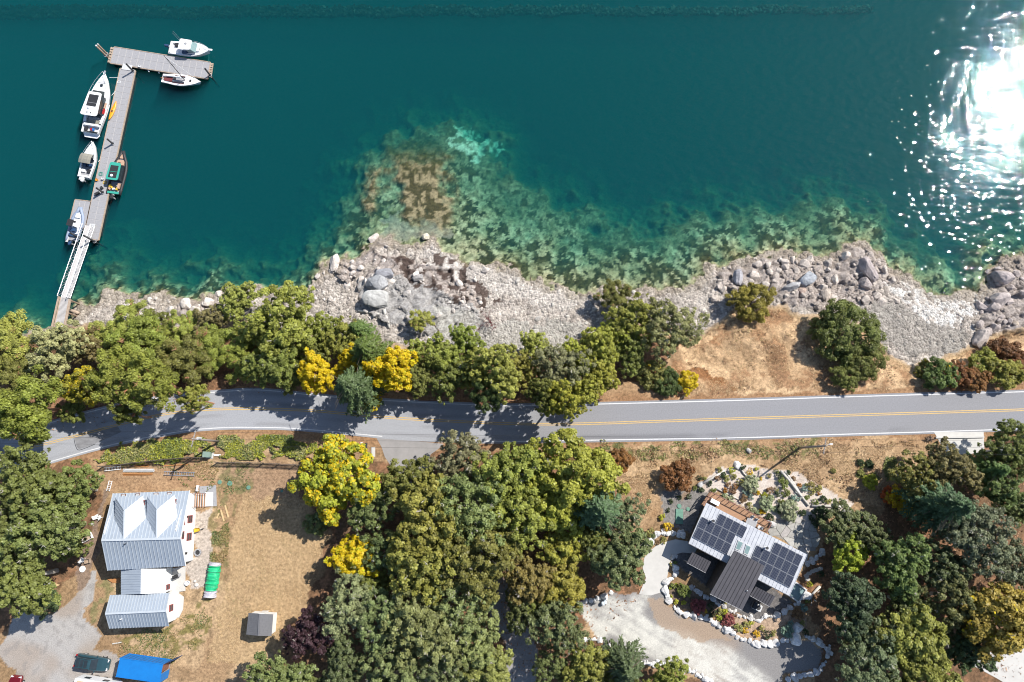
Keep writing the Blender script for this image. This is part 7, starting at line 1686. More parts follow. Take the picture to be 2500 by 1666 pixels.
patio = tag(bed.build('patio', 'grout'), 'irregular flagstone patio at the deck’s end', 'patio', kind='structure')
rg = random.Random(12); xs_ = [p[0] for p in patio_w]; ys_ = [p[1] for p in patio_w]; seeds = []
g_ = 1.15
for i in range(int((max(xs_) - min(xs_)) / g_) + 2):
    for j in range(int((max(ys_) - min(ys_)) / g_) + 2): seeds.append((min(xs_) + (i + rg.uniform(-0.42, 0.42)) * g_, min(ys_) + (j + rg.uniform(-0.42, 0.42)) * g_))
arr = np.array(patio_w); ok_ = inpoly(np.array([s[0] for s in seeds]), np.array([s[1] for s in seeds]), patio_w)
def stonepoly(poly, z, parent, col_, th=0.06):
    cx = sum(p[0] for p in poly) / len(poly); cy = sum(p[1] for p in poly) / len(poly)
    o = MB().prism([(p[0] - cx, p[1] - cy) for p in poly], 0, th).build('flagstone', 'flagstone', parent, False, col_); o.location = (cx, cy, z); return o
for s, k_ in zip(seeds, ok_):
    if not k_: continue
    poly = [(s[0] - 2, s[1] - 2), (s[0] + 2, s[1] - 2), (s[0] + 2, s[1] + 2), (s[0] - 2, s[1] + 2)]
    for o_ in seeds:
        if o_ is s or abs(o_[0] - s[0]) > 3.5 or abs(o_[1] - s[1]) > 3.5: continue
        d_ = (o_[0] - s[0], o_[1] - s[1]); l_ = math.hypot(*d_); n_ = (d_[0] / l_, d_[1] / l_); poly = clip(poly, (s[0] + n_[0] * (l_ / 2 - 0.035), s[1] + n_[1] * (l_ / 2 - 0.035)), n_)
    if len(poly) > 2: v_ = rg.uniform(0.8, 1.15); stonepoly(poly, GZ - 0.017, patio, (0.36 * v_, 0.345 * v_ * rg.uniform(0.97, 1.03), 0.32 * v_))
t = thing('stepping_stones', 'flagstone steps curving down past the hot tub', 'steps', PM(1330, 980, GZ - 0.02))
for i, (x, y) in enumerate(((1300, 1010), (1290, 985), (1310, 965), (1335, 950), (1362, 940), (1390, 930))):
    p = PM(x, y, GZ) - Vector(t.location); a0 = rg.uniform(0, 1); stonepoly([(p.x + 0.42 * rg.uniform(0.8, 1.15) * math.cos(a0 + k * 1.047), p.y + 0.3 * rg.uniform(0.8, 1.15) * math.sin(a0 + k * 1.047)) for k in range(6)], 0.02 + i * 0.03, t, (0.40, 0.37, 0.33))

# ------------------------------------------------------------------ stones
def make_stone(seed, n=9, m_=5, flat=0.75):
    rg = np.random.default_rng(seed); bm = bmesh.new(); bmesh.ops.create_icosphere(bm, subdivisions=2, radius=0.5)
    cuts = [(unit(rg.normal(size=3)), rg.uniform(0.26, 0.40)) for _ in range(n)]
    for v in bm.verts:
        p = np.array(v.co)
        for nn, d_ in cuts:
            k = p.dot(nn) - d_
            if k > 0: p = p - nn * k
        v.co = (p[0] * 1.3, p[1] * 1.15, p[2] * flat * 1.3)
    me = bpy.data.meshes.new('stone'); bm.to_mesh(me); bm.free(); me.materials.append(M['rock']); return me
def make_big(seed):
    rg = np.random.default_rng(seed); bm = bmesh.new(); bmesh.ops.create_icosphere(bm, subdivisions=4, radius=0.5)
    cuts = [(unit(rg.normal(size=3)), rg.uniform(0.27, 0.42)) for _ in range(11)]
    co = np.array([v.co[:] for v in bm.verts])
    for nn, d_ in cuts:
        k = np.maximum(co @ nn - d_, 0); co = co - nn[None] * (k * 0.92)[:, None]
    s_ = (fbm(co[:, 0] + 5 + seed, co[:, 1] + co[:, 2] * 0.7, 0.22, 4, seed) - 0.5) * 0.16; cr = cell(co[:, 0] + seed, co[:, 1] - co[:, 2], 0.33, seed)
    co = co * (1 + s_ - 0.05 * (1 - sst(0, 0.12, cr[1] - cr[0])))[:, None] * np.array((1.3, 1.15, 0.95))
    for v, p in zip(bm.verts, co): v.co = p
    me = bpy.data.meshes.new('boulder'); bm.to_mesh(me); bm.free(); me.materials.append(M['rock']); return me
BIG = [make_big(150 + i) for i in range(8)]
STONE = [make_stone(100 + i) for i in range(10)]
SLABS = [make_stone(130 + i, 6, 5, 0.5) for i in range(4)]
def stone(parent, p, s, col_, rg, name='stone', asp=1.0, meshes=None, sink=0.25):
    o = link(name, rg.choice(meshes or STONE), parent); sx = s * rg.uniform(0.85, 1.2) * asp
    o.location = p + Vector((0, 0, s * (0.32 - sink))); o.scale = (sx, s * rg.uniform(0.8, 1.1), s * rg.uniform(0.75, 1.1)); o.rotation_euler = (rg.uniform(-0.3, 0.3), rg.uniform(-0.3, 0.3), rg.uniform(0, 6.283))
    v_ = rg.uniform(0.8, 1.15); o.color = (min(col_[0] * v_, 0.85), min(col_[1] * v_, 0.85), min(col_[2] * v_, 0.85), 1); return o
def rockwall(pts, f, label, size=0.62, col_=(0.56, 0.55, 0.54), step=0.85, seed=1, extra=0.25):
    rg = random.Random(seed); w = [P(*f(*p), GZ - 0.03) for p in pts]; t = thing('rock_wall', label, 'rock wall', w[0]); acc = 0.0
    a_ = np.array(smooth_line([(p.x, p.y) for p in w], 6)); d_ = np.r_[0, np.cumsum(np.hypot(*np.diff(a_, axis=0).T))]; s = 0
    while s < d_[-1]:
        x, y = np.interp(s, d_, a_[:, 0]), np.interp(s, d_, a_[:, 1]); sz = size * rg.choice((0.6, 0.8, 0.9, 1.0, 1.15, 1.35, 1.5))
        p = Vector((x + rg.uniform(-0.12, 0.12), y + rg.uniform(-0.12, 0.12), GZ)) - w[0]
        stone(t, p, sz, col_, rg)
        if rg.random() < extra: stone(t, p + Vector((rg.uniform(-0.5, 0.5), rg.uniform(0.2, 0.5), 0)), sz * rg.uniform(0.4, 0.7), col_, rg)
        s += sz * step
    return t
rockwall([(330, 838), (300, 850), (308, 900), (335, 950), (300, 1000), (258, 1035), (250, 1090), (285, 1170), (330, 1220), (400, 1270), (480, 1280), (540, 1290), (600, 1320), (680, 1370), (740, 1400), (800, 1440), (860, 1462), (930, 1482), (1010, 1490), (1090, 1468), (1160, 1452), (1215, 1445)], ZM, 'long white boulder wall between the drive and planting bed', 0.80, (0.58, 0.57, 0.56), 0.85, 3, 0.3)
rockwall([(1290, 1430), (1370, 1470), (1450, 1520), (1470, 1560)], ZM, 'shaded end of the boulder wall curving right under the trees', 0.7, (0.5, 0.5, 0.5), 0.85, 4)
rockwall([(2080, 510), (2125, 550), (2110, 610), (2060, 690), (1990, 720), (1860, 745), (1820, 775)], ZG, 'boulder row turning along the lower right gravel edge', 0.75, (0.5, 0.5, 0.51), 0.9, 5)
rockwall([(440, 1060), (500, 1110), (570, 1140), (650, 1190), (720, 1232), (800, 1272), (880, 1302), (950, 1312), (985, 1285), (1060, 1275), (1110, 1268), (1170, 1215), (1240, 1180), (1290, 1125)], ZM, 'inner boulder wall around the back terrace', 0.62, (0.55, 0.53, 0.51), 0.8, 6)
rockwall([(95, 770), (120, 735), (150, 715), (200, 680), (270, 665), (330, 672), (405, 690)], ZM, 'boulder wall above the concrete walk', 0.85, (0.58, 0.57, 0.56), 0.75, 7, 0.5)
rockwall([(300, 222), (350, 210), (410, 200), (470, 180), (520, 160), (575, 128)], ZG, 'short boulder row along the drive’s upper left edge', 0.72, (0.58, 0.57, 0.55), 0.9, 8)
rockwall([(250, 470), (330, 478), (400, 475), (470, 475), (520, 500), (580, 540)], ZG, 'boulder row along the drive’s lower left edge', 0.6, (0.56, 0.55, 0.53), 0.9, 9)
rockwall([(755, 650), (860, 650), (920, 650), (1000, 662), (1080, 690), (1150, 712), (1220, 742), (1300, 790)], ZG, 'white kerb stone row at the bottom edge of the drive', 0.7, (0.62, 0.61, 0.60), 0.8, 10, 0.4)
rockwall([(1290, 900), (1340, 870), (1380, 835), (1410, 810)], ZM, 'shaded boulders between the patio and lime tree', 0.75, (0.5, 0.5, 0.5), 0.8, 11)
rg = random.Random(77)
for x, y, s, lb, c_ in ((1220, 1365, 1.5, 'big white boulder standing in the planting bed', (0.6, 0.6, 0.59)), (1290, 1130, 1.2, 'white boulder near the hot tub', (0.55, 0.54, 0.53)), (780, 165, 1.1, 'white boulder at the garden’s top corner', (0.6, 0.59, 0.57)), (512, 310, 1.0, 'grey boulder at the garden log’s left end', (0.45, 0.44, 0.43)), (868, 62, 0.7, 'small grey stone on the dry slope above the garden', (0.4, 0.38, 0.36)), (1215, 1450, 1.6, 'largest boulder closing the long white wall', (0.6, 0.6, 0.6)), (1030, 600, 1.1, 'grey boulder between the deck and patio', (0.42, 0.41, 0.40))):
    o = stone(None, PM(x, y, GZ), s, c_, rg, 'boulder', 1.0, BIG); tag(o, lb, 'boulder')
# shore boulders: the ones that stand out
for x, y, s, asp, lb, c_ in (((865), 655, 3.0, 1.0, 'big round grey boulder in the middle of the rock flat', (0.36, 0.36, 0.365)), (884, 632, 2.2, 1.0, 'dark grey boulder just above the big round one', (0.26, 0.26, 0.28)), (870, 692, 3.4, 1.0, 'pale flat-topped block below the big round boulder', (0.40, 0.395, 0.38)), (961, 640, 1.5, 1.0, 'lone grey boulder right of the big round one', (0.33, 0.31, 0.30)), (978, 546, 1.25, 0.8, 'single cream boulder standing in the water’s edge', (0.55, 0.50, 0.40)),
      (770, 604, 2.0, 1.2, 'cream boulder on the point left of the rock flat', (0.55, 0.49, 0.44)), (860, 549, 1.3, 1.1, 'small cream boulder at the tip of the point', (0.52, 0.46, 0.41)), (1855, 643, 2.5, 1.0, 'blue-grey boulder in the middle of the right outcrop', (0.38, 0.40, 0.43)), (1818, 660, 1.8, 1.1, 'grey boulder left of the blue-grey one', (0.40, 0.39, 0.39)), (1895, 680, 1.7, 1.2, 'orange-stained block at the outcrop’s foot', (0.47, 0.40, 0.34)), (1990, 622, 2.6, 1.3, 'long brown-grey boulder on the right outcrop', (0.36, 0.31, 0.30)), (1985, 655, 1.8, 0.9, 'brown boulder just below the long one', (0.36, 0.31, 0.29)),
      (2250, 780, 2.4, 1.0, 'brown boulder at the head of the pebble beach', (0.38, 0.33, 0.30)), (2300, 640, 2.6, 1.0, 'massive brown rock on the right point', (0.37, 0.32, 0.31)), (2290, 690, 2.4, 1.0, 'massive brown rock lower on the right point', (0.37, 0.32, 0.30)), (2330, 745, 1.0, 1.0, 'small tan boulder on the right point', (0.48, 0.40, 0.32)),
      (430, 700, 2.0, 0.7, 'upright cream rock on the left shore', (0.58, 0.52, 0.46)), (452, 718, 1.7, 1.2, 'cream rock beside the upright one on the left shore', (0.55, 0.49, 0.43)), (480, 695, 1.5, 1.0, 'cream rock under the shore trees on the left', (0.55, 0.49, 0.44)), (1695, 640, 1.9, 1.2, 'grey boulder above the round juniper', (0.36, 0.35, 0.37)), (1840, 670, 1.5, 1.0, 'red-brown block among the outcrop’s grey boulders', (0.42, 0.32, 0.27)), (1940, 590, 1.5, 1.0, 'pale block near the outcrop’s tip', (0.5, 0.44, 0.39))):
    p = PG(*D(x, y)); o = stone(None, p, s, c_, rg, 'shore_boulder', asp, BIG, 0.15); tag(o, lb, 'boulder')
# stones of the beach, each its own; the pebbles below that size in one mass
beach = SET['beach']; rgb = random.Random(21); nst = 0
zones = [((1640, 590), (2060, 700), 120, 0.62, (0.44, 0.385, 0.34)), ((840, 555), (1130, 740), 55, 0.55, (0.50, 0.45, 0.41)), ((2240, 585), (2353, 770), 35, 0.7, (0.40, 0.345, 0.32)), ((290, 660), (520, 740), 40, 0.55, (0.54, 0.49, 0.44)), ((690, 590), (850, 700), 30, 0.5, (0.50, 0.45, 0.41)), ((1130, 620), (1480, 780), 20, 0.42, (0.46, 0.43, 0.39))]
for (x0, y0), (x1, y1), n, sz, c_ in zones:
    k = 0; tries = 0
    while k < n and tries < n * 12:
        tries += 1; p = PG(*D(rgb.uniform(x0, x1), rgb.uniform(y0, y1)))
        j = int(np.clip(round((p.x - xs[0]) / 0.25), 0, len(xs) - 1)); i = int(np.clip(np.searchsorted(ys, p.y), 0, len(ys) - 1))
        if not beachm[i, j]: continue
        s = sz * rgb.choice((0.7, 0.8, 1.0, 1.0, 1.3, 1.7, 2.2)); stone(beach, p, s, c_, rgb, 'stone', 1.1, None, 0.18); k += 1; nst += 1
def mass(name, label, pts, z, size, colr, parent, seed, mat='beach', flat=0.6):
    """thousands of small stones in one mesh: squashed octahedra"""
    rg = np.random.default_rng(seed); n = len(pts); s = size * np.clip(np.exp(rg.normal(size=n) * 0.45), 0.4, 2.6)
    o8 = np.array([(1, 0, 0), (0, 1, 0), (-1, 0, 0), (0, -1, 0), (0, 0, 1), (0.7, 0.7, 0.4), (-0.7, 0.7, 0.45), (-0.7, -0.7, 0.4), (0.7, -0.7, 0.45)], float)
    f8 = np.array([(0, 5, 4), (5, 1, 4), (1, 6, 4), (6, 2, 4), (2, 7, 4), (7, 3, 4), (3, 8, 4), (8, 0, 4)])
    a = rg.uniform(0, 6.283, n); ca, sa = np.cos(a), np.sin(a)
    v = o8[None] * (1 + rg.normal(size=(n, 9, 3)) * 0.16); v = v * (s[:, None, None] * 0.5) * np.stack([rg.uniform(0.8, 1.4, n), np.ones(n), np.full(n, flat * 1.6)], -1)[:, None, :]
    vx = v[..., 0] * ca[:, None] - v[..., 1] * sa[:, None]; vy = v[..., 0] * sa[:, None] + v[..., 1] * ca[:, None]
    V = np.stack([vx + pts[:, 0:1], vy + pts[:, 1:2], v[..., 2] + z[:, None]], -1).reshape(-1, 3)
    F = (f8[None] + 9 * np.arange(n)[:, None, None]).reshape(-1, 3)
    c = np.repeat(colr * rg.uniform(0.72, 1.22, (n, 1)), 9, 0)
    o = link(name, fastmesh(name, V, F, mat, np.clip(c, 0.02, 0.85), 'col'), parent); o['kind'] = 'stuff'; o['label'] = label; return o
rgn = np.random.default_rng(33)
bi = np.argwhere(beachm & (S > 0.3) & ~(m_out & (n2 < 0.52)) & ~weed); pick = bi[rgn.integers(0, len(bi), 26000)]
bp_ = np.stack([xs[pick[:, 1]] + rgn.uniform(-0.13, 0.13, len(pick)), ys[pick[:, 0]] + rgn.uniform(-0.1, 0.1, len(pick))], -1)
bcol = col[pick[:, 0], pick[:, 1]]; bcol = bcol * 0.88 + np.array((0.50, 0.45, 0.40)) * 0.12
mass('pebbles', 'countless small stones of the beach', bp_, Z[pick[:, 0], pick[:, 1]] - 0.02, 0.30, bcol, beach, 3)
# drift logs
def logp(f, pts, r_, label, z=GZ, mat='driftwood', ground=False):
    w = [(PG(*f(*p)) if ground else P(*f(*p), z)) for p in pts]; o = w[0]; t = thing('driftwood_log', label, 'log', o)
    n = len(w); MB().tube([p - o + Vector((0, 0, r_ * 0.75)) for p in w], [r_ * (1 - 0.35 * i / (n - 1)) for i in range(n)], 8).build('trunk', mat, t, True)
    for i in range(2): q = w[0].lerp(w[-1], 0.3 + 0.4 * i) - o; MB().tube([q + Vector((0, 0, r_)), q + Vector((0.25, 0.2 - 0.4 * i, r_ + 0.15))], [r_ * 0.4, r_ * 0.2], 5).build('stub', mat, t)
logp(ZM, [(1100, 212), (1170, 290), (1230, 370), (1308, 468)], 0.24, 'long silvery drift log crossing the garden')
logp(ZM, [(1130, 215), (1200, 310), (1252, 395), (1240, 430)], 0.20, 'drift log lying along the long silvery one')
logp(ZM, [(1330, 468), (1480, 472), (1612, 475)], 0.2, 'white drift log edging the garden’s right corner')
logp(ZM, [(530, 300), (600, 262), (690, 208)], 0.22, 'drift log edging the garden’s left corner')
logp(ZM, [(800, 180), (830, 230), (868, 265)], 0.16, 'short drift log between the garden’s upper shrubs')
logp(ZM, [(625, 340), (720, 385), (800, 425)], 0.12, 'thin drift log along the deck’s rail')
logp(ZM, [(930, 350), (980, 400)], 0.12, 'short dark log in the garden’s middle')
logp(ZM, [(1390, 1060), (1330, 1120), (1325, 1200)], 0.2, 'shaded log leading down past the hot tub')
logp(ZN, [(815, 622), (890, 628), (965, 645)], 0.22, 'grey drift log on the rock flat above the fir', ground=True)
logp(ZN, [(1000, 610), (1020, 680), (1040, 745)], 0.28, 'bleached drift stump on the rock flat', ground=True)
logp(ZN, [(1320, 685), (1370, 730), (1405, 775)], 0.10, 'thin dark branch on the cove rock', ground=True, mat='bark')
logp(ZO, [(282, 375), (290, 440), (315, 505)], 0.08, 'thin dark branch near the cove waterline', ground=True, mat='bark')
logp(ZL, [(200, 1250), (300, 1210), (440, 1160)], 0.18, 'red-brown log along the left road verge', ground=True, mat='bark_red')

# ------------------------------------------------------------------ garden plants
GREEN = (0.17, 0.20, 0.06); DKG = (0.05, 0.075, 0.035); SAGEB = (0.33, 0.36, 0.26); BLUEB = (0.20, 0.29, 0.28); BRN = (0.25, 0.155, 0.10); GOLD = (0.55, 0.38, 0.03); LIMEB = (0.36, 0.38, 0.05); RED = (0.27, 0.085, 0.10); ORG = (0.34, 0.15, 0.03); STRAW = (0.30, 0.28, 0.11)
cn = {id(v): n for n, v in (('green', GREEN), ('dark green', DKG), ('pale sage', SAGEB), ('blue-green', BLUEB), ('brown', BRN), ('golden', GOLD), ('lime', LIMEB), ('wine red', RED), ('orange', ORG), ('straw-green', STRAW))}
named = [(885, 305, 68, SAGEB, 'largest pale sage bush in the garden’s middle'), (1165, 500, 78, SAGEB, 'widest pale blue-sage bush above the patio'), (1000, 450, 60, SAGEB, 'pale sage bush between the deck and patio'), (340, 245, 130, RUST, 'large rust-red bush on the dry slope left of the garden'), (495, 1205, 58, RED, 'wine red bush in the lower planting bed, nearer the walk'), (715, 1310, 48, RED, 'wine red bush in the lower planting bed, nearer the dark roof'), (390, 1095, 52, GREEN, 'rounded green bush in the bed by the walk'), (850, 370, 32, BLUEB, 'blue-green bush beside the largest sage bush'), (1280, 340, 30, BLUEB, 'blue-green bush right of the long drift log'), (1205, 410, 36, BLUEB, 'pale blue bush inside the log’s curve'), (1150, 1390, 48, BLUEB, 'blue-green creeping conifer beside the big white boulder'), (685, 243, 28, DKG, 'dark green ball bush left of the garden'), (822, 187, 26, DKG, 'dark green ball bush at the garden’s top corner'), (1095, 245, 30, DKG, 'dark green ball bush at the drift log’s head'), (1160, 225, 24, DKG, 'dark green ball bush right of the log’s head'), (972, 515, 30, GOLD, 'bright orange-yellow plant by the deck’s corner'), (1415, 415, 30, DKG, 'dark bush near the garden’s right edge'), (270, 620, 36, GOLD, 'golden bush above the concrete walk'), (228, 552, 30, LIMEB, 'lime bush on the grey gravel beside the dry slope'), (1375, 600, 40, DKG, 'dark bush overhanging the patio'), (1400, 520, 60, DKG, 'dark green bush above the patio'), (1020, 550, 36, DKG, 'dark bush at the deck’s end post'), (1320, 1045, 22, LIMEB, 'lime bush beside the stepping stones'), (1230, 1270, 42, BRN, 'rust-green bush at the right end of the planting bed'), (1275, 1220, 34, BLUEB, 'grey-green bush beside the inner boulder wall')]
for x, y, r_, c_, lb in named: plant('garden_shrub', 'shrub', x, y, r_, 'bush' if r_ > 40 else 'small', c_, lb, 'garden shrubs', ZM)
fill = [(650, 205, 26, STRAW), (740, 210, 26, LIMEB), (880, 225, 24, GOLD), (925, 195, 20, LIMEB), (960, 268, 16, GOLD), (1020, 250, 20, STRAW), (1075, 215, 20, GREEN), (635, 262, 28, BRN), (700, 270, 30, STRAW), (760, 250, 26, STRAW), (810, 290, 30, STRAW), (715, 310, 24, BRN), (690, 355, 24, ORG), (755, 355, 34, BRN), (775, 325, 22, ORG), (900, 368, 26, BRN), (935, 372, 20, GOLD), (985, 385, 24, LIMEB), (1025, 355, 32, BRN), (1080, 378, 26, DKG), (1120, 305, 44, GREEN), (1145, 370, 38, GREEN), (1030, 410, 28, GREEN), (1110, 440, 30, GREEN), (825, 415, 36, BRN), (870, 460, 26, STRAW), (1075, 350, 18, STRAW), (1200, 265, 22, BRN), (1240, 320, 22, ORG), (1325, 315, 36, STRAW), (1335, 365, 26, STRAW), (1385, 340, 32, STRAW), (1300, 410, 24, GREEN), (1385, 380, 18, ORG), (1360, 440, 26, GREEN), (1455, 435, 28, STRAW), (1545, 442, 16, STRAW), (1185, 430, 22, DKG), (1090, 500, 32, DKG), (1265, 520, 34, DKG), (1330, 555, 28, DKG), (1515, 485, 28, DKG), (580, 300, 24, DKG), (610, 355, 24, GREEN), (520, 355, 26, DKG), (470, 335, 20, GREEN), (508, 262, 20, DKG), (545, 265, 18, STRAW),
        (292, 438, 22, DKG), (360, 405, 20, DKG), (428, 402, 22, DKG), (275, 502, 20, DKG), (195, 740, 24, BRN), (240, 718, 28, STRAW), (110, 795, 22, DKG), (140, 670, 40, STRAW), (340, 1045, 14, LIMEB), (290, 1075, 14, LIMEB), (295, 1135, 14, LIMEB), (335, 1175, 22, LIMEB), (390, 1185, 22, LIMEB), (425, 1085, 14, LIMEB), (420, 1110, 14, LIMEB), (310, 1055, 26, GREEN), (545, 1245, 20, GOLD), (600, 1265, 30, DKG), (590, 1200, 26, DKG), (660, 1245, 26, STRAW), (700, 1250, 30, LIMEB), (655, 1290, 22, LIMEB), (755, 1280, 26, BRN), (700, 1180, 20, STRAW), (790, 1370, 36, STRAW), (840, 1390, 24, GOLD), (850, 1345, 28, STRAW), (885, 1330, 22, LIMEB), (925, 1415, 30, GOLD), (960, 1370, 24, STRAW), (1005, 1420, 32, DKG), (1050, 1405, 26, STRAW), (1180, 1340, 30, BLUEB), (1260, 1330, 22, STRAW), (1285, 1395, 24, DKG), (1300, 1170, 22, GREEN), (1240, 1150, 18, STRAW), (1400, 965, 26, DKG), (300, 900, 18, STRAW), (325, 885, 18, GREEN), (1060, 490, 26, SAGEB), (690, 400, 30, SAGEB), (740, 420, 28, SAGEB), (900, 500, 32, SAGEB), (940, 520, 24, SAGEB), (880, 400, 26, BLUEB)]
LM = [(x, y, lb.split(' in the')[0].split(' at the')[0].split(' left of')[0].split(' right of')[0].split(' above')[0].split(' between')[0].split(' beside')[0].split(' on the')[0].split(' near')[0].split(' by the')[0].split(' inside')[0]) for x, y, r_, c_, lb in named if r_ > 45] + [(780, 165, "garden’s top white boulder"), (1200, 330, 'long drift log'), (1470, 472, 'white drift log'), (610, 255, 'left garden log'), (840, 230, 'short drift log'), (950, 560, 'deck’s outer corner'), (760, 440, 'middle of the deck rail'), (580, 366, 'deck’s left corner'), (355, 550, 'green tank hatch'), (270, 660, 'upper boulder wall'), (1220, 1365, 'big white boulder'), (400, 1270, 'wall’s lower left bend'), (820, 1240, 'dark roof’s lower corner'), (930, 1480, 'lowest boulders of the wall'), (1240, 1180, 'inner wall’s right end'), (320, 900, 'wall beside the concrete walk'), (1040, 300, 'garden’s middle gravel'), (1620, 470, 'garden’s far right tip'), (1380, 430, 'right garden bed')]
used_l = set()
for x, y, r_, c_ in fill:
    n_ = cn[id(c_)]
    for lx, ly, ln in sorted(LM, key=lambda q: (q[0] - x) ** 2 + (q[1] - y) ** 2):
        dx, dy = x - lx, y - ly
        rel = ('just right of' if dx > 0 else 'just left of') if abs(dx) > abs(dy) else ('just below' if dy > 0 else 'just above')
        lb = f'small {n_} clump {rel} the {ln}'
        if lb not in used_l: break
    used_l.add(lb); plant('garden_shrub', 'shrub', x, y, r_, 'small', c_, lb, 'small garden clumps', ZM)
PLD = [(630, 190, 40, GREEN), (1560, 150, 1, GREEN)]
for x, y, r_, c_, lb in ((1690, 150, 28, DKG, 'low dark green bush on the dry slope right of the pole'), (1760, 160, 34, DKG, 'second low dark bush further right on the dry slope'), (1690, 225, 26, STRAW, 'low straw-green bush below the dark one on the dry slope'), (1760, 290, 60, LIMEB, 'lime scrub at the dry slope’s right edge'), (1490, 210, 22, STRAW, 'small straw tuft below the pole')):
    plant('slope_shrub', 'shrub', x, y, r_, 'bush', c_, lb, 'bushes on the dry slopes and verges', ZM)
plant('rust_shrub', 'shrub', 1340, 1060, 30, 'bush', (0.24, 0.115, 0.045), 'rust bush at the wood’s upper right corner', 'bushes on the dry slopes and verges', lambda x, y: (x * 1.0625 + 90, y * 1.0625))

# ------------------------------------------------------------------ ground cover nobody could count
def cover(name, label, polys, f, n, colors, size, seed, h=0.35, up=0.5, z=None, gate=0.42):
    """leafy cover over ground regions"""
    rg = np.random.default_rng(seed); pts = []
    for poly in polys:
        w = [V2(P(*f(*p), GZ)) for p in poly]; a = np.array(w); cnt_ = n // len(polys)
        x = rg.uniform(a[:, 0].min(), a[:, 0].max(), cnt_ * 3); y = rg.uniform(a[:, 1].min(), a[:, 1].max(), cnt_ * 3)
        k = inpoly(x + (fbm(x, y, 1.5, 3, seed + 3) - 0.5) * 3.5, y + (fbm(x, y, 1.5, 3, seed + 4) - 0.5) * 3.5, w) & (fbm(x, y, 1.6, 3, seed) > gate); pts.append(np.c_[x[k], y[k]][:cnt_])
    p = np.concatenate(pts); m_ = len(p); hh = h * fbm(p[:, 0], p[:, 1], 1.3, 3, seed + 5) * 1.4
    gi = np.clip(np.searchsorted(ys, p[:, 1]), 0, len(ys) - 1); gj = np.clip(np.round((p[:, 0] - xs[0]) / 0.25).astype(int), 0, len(xs) - 1)
    pos = np.c_[p, Z[gi, gj] + rg.uniform(0.1, 1, m_) * hh]
    nr = rg.normal(size=(m_, 3)) * up + np.array((0, 0, 1.0))
    v, q = leaves(pos, nr, size * rg.uniform(0.6, 1.4, m_), rg, 0.7)
    ci = (fbm(p[:, 0], p[:, 1], 2.6, 3, seed + 9) * 1.4 - 0.2 + rg.normal(size=m_) * 0.15).clip(0, 0.999); cc_ = np.array(colors)[(ci * len(colors)).astype(int)] * rg.uniform(0.7, 1.3, (m_, 1))
    o = link(name, fastmesh(name, v, q, 'cover', np.repeat(cc_, 4, 0), 'col')); tag(o, label, 'ground cover', kind='stuff'); return o
m, nt, b, N, L = _base('cover'); at = N('ShaderNodeAttribute'); at.attribute_name = 'col'; L(at.outputs['Color'], b.inputs['Base Color']); b.inputs['Roughness'].default_value = 0.6; M['cover'] = m
cover('weeds', 'yellow-green brambles covering the bank between road and fence', [[(130, 200), (330, 130), (520, 95), (730, 75), (900, 90), (880, 180), (700, 200), (400, 235), (130, 255), (60, 240)], [(900, 80), (1200, 60), (1500, 80), (1560, 130), (1500, 220), (1200, 225), (930, 215)]], ZH, 30000, [(0.12, 0.15, 0.04), (0.22, 0.245, 0.03), (0.32, 0.32, 0.03), (0.17, 0.19, 0.06), (0.30, 0.27, 0.10), (0.13, 0.16, 0.05)], 0.22, 201, 0.6, 0.6, None, 0.36)
cover('weeds', 'green weeds along the picket fence and lawn edge', [[(130, 270), (560, 240), (880, 230), (1120, 250), (1100, 440), (990, 460), (880, 390), (760, 400), (560, 290), (200, 290)], [(870, 560), (960, 520), (960, 900), (880, 1000), (860, 800)], [(230, 1420), (560, 1350), (840, 1120), (860, 1300), (640, 1568), (300, 1540)]], ZH, 6000, [(0.10, 0.13, 0.04), (0.16, 0.16, 0.05), (0.24, 0.18, 0.07), (0.30, 0.20, 0.09)], 0.18, 202, 0.22)
cover('dry_grass', 'dry straw tufts on the shore slope and verges', [[D_ for D_ in ((1600, 790), (1700, 705), (1800, 700), (1900, 745), (2040, 815), (2130, 835), (2353, 770), (2353, 880), (1900, 900), (1480, 910))], [(1390, 1030), (1700, 1016), (2120, 1008), (2080, 1090), (2010, 1160), (1880, 1110), (1680, 1050), (1540, 1060), (1490, 1190), (1430, 1120)]], D, 60000, [(0.50, 0.345, 0.18), (0.44, 0.30, 0.155), (0.36, 0.22, 0.11), (0.55, 0.40, 0.23)], 0.13, 203, 0.10, 0.7)
cover('fallen_leaves', 'orange fallen leaves under the trees', [[(-20, 800), (200, 760), (700, 780), (1250, 815), (1550, 790), (1500, 890), (560, 890), (150, 990)], [(700, 1070), (860, 1070), (1380, 1050), (1480, 1350), (1280, 1560), (680, 1560), (770, 1300)], [(2050, 1080), (2353, 1020), (2353, 1560), (1900, 1560), (1850, 1330), (2000, 1190)]], D, 14000, [(0.13, 0.07, 0.04), (0.28, 0.14, 0.07), (0.38, 0.20, 0.10), (0.20, 0.11, 0.06)], 0.26, 204, 0.10, 0.5)
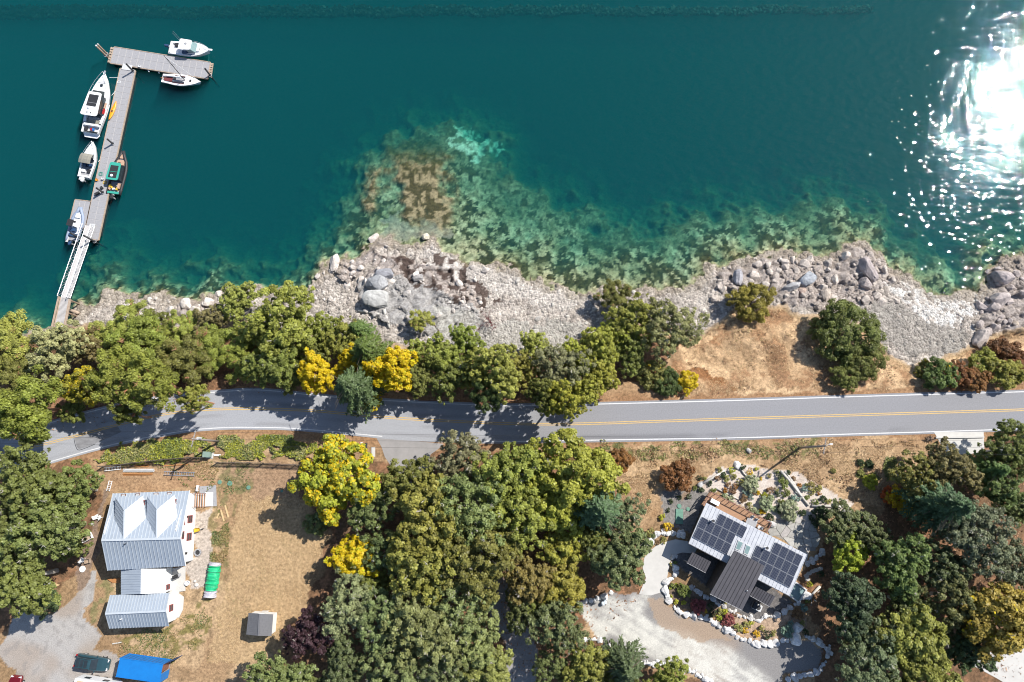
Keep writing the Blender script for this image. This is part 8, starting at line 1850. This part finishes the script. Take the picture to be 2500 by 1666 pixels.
cover('lawn_grass', 'mown dry grass of the farmhouse lawn', [[(1010, 460), (1440, 440), (1640, 740), (1500, 1000), (1480, 1200), (1280, 1450), (1250, 1568), (820, 1568), (900, 1250), (960, 900), (1000, 640)]], ZH, 16000, [(0.40, 0.28, 0.15), (0.46, 0.33, 0.18), (0.35, 0.235, 0.12), (0.30, 0.235, 0.11)], 0.13, 205, 0.05, 0.6)

cover('scrub', 'brown dead scrub patches on the dry slopes', [[(1570, 810), (1690, 710), (1800, 705), (1900, 745), (2040, 815), (2130, 840), (2353, 800), (2353, 885), (1900, 900), (1480, 905)], [(1400, 1040), (1700, 1022), (2110, 1012), (2080, 1080), (2010, 1150), (1880, 1100), (1680, 1050), (1500, 1060)]], D, 9000, [(0.26, 0.14, 0.07), (0.32, 0.19, 0.10), (0.20, 0.11, 0.06), (0.22, 0.19, 0.07)], 0.20, 207, 0.40, 1.2, None, 0.56)
cover('weeds', 'low green weeds along the road verge above the garden', [[(1380, 1022), (1900, 1010), (1895, 1040), (1560, 1056), (1400, 1058)], [(1990, 1050), (2060, 1060), (2040, 1120), (1960, 1090)]], D, 4200, [(0.12, 0.15, 0.045), (0.20, 0.21, 0.05), (0.26, 0.23, 0.08)], 0.2, 208, 0.3, 0.6, None, 0.50)
# dark flakes added under the surface to stand for a dark band far out
kw = [V2(P(*D(x, y), -0.9)) for x, y in ((-140, 3), (900, 5), (2010, 6), (2015, 18), (1200, 24), (600, 27), (-140, 33))]
rk = np.random.default_rng(9); ka = np.array(kw); kx = rk.uniform(ka[:, 0].min(), ka[:, 0].max(), 90000); ky = rk.uniform(ka[:, 1].min(), ka[:, 1].max(), 90000)
kk = inpoly(kx, ky + (fbm(kx, ky, 3, 3, 401) - 0.5) * 1.6, kw); kx, ky = kx[kk][:14000], ky[kk][:14000]; nk = len(kx)
v, q = leaves(np.c_[kx, ky, rk.uniform(-2.6, -1.7, nk)], np.c_[rk.normal(size=(nk, 2)) * 0.2, np.ones(nk)], rk.uniform(0.4, 0.9, nk), rk, 0.6)
tag(link('dark_flakes', fastmesh('dark_flakes', v, q, 'cover', np.repeat(np.array((0.014, 0.018, 0.008)) * rk.uniform(0.7, 1.3, (nk, 1)), 4, 0), 'col')), 'dark band of flat flakes under the water far from shore', 'dark_flakes', kind='stuff')
